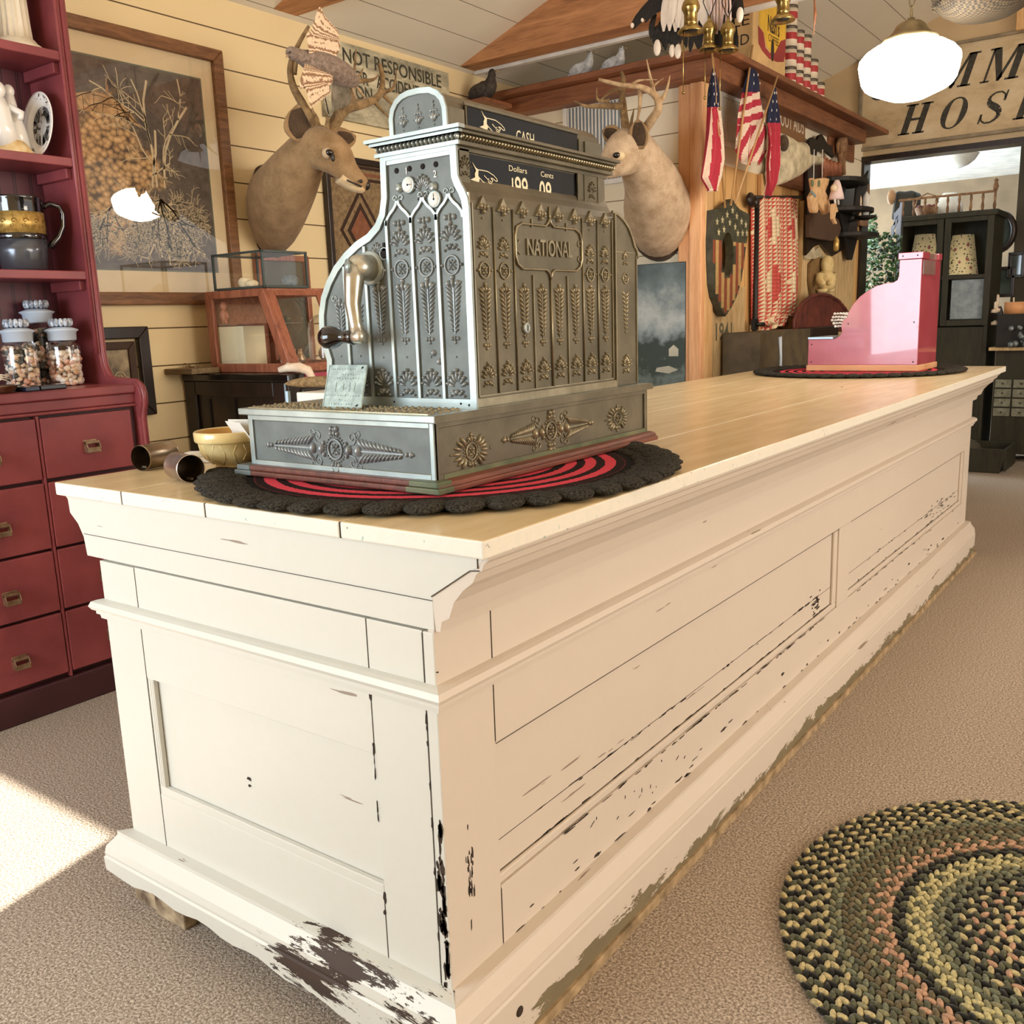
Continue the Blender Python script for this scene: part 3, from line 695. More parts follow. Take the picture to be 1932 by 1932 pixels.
m = MB(); m.path(FSd, [(-.3415+.0105*math.cos(t/12*2*PI), 1.306+.0105*math.sin(t/12*2*PI)) for t in range(12)], .003, .003, 0, 0, True, True, True); kh = m.build('keyhole_plate', 'nickel_and_daylit_brass', rg)
m = MB(); m.lathe([(.009, .0011), (.009, .0018), (0, .0018)], FSd(-.3415, 1.306, 0), (0, -1, 0), 14); m.fbox(FSd, -.3445, -.3385, 1.311, 1.325, .001, .0018); m.build('keyhole', 'crack', kh)
# crank
cx_, cz_ = -.372, 1.279
m = MB(); m.lathe([(.031, 0), (.031, .005), (.027, .008), (.0, .008)], V(-.376, .305, 1.283), (0, -1, 0), 26); m.build('crank_boss', 'nickel_and_daylit_brass', rg)
m = MB()
m.tube([V(-.375, .298, 1.283), V(-.373, .275, 1.283), V(-.368, .250, 1.28)], [.024, .023, .016], 16)
m.ell((-.376, .272, 1.285), (.021, .022, .021), None, 14, 10)
m.tube([V(-.374, .262, 1.283), V(-.373, .256, 1.262), V(-.374, .250, 1.22), V(-.368, .248, 1.185), V(-.362, .247, 1.166)], [.020, .018, .0145, .012, .013], 14)
m.lathe([(.012, -.004), (.0125, 0), (.0125, .018), (.012, .019), (0, .019)], V(-.352, .246, 1.163), (-1, 0, 0), 18)
m.build('crank', 'aged_nickel' if 'aged_nickel' in MT else pm('aged_nickel', '#d6d4c8', .28, .8, sc=14, col2='#a39880'), rg)
ck = [o for o in rg.children if o.name.startswith('crank') and not o.name.startswith('crank_boss')]
m = MB(); m.lathe([(.0135, 0), (.0135, .004), (.0115, .005), (.0085, .004), (.0085, .006), (0, .007)], V(-.374, .246, 1.284), (-.5, -.85, .05), 20); m.build('crank_screw', 'nickel_and_daylit_brass', rg)
m = MB(); m.lathe([(a*1.18, b) for a, b in [(.0112, 0), (.0120, .004), (.0105, .012), (.0088, .022), (.0095, .030), (.0145, .040), (.0175, .052), (.0165, .066), (.012, .074), (.006, .076), (0, .0765)]], V(-.371, .246, 1.163), (-1, -.12, 0), 22); m.build('crank_grip', 'black_walnut', rg)
m = MB(); m.lathe([(.007, 0), (.007, .0015), (0, .002)], V(-.4465, .2365, 1.163), (-1, -.12, 0), 16); m.build('grip_cap', 'aged_nickel', rg)
# ---- customer side (back)
FB = FW(-.1495)
y0, y1 = .302, .785
m = MB(); m.fbox(FB, y0-.0, y1, 1.037, 1.052, 0, .004)
m.fbox(FB, y0, y0+.004, 1.05, 1.39, 0, .005); m.fbox(FB, y1-.004, y1, 1.05, 1.39, 0, .005)
cy_ = [y0+.012+(y1-y0-.024)*i/8 for i in range(9)]
for i, y in enumerate(cy_):
    if i in (0, 8): m.path(FB, [(y, 1.056), (y, 1.375)], .0024, .003); continue
    if i in (3, 5): m.path(FB, [(y, 1.056), (y, 1.262)], .0022, .003); m.path(FB, [(y, 1.345), (y, 1.36)], .0018, .003)
    elif i == 4: m.path(FB, [(y, 1.056), (y, 1.262)], .004, .0045, 0, 0, False, True, True); m.path(FB, [(y, 1.35), (y, 1.385)], .004, .0045, 0, 0, False, True, True)
    else: m.path(FB, [(y, 1.056), (y, 1.372)], .0026, .0035, 0, 0, False, True, True)
m.path(FB, [(cy_[0], 1.056), (cy_[-1], 1.056)], .0026, .003)
c0y, c1y = cy_[2]+.004, cy_[6]-.004; cm = cy_[4]
cart = [(cm, 1.255), (cm-.004, 1.266), (cm-.014, 1.272), (c0y+.022, 1.272), (c0y+.006, 1.280), (c0y, 1.295), (c0y, 1.328), (c0y+.006, 1.343), (c0y+.022, 1.350), (cm-.014, 1.350), (cm-.004, 1.356), (cm, 1.366)]
m.path(FB, cart, .0048, .005, 0, 0, False, True, True); m.path(FB, [(2*cm-a, b) for a, b in cart], .0048, .005, 0, 0, False, True, True)
m.build('back_tracery', 'worn_brass_edge', rg)
m = MB()
for i in range(8):
    y = (cy_[i]+cy_[i+1])/2
    side = i in (0, 1, 6, 7)
    m.fell(FB, y, 1.112, .0022, .0022, .002); palmette(m, FB, y, 1.078, .044)
    trefoil(m, FB, y, 1.140, .012, 1); wheat(m, FB, y, 1.232, 1.148, .0165, 11); trefoil(m, FB, y, 1.238, .016, -1)
    if side: rosette(m, FB, y, 1.267, .0135); palmette(m, FB, y, 1.295, .040)
    m.prism(FB, [(y-.018, 1.366), (y+.018, 1.366), (y+.010, 1.374), (y, 1.388), (y-.010, 1.374)][::1], -.002, .004); trefoil(m, lambda a, b, c=0: FB(a, b, c+.003), y, 1.368, .017, 1); m.fell(FB, y, 1.352, .0018, .0018, .002)
for q in (-1, 1):
    scroll(m, FB, cm+q*.104, 1.322, .008, q, 0, .35); scroll(m, FB, cm+q*.104, 1.296, .008, -q, 0, .35)
m.build('back_ornament', 'brass_relief_lit', rg)
m = MB()
text(m, FB, 'NATIONAL', cm, 1.297, .028, 0, .0035, w=.150, bold=.012)
m.build('embossed_name', 'brass_relief_lit', rg)
m = MB(); yl, zl = at(993, 619, X=-.147).y, at(993, 619, X=-.147).z
m.lathe([(.010, 0), (.010, .004), (.0085, .006), (.0075, .006), (0, .0062)], V(-.1495, yl, zl), (1, 0, 0), 18); lk = m.build('lock', 'nickel_and_daylit_brass', rg)
m = MB(); m.box((-.1434, yl-.001, zl-.006), (-.1429, yl+.001, zl+.006)); m.build('lock_slot', 'crack', lk)
# upper window
FU = FW(-.1715)
m = MB(); m.fbox(FU, .312, .338, 1.395, 1.463, 0, .004); m.fbox(FU, .674, .776, 1.395, 1.463, 0, .003); m.fbox(FU, .306, .786, 1.459, 1.468, 0, .004)
m.fbox(FU, .70, .706, 1.40, 1.46, 0, .005); m.fbox(FU, .752, .758, 1.40, 1.46, 0, .005); m.fbox(FU, .674, .68, 1.40, 1.46, 0, .006)
palmette(m, lambda a, b, c=0: FU(a, b, c+.003), .325, 1.425, .038); palmette(m, lambda a, b, c=0: FU(a, b, c+.003), .729, 1.422, .036)
m.build('window_surround', 'antique_brass', rg, .0008, 1)
def hand(m, F, a, b, s, c=.0006):
    T = lambda P: [(a+x*s*1.55, b+y*s*.80) for x, y in P]; G = lambda x, y, z=0: F(x, y, z+c)
    m.prism(F, T([(-.05, .50), (.05, .33), (.13, .27), (.12, .05), (.17, -.02), (.13, -.17), (-.12, -.12), (.02, -.02), (.02, .12), (.06, .22)]), c, c+.0004)
    for P in ([(.13, .26), (.22, .27), (.42, .26), (.60, .16), (.70, .05), (.72, -.02), (.67, -.04), (.57, .04), (.50, .05)],
              [(.17, -.03), (.28, -.15), (.38, -.21), (.48, -.27), (.54, -.25), (.54, -.16), (.48, -.13)], [(.50, .05), (.57, -.03), (.54, -.10), (.46, -.05)], [(.30, .10), (.42, -.03), (.46, .02)], [(.42, -.03), (.44, -.12), (.50, -.16)]):
        m.path(G, T(P), .014*s+.0006, .0004)
m = MB(); m.prism(FU, [(.350, 1.3975), (.672, 1.3975), (.672, 1.457), (.338, 1.457), (.338, 1.41)], .0, .001); gw = m.build('amount_window', 'tablet_black', rg)
m = MB(); FG = FW(-.1703)
hand(m, FG, .352, 1.4215, .058)
text(m, FG, 'Dollars', .480, 1.4415, .0095, .0003, .0003, w=.055); text(m, FG, 'Cents', .573, 1.4415, .0095, .0003, .0003, w=.042)
m.build('window_lettering', 'ivory_ink', gw)
m = MB(); text(m, FG, '1', .462, 1.3985, .032, .0003, .0003, w=.004); text(m, FG, '99', .489, 1.3985, .035, .0003, .0003, w=.040, bold=.012); text(m, FG, '.', .524, 1.3995, .026, .0003, .0003)
text(m, FG, '09', .566, 1.3985, .035, .0003, .0003, w=.040, bold=.012); text(m, FG, ',', .605, 1.3995, .024, .0003, .0003); m.build('amount_figures', 'ivory_ink', gw)
# cornice with dentils
m = MB(); m.box((-.345, .298, 1.466), (-.158, .798, 1.473)); m.box((-.352, .292, 1.484), (-.152, .803, 1.489)); m.box((-.358, .286, 1.489), (-.146, .808, 1.4945)); m.box((-.342, .301, 1.473), (-.161, .795, 1.484)); m.build('cornice', 'antique_brass', rg, .0008, 1)
m = MB(); F = FY(.301)
for i in range(20): a = -.340+i*.0093; m.fell(F, a+.003, 1.4785, .0028, .0058, .006); 
m.fbox(F, -.346, -.157, 1.466, 1.4725, 0, .004); m.fbox(F, -.352, -.151, 1.484, 1.489, 0, .0095); m.fbox(F, -.3585, -.1455, 1.489, 1.495, 0, .0155)
m.build('cornice_front', 'nickel_and_daylit_brass', rg)
m = MB(); F = FW(-.161)
for i in range(56): m.fell(F, .305+i*.00885, 1.4785, .0024, .0058, .007)
m.build('dentil_row', 'worn_brass_edge', rg)
# top sign box with rounded shoulders
TOP = [(-.303, 1.4945), (-.303, 1.525), (-.299, 1.538), (-.29, 1.549), (-.277, 1.556), (-.262, 1.559), (-.238, 1.5595), (-.215, 1.557), (-.200, 1.550), (-.190, 1.540), (-.185, 1.526), (-.184, 1.4945)]
m = MB(); m.prism(fr((0, .302, 0), (1, 0, 0), (0, 0, 1)), TOP, 0, -.488)
m.build('top_sign_box', 'antique_brass', rg)
m = MB(); m.prism(FY(.302), TOP, 0, .0008); m.build('sign_box_end', 'daylit_brass_panel', rg)
m = MB(); m.path(FY(.302), TOP, .010, .004); m.build('sign_box_rim', 'nickel_and_daylit_brass', rg, .0006, 1)
m = MB(); F = FY(.301)
for a in (-.277, -.243, -.209):
    for i, (dy, r) in enumerate(((.0, .0016), (.006, .002), (.013, .0026))): m.fell(F, a, 1.5385-dy, r, r*1.4, .002)
    for q in (-1, 1): m.fell(F, a+q*.005, 1.525, .002, .004, .002, q); m.fell(F, a+q*.010, 1.5165, .0018, .0018, .002); m.fell(F, a+q*.004, 1.5145, .003, .007, .003, -q*.6)
    m.fell(F, a, 1.5145, .003, .008, .004); m.fell(F, a, 1.503, .0015, .0015, .0015)
m.build('sign_box_ornament', 'daylit_brass_relief', rg)
FT = fr((-.1839, 0, 1.4955), (0, 1, 0), (-.0, 0, 1))
m = MB(); m.fbox(FT, .348, .702, .0, .040, 0, .0015); tw = m.build('cash_window', 'tablet_black', rg)
m = MB(); m.fbox(FT, .302, .346, 0, .033, 0, .004); m.fbox(FT, .704, .790, 0, .033, 0, .004); m.fbox(FT, .346, .704, .040, .046, 0, .004); m.path(FT, [(.350, 0), (.350, .04)], .003, .005)
m.path(FT, [(.722, 0), (.722, .030)], .003, .008); m.build('window_surround', 'antique_brass', rg, .001, 1)
m = MB(); G = lambda a, b, c=0: FT(a, b, c+.0017)
hand(m, G, .398, .017, .056, 0); 
def half(mb0, F, s, a, b, h, w, cut):
    """lettering sunk behind the cornice: only the part above cut shows"""
    text(mb0, F, s, a, b, h, 0, .0003, w=w)
half(m, G, 'CASH', .523, .0005, .021, .056, 0); m.build('window_lettering', 'ivory_ink', tw)
# side cabinet at the far end
CB = [(.787, 1.037), (.896, 1.037), (.896, 1.305), (.890, 1.322), (.880, 1.330), (.872, 1.345), (.855, 1.366), (.835, 1.380), (.812, 1.390), (.787, 1.394)]
m = MB(); m.prism(FW(-.45), CB, 0, .293); m.build('autographic_cabinet', 'antique_brass', rg, .0008)
m = MB(); F = FW(-.157); m.path(F, CB[2:], .005, .004); m.path(F, [(.889, 1.04), (.889, 1.31)], .003, .003); m.path(F, [(.798, 1.315), (.880, 1.315)], .002, .002)
palmette(m, F, .842, 1.295, .032); rosette(m, F, .842, 1.262, .011); wheat(m, F, .842, 1.23, 1.145, .013, 10); palmette(m, F, .842, 1.07, .045); m.build('cabinet_ornament', 'worn_brass_edge', rg)
# metal plaque leaning on the register
pl = thing('metal_plaque', 'small pale cast metal plaque with raised lettering leaning on the register drawer lid', 'plaque', (-.40, .22, 1.037), .0)
A = [at(622, 679, Y=.275), at(692, 685, Y=.275), at(681, 765, Y=.228), at(607, 762, Y=.228)]
dz = 1.0375-A[2].z; A = [p+V(0, 0, dz) for p in A]; A[3].z = 1.0375
o = (A[2]+A[3])/2; up = ((A[0]+A[1])/2-o); hgt = up.length; wid = (A[2]-A[3]).length
F = fr(o, A[2]-A[3], up)
m = MB(); m.fbox(F, -wid/2, wid/2, 0, hgt, -.002, 0); pm('cast_zinc', '#c9dcd9', .5, .25, sc=60, col2='#98aaa9'); m.build('plate', 'cast_zinc', pl, .001)
m = MB(); panel_frame(m, F, -wid/2+.001, wid/2-.001, .001, hgt-.001, .002, .0012)
rr = random.Random(31)
for (yy, x0, x1, hh) in ((.86, -.38, .26, .06), (.74, -.10, .34, .055), (.65, -.22, .36, .05), (.25, -.44, .40, .06), (.16, -.08, .10, .04), (.06, -.34, .26, .06)):
    a = x0
    while a < x1: q = rr.choice((.6, -.5, 0, 1.5)); m.fell(F, wid*a, hgt*(yy+rr.uniform(-.008, .008)+hh/2), wid*rr.uniform(.014, .026), hgt*hh*rr.uniform(.25, .5), .0011, q, 0, 0, 6); a += rr.uniform(.05, .075)
text(m, F, '1341', 0, hgt*.38, hgt*.20, 0, .0013, w=wid*.52, bold=.02)
m.build('raised_lettering', 'cast_zinc', pl)
m = MB()
for a, b in ((wid*.38, hgt*.93), (wid*.38, hgt*.07)): m.fell(F, a, b, .0035, .0018, .0006, .6, .0002)
m.build('nail_slot', 'crack', pl)
# ================================================================ small things on the counter
pm('yellow_ware', '#e8d29a', .22, sc=20, col2='#d9bd7c', coat=.3); pm('yellow_ware_in', '#e3b265', .25); pm('paper', '#f4f1e8', .7, var=.03)
bx, by = -.706, .215
bw = thing('mixing_bowl', 'yellow ware mixing bowl with a wide rim, holding paper slips, beside the brass register', 'bowl', (bx, by, .9)); z = .913; R = .07; K = .865
def SC(m): m.v = [(bx+(x-bx)*K, by+(y-by)*K, z+(w-z)*K) for x, y, w in m.v]
m = MB(); m.lathe([(.040, 0), (.042, .006), (.040, .008), (.058, .020), (.071, .040), (.075, .060), (.0765, .061), (.080, .0625), (.082, .066), (.0825, .084), (.080, .087), (.0765, .085), (.072, .066), (.05, .022), (.0, .012)], V(bx, by, z), (0, 0, 1), 40); SC(m)
m.build('bowl_wall', 'yellow_ware', bw)
m = MB(); m.lathe([(.0758, .0845), (.0705, .062), (.048, .0235), (.0, .0135)], V(bx, by, z), (0, 0, 1), 32, cap=False); SC(m); m.build('bowl_inside', 'yellow_ware_in', bw)
m = MB()
for i in range(9):
    t = 2*PI*i/9+.3; P = [V(bx+r*math.cos(t+tt), by+r*math.sin(t+tt), z+h) for r, h, tt in ((.046, .0115, 0), (.062, .0245, -.16), (.0705, .040, -.22), (.0745, .059, -.1))]; m.tube(P, .0013, 5)
    P = [V(bx+r*math.cos(t-tt), by+r*math.sin(t-tt), z+h) for r, h, tt in ((.046, .0115, 0), (.062, .0245, -.16), (.0705, .040, -.22), (.0745, .059, -.1))]; m.tube(P, .0013, 5)
SC(m); m.build('moulded_ribs', 'yellow_ware', bw)
for k, (a, b, rz_) in enumerate(((.035, .01, .3), (.045, -.01, -.2))):
    m = MB(); Rm = Matrix.Rotation(rz_, 3, 'Z') @ Matrix.Rotation(.35+k*.2, 3, 'X'); c = V(bx+a-.0, by+b, z+.070)
    m.box(c-V(.032, .0006, .03), c+V(.032, .0006, .028), 0, Rm, c)
    tag(m.build('paper_slip', 'paper'), ['white printed slip standing up in the yellow bowl, nearer the register', 'white slip of paper leaning in front of the other inside the yellow bowl'][k], 'paper', 'paper slips in the bowl')
pm('tin_can', '#a89a86', .32, .85, sc=12, col2='#7d6a55'); pm('tin_inside', '#4d3d28', .5, .6, sc=25, col2='#2a2014'); pm('tin_silver', '#c9c2ba', .3, .85, sc=14, col2='#a88f7c')
def can(nm, p, ax, L, r, mat, label):
    ax = Vector(ax).normalized(); t = thing(nm, label, 'can', (p.x, p.y, .9)); p = V(p.x, p.y, .9015+r)
    m = MB(); m.lathe([(r, 0), (r+.0012, .001), (r+.0012, .003), (r, .005), (r, L-.003), (r+.001, L-.001), (r, L), (0, L)], p, ax, 32, cap=False); m.build('can_wall', mat, t)
    m = MB(); m.lathe([(r-.0002, .0), (r-.0012, .004), (r-.0012, L-.004), (0, L-.004)], p, ax, 28, cap=False); m.build('can_inside', 'tin_inside', t)
    m = MB(); c = p+ax*.010-V(0, 0, r*.80); m.box(c-V(.008, .002, .001), c+V(.008, .002, .003)); m.build('seam_tab', mat, t)
r_ = .026
p1 = at(280, 865, Z=.9+r_); p2 = at(318, 866, Z=.9+r_)
can('tin_can', at(265, 864, Z=.928), V(-.23, .97, 0), .085, r_, 'tin_can', 'open brownish tin can lying on its side at the counter corner, left of the other')
can('tin_can', at(360, 884, Z=.928), V(-.97, .25, 0), .072, r_, 'tin_silver', 'silvery tin can lying on its side, mouth turned right, beside the yellow bowl')
m = MB(); c = at(372, 866, Z=.905); m.box(c-V(.05, .03, .004), c+V(.045, .03, .004), 0, Matrix.Rotation(.5, 3, 'Z'), c); m.box(c+V(-.03, .0, .0045), c+V(.02, .03, .014), 0, Matrix.Rotation(.5, 3, 'Z'), c); tag(m.build('note_pad', 'paper', None, .001), 'white note pads lying behind the silvery can', 'note pad')
# box and fringed pad behind the drawer
bk = at(583, 752, Y=.62); 
t = thing('counter_stand', 'low dark stand with a pale blue leg behind the register drawer', 'stand', (-.86, .62, .9))
p = at(545, 765, Y=.60)
m = MB(); m.box((-.83, .60, .9215), (-.66, .84, .955)); m.build('stand_body', 'black_iron', t, .004)
m = MB(); a0 = at(541, 738, Y=.585); m.box((a0.x, .58, .9215), (a0.x+.009, .588, a0.z)); m.build('stand_leg', pm('pale_blue', '#bcd8ea', .5), t)
m = MB(); q0 = at(553, 741, Y=.58); q1 = at(612, 756, Y=.58); m.box((q0.x, .59, max(.956, q1.z-.01)), (q1.x+.10, .80, q0.z)); tag(m.build('white_box', 'paper', None, .002), 'plain white box just behind the metal plaque', 'box')
m = MB(); a = at(538, 732, Y=.62); b = at(625, 731, Y=.62); zz = q0.z+.006
P = [V(a.x, .62, zz+.012), V(a.x+.015, .63, zz+.013), V(a.x+.05, .64, zz+.015), V((a.x+b.x)/2+.05, .66, zz+.017), V(b.x+.09, .68, zz+.017)]
m.tube(P, [.002, .010, .016, .018, .016], 12, 0, True, True, .8); pm('brown_bristle', '#a98a5c', .8, sc=120, col2='#6b5334', bump=.8, bsc=300); tag(m.build('bristle_brush', 'brown_bristle'), 'brown bristly brush with a pointed end lying on the white box', 'brush')
# far mat and the small red register
mk_ringmat('far_mat', .45*.93, .45*.93)
mk_mat('far_mat', -.43, 3.48, .45, .45, .9001, 'round black mat with red rings under the far red cash register', 4, lobes=50)
# ================================================================ the small red register at the far end
pm('red_enamel', '#bb4f5e', .30, 0, sc=7, col2='#a83c4a', spec=.8, coat=1.0); pm('plain_wood', '#e2b488', .5, col2='#c48d5c', stretch=(.2, 1, 1)); pm('clear_tint', '#8f6f6a', .12)
fr2 = thing('small_register', 'small red painted cash register on a wooden base at the far end of the counter', 'cash register', (-.40, 3.5, .92))
o = V(-.150, 3.40, 0); u = V(math.cos(-.035), math.sin(-.035), 0); FR = fr(o, u, (0, 0, 1)); D = -.30; z0 = .9095
m = MB(); m.fbox(FR, -.492, .006, z0, z0+.026, .004, D-.004); m.build('wooden_base', 'plain_wood', fr2, .003)
PR = [(-.486, z0+.026), (0, z0+.026), (-.002, 1.385), (-.094, 1.385), (-.095, 1.318), (-.100, 1.302), (-.115, 1.293), (-.15, 1.290), (-.19, 1.280), (-.225, 1.262), (-.26, 1.236), (-.287, 1.205), (-.305, 1.172), (-.312, 1.15), (-.327, 1.138), (-.336, 1.12), (-.335, 1.10), (-.332, 1.085), (-.342, 1.068), (-.362, 1.054), (-.486, 1.054)]
m = MB(); m.prism(FR, PR, 0, D); m.build('body', 'red_enamel', fr2, .0015)
m = MB(); m.fbox(FR, -.100, .003, 1.386, 1.414, .004, -.10); m.fbox(FR, -.100, .003, 1.386, 1.414, D+.05, D-.004); m.build('top_cap', 'red_enamel', fr2, .002)
m = MB(); m.fbox(FR, -.088, -.006, 1.386, 1.410, -.1005, D+.0495); m.build('indicator_glass', 'clear_tint', fr2)
m = MB(); m.prism(fr(FR(.0012, 0, 0), FR(0, 0, -1)-FR(0, 0, 0), (0, 0, 1)), [(.012, 1.32), (.20, 1.32), (.20, 1.38), (.012, 1.38)], -.001, .001); m.build('back_window', 'clear_tint', fr2)
m = MB()
for a, b in ((-.47, 1.03), (-.47, .95), (-.018, .95), (-.022, 1.12), (-.305, 1.12), (-.08, 1.40), (-.02, 1.40)): m.fell(lambda x, y, c=0: FR(x, y, c+(.0045 if b > 1.3 else .0002)), a, b, .0035, .0035, .001)
m.build('screw', 'black_iron', fr2)
m = MB(); m.fbox(FR, -.487, -.372, 1.0545, 1.063, .003, D*.98); m.build('cash_shelf', pm('pale_steel', '#b9d4e4', .3, .5), fr2)
for i, (h, l) in enumerate(((1.165, .055), (1.150, .062), (1.136, .066), (1.122, .058), (1.108, .050))):
    for c in (-.05, -.09, -.13, -.17, -.21):
        m = MB(); m.tube([FR(-.31, h-.008, c), FR(-.33-l*.55, h+.002, c), FR(-.33-l, h, c)], [.003, .003, .003], 5); m.ell(FR(-.33-l, h+.001, c), .0065, None, 8, 5); m.build('key', 'dusty_white', fr2)
# ================================================================ red hutch
def mk_red():
    g = NG('hutch_red'); v = g.co(); n = g.noise(v, 5, 4); s_ = g.noise(g.co((1, .2, 1)), 60, 4, .7)
    c = g.ramp(n, [(.3, srgb('#7a383c')), (.7, srgb('#9b4b4e'))]); k = g.math('GREATER_THAN', s_, .735)
    c = g.mix(k, c, srgb('#d9a08c')); g.base(c); g.set(rough=.32, spec=.5); g.bump(n, .1, .002); MT['hutch_red'] = g.m
    g = NG('beadboard_red'); o = g.xyz(g.co()); t = g.math('FRACT', g.math('MULTIPLY', o[1], 1/.055)); a = g.math('LESS_THAN', g.math('ABSOLUTE', g.math('SUBTRACT', t, .5)), .10)
    b2 = g.math('LESS_THAN', g.math('ABSOLUTE', g.math('SUBTRACT', t, .5)), .035); d = g.math('SUBTRACT', a, b2)
    g.base(g.mix(d, srgb('#5d2c33'), srgb('#2a1216'))); g.set(rough=.4); g.bump(g.math('SUBTRACT', 1, d), .5, .003); MT['beadboard_red'] = g.m
mk_red(); pm('hutch_dark', '#4a262b', .5, sc=10); pm('pull_bronze', '#b8a184', .35, .8, sc=40, col2='#8a6e50')
HX, UX, HE = -2.03, -2.22, .862; HS = -1.2
hu = thing('hutch', 'tall dark red painted hutch with open shelves above small drawers, against the yellow wall', 'hutch', (-2.26, 0, 0))
m = MB(); m.box((WX+.045, HS, .0), (HX+.005, HE, .098)); m.build('plinth', 'hutch_dark', hu, .004)
m = MB(); m.box((WX+.045, HS, .0985), (HX-.019, HE-.004, .945)); m.build('lower_case', 'hutch_dark', hu)
m = MB(); m.box((WX+.045, HS, .9455), (HX+.004, HE+.0, .955)); m.box((WX+.045, HS, .9555), (HX-.004, HE-.002, .990)); m.box((WX+.045, HS, .9905), (HX+.008, HE+.004, 1.018)); m.build('ledge_top', 'hutch_red', hu, .004)
# shaped end board with moulded front edge
m = MB(); Fh = fr((0, HE-.022, 0), (1, 0, 0), (0, 0, 1))
E_ = [(WX+.045, .10), (HX+.010, .10), (HX+.010, .905), (HX+.018, .93), (HX+.028, .955), (HX+.030, .985), (HX+.022, 1.010), (HX+.002, 1.026), (HX-.05, 1.030), (UX+.06, 1.032), (UX+.025, 1.045), (UX+.008, 1.075), (UX, 1.12), (UX, 2.55), (WX+.045, 2.55)]
m.prism(Fh, E_, 0.0, -.030); m.build('end_board', 'hutch_red', hu, .002)
m = MB(); P = [V(x, HE-.007, z) for x, z in E_[1:14]]; m.tube(P, .0085, 8); m.tube([V(UX+.001, HE-.029, 1.12), V(UX+.001, HE-.029, 2.55)], .006, 6); m.build('edge_moulding', 'hutch_red', hu)
m = MB(); m.box((WX+.046, HS, 1.0185), (WX+.056, HE-.023, 2.55)); m.build('beadboard_back', 'beadboard_red', hu)
SH = []
for zt in (1.396, 1.758, 2.085):
    m = MB(); m.box((WX+.057, HS, zt-.028), (UX+.0, HE-.0225, zt)); m.build('shelf', 'hutch_red', hu, .003)
    m = MB(); m.box((WX+.058, HE-.043, zt-.062), (UX-.03, HE-.0225, zt-.0285)); m.build('shelf_cleat', 'hutch_red', hu, .003)
def pull(parent, y, z):
    m = MB(); X = HX+.002
    fr_ = FW(X); w = .046
    m.fbox(fr_, y-w/2, y+w/2, z+.008, z+.022, 0, .002)
    prof = [(X+.001, z+.018), (X+.022, z+.010), (X+.026, z-.006), (X+.018, z-.018), (X+.001, z-.016), (X+.001, z-.012), (X+.015, z-.013), (X+.021, z-.004), (X+.018, z+.006), (X+.001, z+.012)]
    m.prism(fr((0, y+w/2, 0), (1, 0, 0), (0, 0, 1)), [(X+.001, z+.018), (X+.020, z+.012), (X+.027, z-.004), (X+.020, z-.018), (X+.001, z-.016)], 0, .0025)
    m.prism(fr((0, y-w/2+.0025, 0), (1, 0, 0), (0, 0, 1)), [(X+.001, z+.018), (X+.020, z+.012), (X+.027, z-.004), (X+.020, z-.018), (X+.001, z-.016)], 0, .0025)
    m.fbox(fr_, y-w/2, y+w/2, z-.018, z-.002, .020, .024); m.fbox(fr_, y-w/2, y+w/2, z+.010, z+.018, .004, .020)
    return m.build('bin_pull', 'pull_bronze', parent, .0008)
rows = [(.748, .936), (.529, .736), (.326, .520), (.116, .316)]
cols_ = [(.509, .815), (.075, .495), (-.36, .06), (-.8, -.375), (-1.18, -.815)]
for ci, (a, b) in enumerate(cols_):
    for ri, (z0_, z1_) in enumerate(rows):
        m = MB(); m.fbox(FW(HX-.018), a, b, z0_, z1_, 0, .020); d = m.build('drawer', 'hutch_red', hu, .003)
        yc = (.661, .345, -.14, -.6, -1.0)[ci]
        zc_ = (.832, .616, .403, .197)[ri]; pull(d, yc, zc_)
for y in (.502, .0675, -.3675): 
    m = MB(); m.fbox(FW(HX-.018), y-.004, y+.004, .10, .944, 0, .019); m.build('divider_strip', 'hutch_red', hu, .001)
# --- things on the hutch
pm('porcelain', '#f6f2ea', .12, var=.02, spec=.6, coat=.4); pm('plaster', '#efe6d2', .6, bump=.2, bsc=60, col2='#d8c7a6'); pm('black_glaze', '#121014', .08, spec=.8, coat=.6)
pm('gold_band', '#d8b56a', .35, .5, sc=60, col2='#a27f3a'); pm('grey_glaze', '#5c6068', .2, .4, spec=.7)
def rescale(t, k):
    o = t.location.copy()
    for c in t.children:
        for v in c.data.vertices: v.co *= k
        for g_ in c.children:
            for v in g_.data.vertices: v.co *= k
# fluted pedestal
p = at(40, 84, X=-2.33); zb = 2.0855; px_, py_ = -2.335, p.y-.01
t = thing('column_pedestal', 'white fluted column pedestal on the top shelf of the red hutch', 'pedestal', (px_, py_, zb))
m = MB(); m.lathe([(.062, 0), (.062, .008), (.054, .014), (.046, .020), (.040, .028)], V(px_, py_, zb), (0, 0, 1), 32); m.build('base', 'plaster', t)
m = MB(); R_ = []
for h, r in ((.028, .034), (.06, .032), (.15, .029)): R_.append([V(px_+(r+.0022*math.cos(14*a))*math.cos(a), py_+(r+.0022*math.cos(14*a))*math.sin(a), zb+h) for a in [2*PI*i/84 for i in range(84)]])
m.rings(R_); m.build('fluted_shaft', 'plaster', t)
m = MB(); m.lathe([(.031, .15), (.036, .156), (.032, .162), (.038, .170), (.050, .185), (.046, .190), (.054, .20), (.054, .215)], V(px_, py_, zb), (0, 0, 1), 32)
for i in range(10): a = 2*PI*i/10; m.ell((px_+.042*math.cos(a), py_+.042*math.sin(a), zb+.176), (.009, .009, .011), None, 8, 5)
m.build('capital', 'plaster', t)
rescale(t, 1.35)
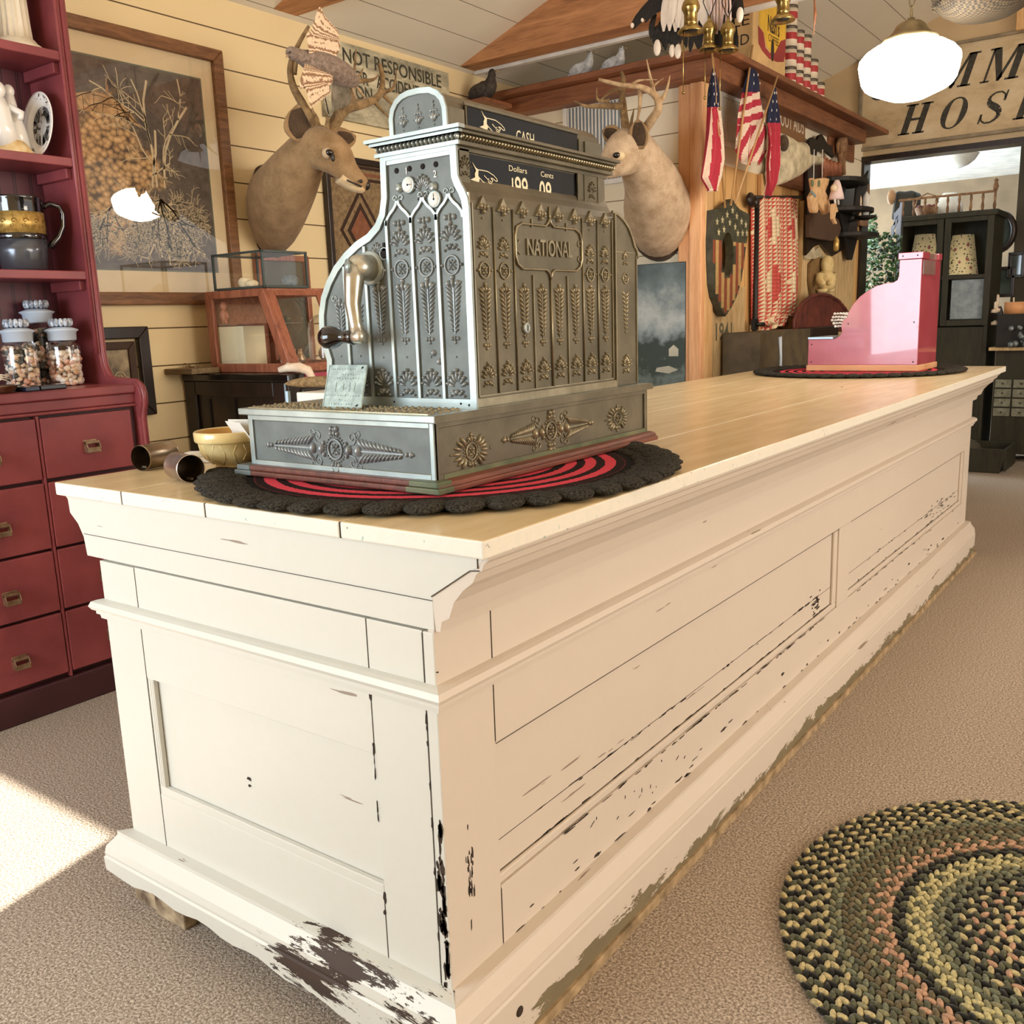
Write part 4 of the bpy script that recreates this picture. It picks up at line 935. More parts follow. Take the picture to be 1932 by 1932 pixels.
# figurine group and plate on second shelf
zb = 1.7585
p = at(30, 285, X=-2.30); t = thing('porcelain_figurine', 'glazed white porcelain figurine group on the middle shelf of the red hutch', 'figurine', (-2.32, p.y, zb)); y = p.y
m = MB(); m.lathe([(.045, 0), (.048, .01), (.040, .022), (.030, .035), (.0, .04)], V(-2.32, y, zb), (0, 0, 1), 24, 0, True, 1)
m.build('base', pm('porcelain_gilt', '#eed7a6', .2, sc=40, col2='#d8ab62', coat=.3), t)
m = MB(); m.tube([V(-2.32, y-.012, zb+.02), V(-2.32, y-.015, zb+.07), V(-2.32, y-.02, zb+.11), V(-2.32, y-.018, zb+.135)], [.034, .026, .024, .014], 14); m.ell((-2.315, y-.018, zb+.152), (.017, .016, .020), None, 14, 10)
m.tube([V(-2.31, y-.0, zb+.115), V(-2.295, y+.022, zb+.10), V(-2.285, y+.012, zb+.085)], [.009, .008, .006], 8); m.build('seated_figure', 'porcelain', t)
m = MB(); m.tube([V(-2.34, y+.032, zb+.01), V(-2.34, y+.03, zb+.06), V(-2.34, y+.02, zb+.11), V(-2.338, y+.018, zb+.15)], [.026, .022, .017, .012], 12); m.ell((-2.336, y+.018, zb+.158), (.014, .013, .016), None, 12, 8); m.build('standing_figure', 'porcelain', t)
rescale(t, 1.3)
def mk_plate():
    g = NG('plate_glaze'); v = g.co(); n = g.noise(v, 60, 5, .7); n2 = g.noise(g.co((1, 1, 1), (3, 3, 3)), 16, 3)
    c = g.mix(g.math('MULTIPLY', g.math('GREATER_THAN', n, .55), g.math('GREATER_THAN', n2, .5)), srgb('#f1eeea'), srgb('#5a4a3c')); g.base(c); g.set(rough=.1, spec=.6); MT['plate_glaze'] = g.m
mk_plate()
pc = at(79, 229, X=-2.31); t = thing('oval_plate', 'white decorated oval plate with dark transfer print standing upright on the middle shelf', 'plate', (pc.x, pc.y, zb))
ax = V(.12, -1, .16).normalized(); up = V(0, 0, 1); b = ax.cross(up).normalized(); a = b.cross(ax).normalized(); c0 = V(pc.x, pc.y, zb+.106)
m = MB(); R_ = []
for r, h in ((.02, -.004), (.62, -.004), (.70, .006), (.97, .014), (1.0, .017), (.985, .019), (.70, .011), (.62, .001), (.02, .001)):
    R_.append([c0+ax*h+a*(.105*r*math.cos(q))+b*(.078*r*math.sin(q)) for q in [2*PI*i/40 for i in range(40)]])
m.rings(R_); m.build('dish', 'porcelain', t)
m = MB(); m.rings([[c0+ax*(.0014+.0001*0)+a*(.105*r*math.cos(q))+b*(.078*r*math.sin(q)) for q in [2*PI*i/40 for i in range(40)]] for r in (.02, .60)], cap=True); m.build('centre_print', 'plate_glaze', t)
m = MB(); m.rings([[c0+ax*hh+a*(.105*r*math.cos(q))+b*(.078*r*math.sin(q)) for q in [2*PI*i/40 for i in range(40)]] for r, hh in ((.76, .0139), (.93, .0181))], cap=False); m.build('rim_print', 'plate_glaze', t)
# tankard
zb = 1.3965; p = at(52, 502, X=-2.31); yy = p.y; xx = -2.33
t = thing('tankard', 'large dark glazed tankard with a gold band and black handle on the red hutch', 'tankard', (xx, yy, zb))
m = MB(); m.lathe([(.052, 0), (.058, .008), (.064, .05), (.066, .085)], V(xx, yy, zb), (0, 0, 1), 36); m.build('lower_body', 'grey_glaze', t)
m = MB(); m.lathe([(.066, .085), (.0675, .088), (.0675, .098), (.066, .101)], V(xx, yy, zb), (0, 0, 1), 36); m.lathe([(.066, .158), (.0665, .162), (.067, .194), (.069, .199), (.066, .20), (.062, .196), (.058, .10), (0, .10)], V(xx, yy, zb), (0, 0, 1), 36, cap=False); m.build('black_bands', 'black_glaze', t)
m = MB(); m.lathe([(.0661, .101), (.0658, .158)], V(xx, yy, zb), (0, 0, 1), 36); b_ = m.build('gold_panel', 'gold_band', t)
m = MB()
for i in range(7):
    an = -1.6+i*.45; c = V(xx+.066*math.cos(an), yy+.066*math.sin(an), zb+.128); Fg = fr(c, (-math.sin(an), math.cos(an), 0), (0, 0, 1)); scroll(m, Fg, .003, .004, .008, 1, 0, .25); scroll(m, Fg, -.004, -.008, .006, -1, 1, .25)
m.build('gold_scrollwork', pm('dark_gilt', '#7c5620', .4, .3), b_)
m = MB(); hd = V(.35, .94, 0).normalized(); H0 = V(xx, yy, zb); m.tube([H0+hd*.062+V(0, 0, .175), H0+hd*.085+V(0, 0, .186), H0+hd*.108+V(0, 0, .180), H0+hd*.116+V(0, 0, .160), H0+hd*.112+V(0, 0, .125), H0+hd*.098+V(0, 0, .095), H0+hd*.080+V(0, 0, .077), H0+hd*.072+V(0, 0, .065)], [.008, .0075, .007, .007, .0075, .008, .010, .009], 10); m.build('handle', 'black_glaze', t)
rescale(t, 1.18)
# glass jars
def mk_glass():
    g = NG('jar_glass'); g.t.nodes.remove(g.p); tr = g.n('ShaderNodeBsdfTransparent'); gl = g.n('ShaderNodeBsdfGlossy'); gl.inputs['Roughness'].default_value = .04; gl.inputs['Color'].default_value = (1, 1, 1, 1)
    lw = g.n('ShaderNodeLayerWeight'); lw.inputs[0].default_value = .35; mx = g.n('ShaderNodeMixShader'); g.l(g.math('ADD', g.math('MULTIPLY', lw.outputs['Facing'], .55), .04), mx.inputs[0]); g.l(tr.outputs[0], mx.inputs[1]); g.l(gl.outputs[0], mx.inputs[2]); g.l(mx.outputs[0], g.out.inputs[0]); MT['jar_glass'] = g.m
    g = NG('pane_glass'); g.t.nodes.remove(g.p); tr = g.n('ShaderNodeBsdfTransparent'); gl = g.n('ShaderNodeBsdfGlossy'); gl.inputs['Roughness'].default_value = .01
    fn = g.n('ShaderNodeLayerWeight'); fn.inputs[0].default_value = .5; mx = g.n('ShaderNodeMixShader'); g.l(g.math('ADD', g.math('MULTIPLY', g.math('POWER', fn.outputs['Facing'], 4.0), .85), .05), mx.inputs[0]); g.l(tr.outputs[0], mx.inputs[1]); g.l(gl.outputs[0], mx.inputs[2]); g.l(mx.outputs[0], g.out.inputs[0]); MT['pane_glass'] = g.m
mk_glass(); pm('frosted_glass', '#cfdcea', .35, spec=.6, var=.05, coat=.3)
pm('shell_cream', '#f3e2c8', .35, sc=30, col2='#d8a878'); pm('shell_pink', '#eab9a0', .35, sc=30, col2='#b87a58'); pm('shell_white', '#fbf5ea', .35, sc=30, col2='#d8c4a8'); pm('shell_dark', '#4a4a3a', .5, sc=30, col2='#2a2820')
def jar(p, h, r, label, mats, seed, fill=.93):
    t = thing('glass_jar', label, 'jar', (p.x, p.y, p.z), 0, 'glass jars of shells'); p = V(*p); rr = random.Random(seed)
    m = MB(); m.lathe([(r*.96, 0), (r, .006), (r, h*.86), (r*.96, h*.92), (r*.80, h*.96), (r*.74, h)], p, (0, 0, 1), 32, cap=False); m.build('jar_body', 'jar_glass', t)
    m = MB(); m.lathe([(r*.80, h), (r*.84, h+.002), (r*.86, h+r*.50), (r*1.02, h+r*.62), (r*1.02, h+r*.66), (r*.7, h+r*.78), (r*.45, h+r*.86)], p, (0, 0, 1), 32); l_ = m.build('ground_neck', 'frosted_glass', t)
    m = MB(); c = p+V(0, 0, h+r*1.12); m.ell(c, (r*.66, r*.66, r*.24), None, 24, 12)
    for i in range(14): a = 2*PI*i/14; m.ell(c+V(r*.60*math.cos(a), r*.60*math.sin(a), 0), (r*.16, r*.16, r*.26), None, 8, 6)
    m.build('faceted_stopper', pm('crystal', '#dfe9f4', .05, .0, sc=50, col2='#44506a', spec=1.0) if 'crystal' not in MT else 'crystal', t)
    m = MB(); n = int(h*fill/.011)
    for i in range(n):
        for j in range(17):
            a = rr.random()*2*PI; q = r*(.88 if j < 13 else .5)*(.93+.08*rr.random()); k = rr.randrange(len(mats)); s = rr.uniform(.008, .015)
            m.ell(p+V(q*math.cos(a)*.92, q*math.sin(a)*.92, .010+i*.011+rr.uniform(-.004, .004)), (s, s*.8, s*.55), Matrix.Rotation(rr.random()*6, 3, 'X') @ Matrix.Rotation(rr.random()*6, 3, 'Y'), 7, 4, k)
    tag(m.build('shells', mats, t), None, None, None, 'stuff')
    return t
za = 1.0195
p = at(68, 722, X=-2.22); jar(V(-2.285, at(44, 718, X=-2.285).y, za), .150, .054, 'glass stoppered jar of tan shells, left of the front two', ['shell_cream', 'shell_pink', 'shell_white', 'shell_cream', 'shell_dark'], 3)
jar(V(-2.265, at(128, 722, X=-2.265).y+.0, za), .150, .053, 'glass stoppered jar of white shells, nearest the hutch end board', ['shell_white', 'shell_white', 'shell_cream', 'shell_pink'], 4, .8)
jar(V(-2.385, at(84, 700, X=-2.385).y, za), .212, .055, 'taller glass jar standing behind the other two shell jars', ['shell_dark', 'shell_cream', 'shell_dark', 'shell_dark', 'shell_pink'], 5)
q = at(75, 738, X=-2.10)
m = MB(); m.box((-2.16, q.y-.055, 1.0185), (-2.075, q.y-.01, 1.033)); tag(m.build('glazed_tile', pm('blue_black_glaze', '#27334a', .08, spec=.8), None, .003), 'small glossy blue-black dish between tray and jars', 'dish')
m = MB(); m.box((-2.17, q.y+.0, 1.0185), (-2.09, q.y+.085, 1.034)); tag(m.build('black_box', 'black_glaze', None, .003), 'flat glossy black box in front of the jar of white shells', 'box')
q = at(15, 735, X=-2.10)
t = thing('oval_tray', 'dark oval tray with a metal rim at the left end of the hutch ledge', 'tray', (-2.15, q.y-.05, 1.0185)); m = MB(); m.lathe([(.085, 0), (.095, .004), (.105, .020), (.108, .022), (.102, .020), (.09, .006), (0, .004)], V(-2.15, q.y-.055, 1.0188), (0, 0, 1), 36, 0, True, .8, False); m.build('tray_dish', 'pull_bronze', t)
m = MB(); c = V(-2.13, q.y-.06, 1.045)
for i in range(3): m.tube([c+V(0, -.08, -.018+.012*i), c+V(.0, -.0, .012*i-.012), c+V(.01, .055, .016+.006*i), c+V(.0, .085, .004+.01*i)], [.004, .0035, .003, .001], 6)
tag(m.build('antler_tines', 'shell_white'), 'bunch of pale twig-like tines lying on the oval tray', 'twig')
# ================================================================ left wall: framed prints
Xf = WX+.001
def frame(t, F, a0, a1, b0, b1, w, d, mat, name='frame'):
    m = MB()
    for (p, q, r, s) in (((a0, b0), (a1, b0), (a1-w, b0+w), (a0+w, b0+w)), ((a1, b0), (a1, b1), (a1-w, b1-w), (a1-w, b0+w)), ((a1, b1), (a0, b1), (a0+w, b1-w), (a1-w, b1-w)), ((a0, b1), (a0, b0), (a0+w, b0+w), (a0+w, b1-w))): m.prism(F, [p, q, r, s], 0, d)
    return m.build(name, mat, t, .004)
F = FW(WX+.002)
tr = at(411, 98, X=WX); br = at(437, 578, X=WX); z0_, z1_ = 1.292, tr.z; a0, a1 = .62, 1.675
t = thing('framed_print', 'large oak-framed print of a bare pale tree over golden rocks, glazed, on the yellow wall', 'picture', (WX, 1.15, z0_))
frame(t, F, a0, a1, z0_, z1_, .048, .028, 'oak_frame')
m = MB(); m.fbox(F, a0+.04, a1-.04, z0_+.04, z1_-.04, .0, .006); pm('mat_board', '#e4d0a8', .8, var=.03); m.build('mat_board', 'mat_board', t)
p0 = at(130, 105, X=WX); p1 = at(398, 512, X=WX); pr0 = (a0+.13, p1.z); pr1 = (at(388, 300, X=WX).y, at(368, 150, X=WX).z)
m = MB(); m.fbox(F, pr0[0]-.006, pr1[0]+.006, pr0[1]-.006, pr1[1]+.006, .006, .0068); m.build('inner_mat', pm('grey_green', '#6a7260', .8), t)
def mk_print():
    g = NG('print_ink'); o = g.xyz(g.co()); n = g.noise(g.co(), 9, 7, .7); n2 = g.noise(g.co((1, 1, 1), (4, 0, 0)), 26, 6, .7); vr = g.vor(g.co((1, 1, 1.2)), 44)
    dark = g.ramp(n2, [(.3, srgb('#37302a')), (.7, srgb('#6b5f54'))])
    gold = g.ramp(g.math('ADD', g.math('MULTIPLY', vr, .6), g.math('MULTIPLY', n2, .6)), [(.25, srgb('#e9c591')), (.55, srgb('#bd9562')), (.8, srgb('#4e3b28'))])
    # golden rocks gathered in a slanting mass, left of the middle
    a = g.math('ABSOLUTE', g.math('SUBTRACT', o[1], g.math('ADD', -.02, g.math('MULTIPLY', o[2], -.0))))
    bb = g.math('ABSOLUTE', g.math('SUBTRACT', o[2], .48))
    d = g.math('ADD', g.math('MULTIPLY', a, 2.6), g.math('MULTIPLY', bb, 1.9)); k = g.math('SUBTRACT', g.math('ADD', n, .42), d)
    g.base(g.mix(g.ramp(k, [(.28, 0.0), (.42, 1.0)]), dark, gold)); g.set(rough=.6); MT['print_ink'] = g.m
mk_print()
m = MB(); m.fbox(F, pr0[0], pr1[0], pr0[1], pr1[1], .0068, .0075); prn = m.build('print', 'print_ink', t)
m = MB(); rr = random.Random(12); G = lambda a, b, c=0: F(a, b, c+.0076); pw = pr1[0]-pr0[0]; ph = pr1[1]-pr0[1]
def branch(a, b, an, L, w, dep):
    P = [(a, b)]
    for i in range(5):
        an += rr.uniform(-.28, .28); a += math.cos(an)*L/5; b += math.sin(an)*L/5; P.append((a, b))
    if all(pr0[0]+.005 < x < pr1[0]-.005 and pr0[1]+.005 < y < pr1[1]-.005 for x, y in P): m.path(G, P, w, .0002)
    else: return
    if dep:
        for i in range(1, 6):
            if rr.random() < .8: branch(P[i][0], P[i][1], an+rr.choice((-1, 1))*rr.uniform(.4, 1.1), L*rr.uniform(.4, .62), w*.6, dep-1)
tx = pr0[0]+pw*.70
for x, L in ((tx, .62), (tx+.035, .56), (tx-.02, .34)): branch(x, pr0[1]+ph*.42, PI/2+.02, ph*L*.85, .009, 3)
for i in range(16): branch(tx+.01, pr0[1]+ph*.36, -PI/2+rr.uniform(-1.5, 1.1), ph*rr.uniform(.2, .38), .007, 3)
for i in range(9): branch(pr0[0]+pw*.45, pr0[1]+ph*.3, rr.uniform(-2.6, .4), ph*.2, .005, 2)
m.build('printed_tree', pm('pale_ink', '#dcc9a2', .6), prn)
m = MB(); P = [(.14, .76), (.20, .81), (.30, .84), (.40, .83), (.48, .77), (.53, .70), (.45, .735), (.36, .75), (.25, .745), (.18, .73)]
m.prism(G, [(pr0[0]+pw*(x+.12), pr0[1]+ph*y) for x, y in P], 0, .0002); m.build('printed_ledge', pm('gold_ink', '#d0a570', .6, sc=30, col2='#8a6840'), prn)
m = MB(); a_, b_ = pr0[0]+pw*.49, pr0[1]+ph*.84; m.path(G, [(a_, b_), (a_+.002, b_+.03), (a_+.006, b_+.055)], .006, .0003); m.path(G, [(a_+.006, b_), (a_+.008, b_+.03)], .005, .0003); m.build('printed_animal', pm('fawn_ink', '#b08a66', .6), prn)
m = MB(); m.fbox(F, a0+.045, a1-.045, z0_+.045, z1_-.045, .014, .0145); m.build('glazing', 'pane_glass', t)
# small dark frame below
q0 = at(200, 613, X=WX); q1 = at(262, 616, X=WX); q2 = at(280, 782, X=WX)
t = thing('framed_sepia_print', 'small dark carved picture frame holding a sepia print, below the large print', 'picture', (WX, q1.y-.2, q2.z)); a1_ = q1.y+.02
frame(t, F, a1_-.42, a1_, q2.z, q1.z, .045, .03, 'dark_wood'); frame(t, FW(WX+.006), a1_-.36, a1_-.055, q2.z+.055, q1.z-.055, .03, .012, pm('brown_mat', '#4a3424', .7), 'liner')
m = MB(); m.fbox(F, a1_-.34, a1_-.08, q2.z+.08, q1.z-.08, 0, .006); m.build('sepia_print', pm('sepia', '#b8a584', .6, sc=14, col2='#3f372b'), t)
m = MB(); rosette(m, FW(WX+.009), a1_-.13, (q1.z+q2.z)/2-.02, .022); m.build('printed_wreath', 'pale_ink', t)
# framed blanket panel behind the deer
q0 = at(612, 292, X=WX+.03); q1 = at(720, 308, X=WX+.03); q2 = at(618, 545, X=WX+.03)
t = thing('framed_weaving', 'dark framed geometric woven panel with brown diamonds, behind the left deer head', 'textile', (WX, q0.y+.4, 1.3)); a0_, a1_, b0_, b1_ = q0.y, q0.y+.92, 1.24, q0.z+.01
frame(t, FW(WX+.003), a0_, a1_, b0_, b1_, .028, .03, 'dark_wood')
m = MB(); m.fbox(FW(WX+.003), a0_+.02, a1_-.02, b0_+.02, b1_-.02, 0, .006); wv = m.build('cloth', pm('weave_tan', '#97805f', .95, sc=60, col2='#6e5a40'), t)
m = MB(); G = FW(WX+.0092)
for k in range(3):
    c_ = (a0_+.23+.31*k, (b0_+b1_)/2+.03)
    for s, mm in ((.20, 0), (.17, 1), (.135, 0), (.10, 2)):
        m.prism(lambda a, b, c=0, s=s: G(a, b, c+(.3-s)*.004), [(c_[0]-s*.72, c_[1]), (c_[0], c_[1]-s), (c_[0]+s*.72, c_[1]), (c_[0], c_[1]+s)], 0, .0004, mm)
for i, b in enumerate((b1_-.045, b1_-.075, b1_-.10, b0_+.05, b0_+.09, b0_+.13, b0_+.16)): m.fbox(G, a0_+.03, a1_-.03, b, b+.014, 0, .0006, i % 2 and 2 or 0)
m.build('woven_figures', [pm('weave_brown', '#3f2a20', .95), 'weave_tan', pm('weave_rust', '#8d5b42', .95, sc=40)], wv)
# accidents sign
q0 = at(640, 72, X=WX+.02); q1 = at(846, 138, X=WX+.02); q2 = at(846, 196, X=WX+.02); t = thing('warning_board', 'weathered grey painted board lettered NOT RESPONSIBLE FOR ACCIDENTS below the ceiling', 'sign', (WX, q1.y-.4, q2.z))
b1_ = q1.z-.0; b0_ = q1.z-.34; a1_ = q1.y; a0_ = q0.y-.12; G = FW(WX+.0205)
g = NG('sign_grey'); n = g.noise(g.co((1, .3, 1)), 12, 6, .7); g.base(g.ramp(n, [(.40, srgb('#8c8672')), (.52, srgb('#b3ab90')), (.62, srgb('#d6cdb0'))])); g.set(rough=.85); MT['sign_grey'] = g.m
m = MB(); m.fbox(FW(WX+.001), a0_, a1_, b0_, b1_, 0, .0185); m.build('board', 'sign_grey', t)
m = MB(); text(m, G, 'NOT RESPONSIBLE', 2.36, 2.385, .060, 0, .0005, w=.70, bold=.012, al='LEFT'); text(m, G, 'ACCIDENTS', 2.575, 2.305, .058, 0, .0005, w=.34, bold=.012, al='LEFT'); text(m, G, 'FOR', 2.40, 2.305, .055, 0, .0005, w=.12, bold=.012, al='LEFT'); text(m, G, 'ON', 2.43, 2.235, .06, 0, .0005, w=.11, bold=.01, al='LEFT'); m.build('lettering', pm('sign_black', '#2b2a24', .8, sc=40, col2='#55523f'), t)
# ================================================================ black dresser, showcase and glass box against the left wall
DRY = 1.36
t = thing('dresser', 'black painted low dresser with red worn edge and dark panelled end against the yellow wall', 'dresser', (-2.2, 1.9, 0)); DX0, DX1, DY0, DY1, DZ = WX+.012, -1.87, DRY, 2.9, 1.02
m = MB(); m.box((DX0, DY0, .0), (DX1, DY1, DZ-.03)); m.build('carcass', 'dark_wood', t, .004)
m = MB(); m.box((DX0, DY0-.02, DZ-.03), (DX1+.03, DY1+.02, DZ)); m.build('top', pm('black_gloss', '#15110f', .15, spec=.7), t, .005)
m = MB(); m.box((DX1+.030, DY0+.06, DZ-.022), (DX1+.034, DY1, DZ-.002)); m.build('worn_edge', pm('oxblood', '#b5485a', .3), t)
F_ = FY(DY0)
m = MB(); panel_frame(m, F_, DX0, DX1, .0, DZ-.031, .07, .012); m.build('end_frame', 'dark_wood', t, .003)
m = MB(); m.fbox(F_, DX0+.14, DX0+.15, .08, DZ-.1, .0, .006); m.fbox(F_, DX0+.30, DX0+.31, .08, DZ-.1, 0, .006); m.build('plank_joint', 'oxblood' if False else 'black_iron', t)
m = MB(); m.box((DX1-.006, DY0-.0125, .3), (DX1+.003, DY0-.012, DZ-.035)); m.build('corner_line', 'pale_steel', t)  # thin pale line drawn down the dresser's right corner
for i in range(2):
    m = MB(); m.fbox(FW(DX1), DY0+.06+.76*i, DY0+.78+.76*i, DZ-.26, DZ-.06, 0, .012); dr = m.build('drawer', 'dark_wood', t, .004); m = MB(); m.ell((DX1+.025, DY0+.42+.76*i, DZ-.16), (.013, .016, .016), None, 12, 8); m.build('knob', 'black_iron', dr)
# showcase
SY = 1.41; cp = [at(399, 697, Y=SY), at(551, 694, Y=SY), at(495, 543, Y=SY), at(383, 548, Y=SY)]
zb = DZ+.001; xs_ = [cp[0].x, cp[1].x, cp[2].x, cp[0].x]; zt = cp[2].z; L_ = .30
t = thing('slanted_showcase', 'cherry-framed slant-front glass showcase with a doll inside, on the black dresser', 'showcase', (-2.2, SY+.3, zb))
prof = [(xs_[0], zb), (xs_[1], zb), (xs_[2], zt), (xs_[3], zt)]
def trap_frame(y, name):
    m = MB(); F = fr((0, y, 0), (1, 0, 0), (0, 0, 1)); w = .042
    A, B_, C_, D_ = prof; k = (xs_[1]-xs_[2])/(zt-zb)
    a, b, c, d = (A[0]+w, A[1]+w*.8), (B_[0]-w-.8*w*k, B_[1]+w*.8), (C_[0]-w+.7*w*k, C_[1]-w*.7), (D_[0]+w, D_[1]-w*.7)
    for P in ([A, B_, b, a], [B_, C_, c, b], [C_, D_, d, c], [D_, A, a, d]): m.prism(F, P, 0, -.018)
    m.build(name, 'cherry', t, .003); return (a, b, c, d)
q = trap_frame(SY, 'end_frame'); trap_frame(SY+L_, 'end_frame')
m = MB(); m.prism(fr((0, SY+.009, 0), (1, 0, 0), (0, 0, 1)), q, 0, -.002); m.build('end_pane', 'pane_glass', t)
m = MB(); m.box((xs_[0], SY+.019, zb), (xs_[1], SY+L_-.001, zb+.02)); m.box((xs_[3], SY+.019, zt-.02), (xs_[2], SY+L_-.001, zt)); m.box((xs_[0], SY+.019, zb+.02), (xs_[0]+.012, SY+L_-.001, zt-.02)); m.build('case_boards', 'cherry_x', t, .002)
n_ = V(1, 0, (xs_[1]-xs_[2])/(zt-zb)).normalized(); sl = V(xs_[2]-xs_[1], 0, zt-zb).normalized(); Ff = fr(V(xs_[1], 0, zb)-n_*.003, (0, 1, 0), sl); LL = math.hypot(xs_[1]-xs_[2], zt-zb)
m = MB(); panel_frame(m, Ff, SY+.019, SY+L_-.001, .0, LL, .035, -.012); m.build('front_frame', 'cherry', t, .002)
m = MB(); m.fbox(Ff, SY+.05, SY+L_-.04, .03, LL-.03, -.007, -.005); m.build('front_pane', 'pane_glass', t)
m = MB(); zsh = at(440, 612, Y=SY+.03).z; m.box((xs_[0]+.013, SY+.022, zsh-.006), (xs_[2]+.02, SY+L_-.03, zsh)); m.build('inner_shelf', 'pane_glass', t)
a = at(411, 678, Y=SY+.035); b = at(462, 616, Y=SY+.035)
m = MB(); m.box((a.x, SY+.025, zb+.0205), (b.x, SY+.13, zsh-.008)); tag(m.build('card_box', pm('card_cream', '#ece2bd', .7, var=.03), None, .001), 'cream card box inside the slanted showcase below the little doll', 'box')
# doll
dp = at(425, 612, Y=SY+.045); dp.x = max(dp.x, xs_[0]+.045)
t2 = thing('celluloid_doll', 'tiny pink jointed doll standing inside the slanted showcase', 'doll', (dp.x, SY+.045, zsh))
pm('doll_pink', '#d98f72', .35, var=.05)
m = MB(); c = V(dp.x, SY+.045, zsh+.001); m.tube([c+V(0, 0, .008), c+V(0, 0, .02), c+V(0, 0, .036), c+V(0, 0, .044)], [.009, .012, .0105, .005], 12); m.ell(c+V(0, 0, .054), (.0105, .0105, .012), None, 12, 8)
for s in (-1, 1): m.tube([c+V(s*.010, 0, .038), c+V(s*.017, -.002, .028), c+V(s*.020, -.003, .018)], [.0038, .0035, .003], 7); m.tube([c+V(s*.005, 0, .012), c+V(s*.006, 0, .001)], [.005, .004], 8)
m.build('body', 'doll_pink', t2)
rescale(t2, 1.35)
for s, lab in ((0, 1), (1, 2), (2, 3)):
    m = MB(); c = V(xs_[2]-.04-.02*s, SY+.12+.055*s, zb+.021); m.lathe([(.018, 0), (.022, .02), (.012, .04), (.010, .055), (.013, .06)], c, (0, 0, 1), 14); tag(m.build('ornament_vase', ['shell_white', 'shell_pink', 'pull_bronze'][s]), ['small white vase inside the showcase, nearest the end pane', 'small pink vase in the middle of the showcase', 'small bronze vase at the back of the showcase'][s], 'vase')
# glass box on top
g0 = at(402, 542, Y=SY-.0); gA = at(404, 540, Y=SY); gB = at(496, 534, Y=SY); zt2 = at(490, 474, Y=SY).z
t = thing('glass_box', 'small glass box with dark metal edges on top of the slanted showcase', 'box', (-2.3, 1.4, zt)); x0, x1, y0_, y1_, z0_, z1_ = gA.x, gB.x, SY+.005, SY+.22, zt+.0012, zt2+.006
m = MB()
for x in (x0, x1):
    for y in (y0_, y1_): m.box((x-.004, y-.004, z0_), (x+.004, y+.004, z1_))
for z in (z0_, z1_-.008):
    for y in (y0_, y1_): m.box((x0, y-.004, z), (x1, y+.004, z+.008))
    for x in (x0, x1): m.box((x-.004, y0_, z), (x+.004, y1_, z+.008))
m.build('metal_edges', pm('lead_edge', '#4c5654', .5, .5), t)
m = MB(); m.box((x0, y0_, z0_+.001), (x1, y1_, z0_+.005)); m.build('base_plate', 'dusty_white', t)
for nm, a, b in (('glass_pane', (x0+.005, y0_-.001, z0_+.009), (x1-.005, y0_+.001, z1_-.009)), ('glass_pane', (x1-.001, y0_+.005, z0_+.009), (x1+.001, y1_-.005, z1_-.009)), ('glass_pane', (x0+.005, y0_+.005, z1_-.004), (x1-.005, y1_-.005, z1_-.002))):
    m = MB(); m.box(a, b); m.build(nm, 'pane_glass', t)
m = MB(); c = V((x0*.55+x1*.45), y0_+.06, z0_+.028); m.ell(c+V(-.02, 0, 0), (.030, .028, .022), None, 14, 9); m.ell(c+V(.018, .0, -.006), (.026, .024, .015), None, 14, 9); tag(m.build('cotton_ball', pm('fleece', '#f0dfba', .95, sc=80, bump=.6, bsc=120)), 'cream fleecy lump lying inside the glass box', 'curio')
m = MB(); c = V(x1-.03, y1_-.06, z0_+.03); m.ell(c, (.022, .04, .024), None, 12, 8); tag(m.build('mineral_curio', pm('mottled_grey', '#7d8a8c', .5, sc=60, col2='#3c4444')), 'mottled grey curio at the rear of the glass box', 'curio')
# framed mirror behind, reaching to the right of the showcase
q0 = at(573, 483, X=WX+.03); q1 = at(594, 688, X=WX+.03)
t = thing('wall_mirror', 'dark glass in a red-brown wooden frame leaning behind the showcase', 'picture', (WX, q0.y-.3, 1.0)); a1_ = q0.y+.03
frame(t, FW(WX+.006), a1_-.30, a1_, DZ+.002, q0.z, .026, .025, 'cherry')
m = MB(); m.fbox(FW(WX+.006), a1_-.28, a1_-.02, DZ+.02, q0.z-.02, 0, .008); m.build('dark_glass', pm('smoked_glass', '#55605a', .08, sc=4, col2='#2a302c', spec=.7), t)
# ledge plank, glass cloche, coral claw
m = MB(); a = at(313, 704, Y=DRY-.04); b = at(383, 704, Y=DRY-.04); m.box((max(a.x, WX+.004), DRY-.09, DZ+.001), (b.x, DRY+.04, DZ+.022)); tag(m.build('weathered_plank', 'grey_plank', None, .003), 'short weathered plank on the left corner of the black dresser', 'plank')
m = MB(); rr = random.Random(5)
for i in range(14): c = V(a.x+.09+rr.random()*.09, DRY-.02+rr.random()*.03, DZ+.023); m.tube([c, c+V(rr.uniform(-.02, .02), rr.uniform(-.01, .01), .004), c+V(rr.uniform(-.03, .03), 0, rr.uniform(.005, .018))], .0015, 4)
tag(m.build('twig_bundle', pm('twig', '#a88c64', .8), None), 'small tangle of dry twigs on the weathered plank', 'twig')
cl = at(612, 690, X=-2.28); t = thing('glass_cloche', 'glass dome cloche on the dresser behind the register crank', 'cloche', (-2.28, cl.y+.05, DZ)); c = V(-2.28, cl.y+.03, DZ+.001); R_ = .085
m = MB(); m.lathe([(R_, .012), (R_, .15), (R_*.92, .185), (R_*.6, .215), (.01, .225)], c, (0, 0, 1), 28, cap=False); m.build('dome', 'jar_glass', t)
m = MB(); m.lathe([(R_+.012, 0), (R_+.012, .011)], c, (0, 0, 1), 28); m.build('base', 'dark_wood', t); m = MB(); m.ell(c+V(0, 0, .236), (.01, .01, .012), None, 10, 7); m.build('knob', 'black_iron', t)
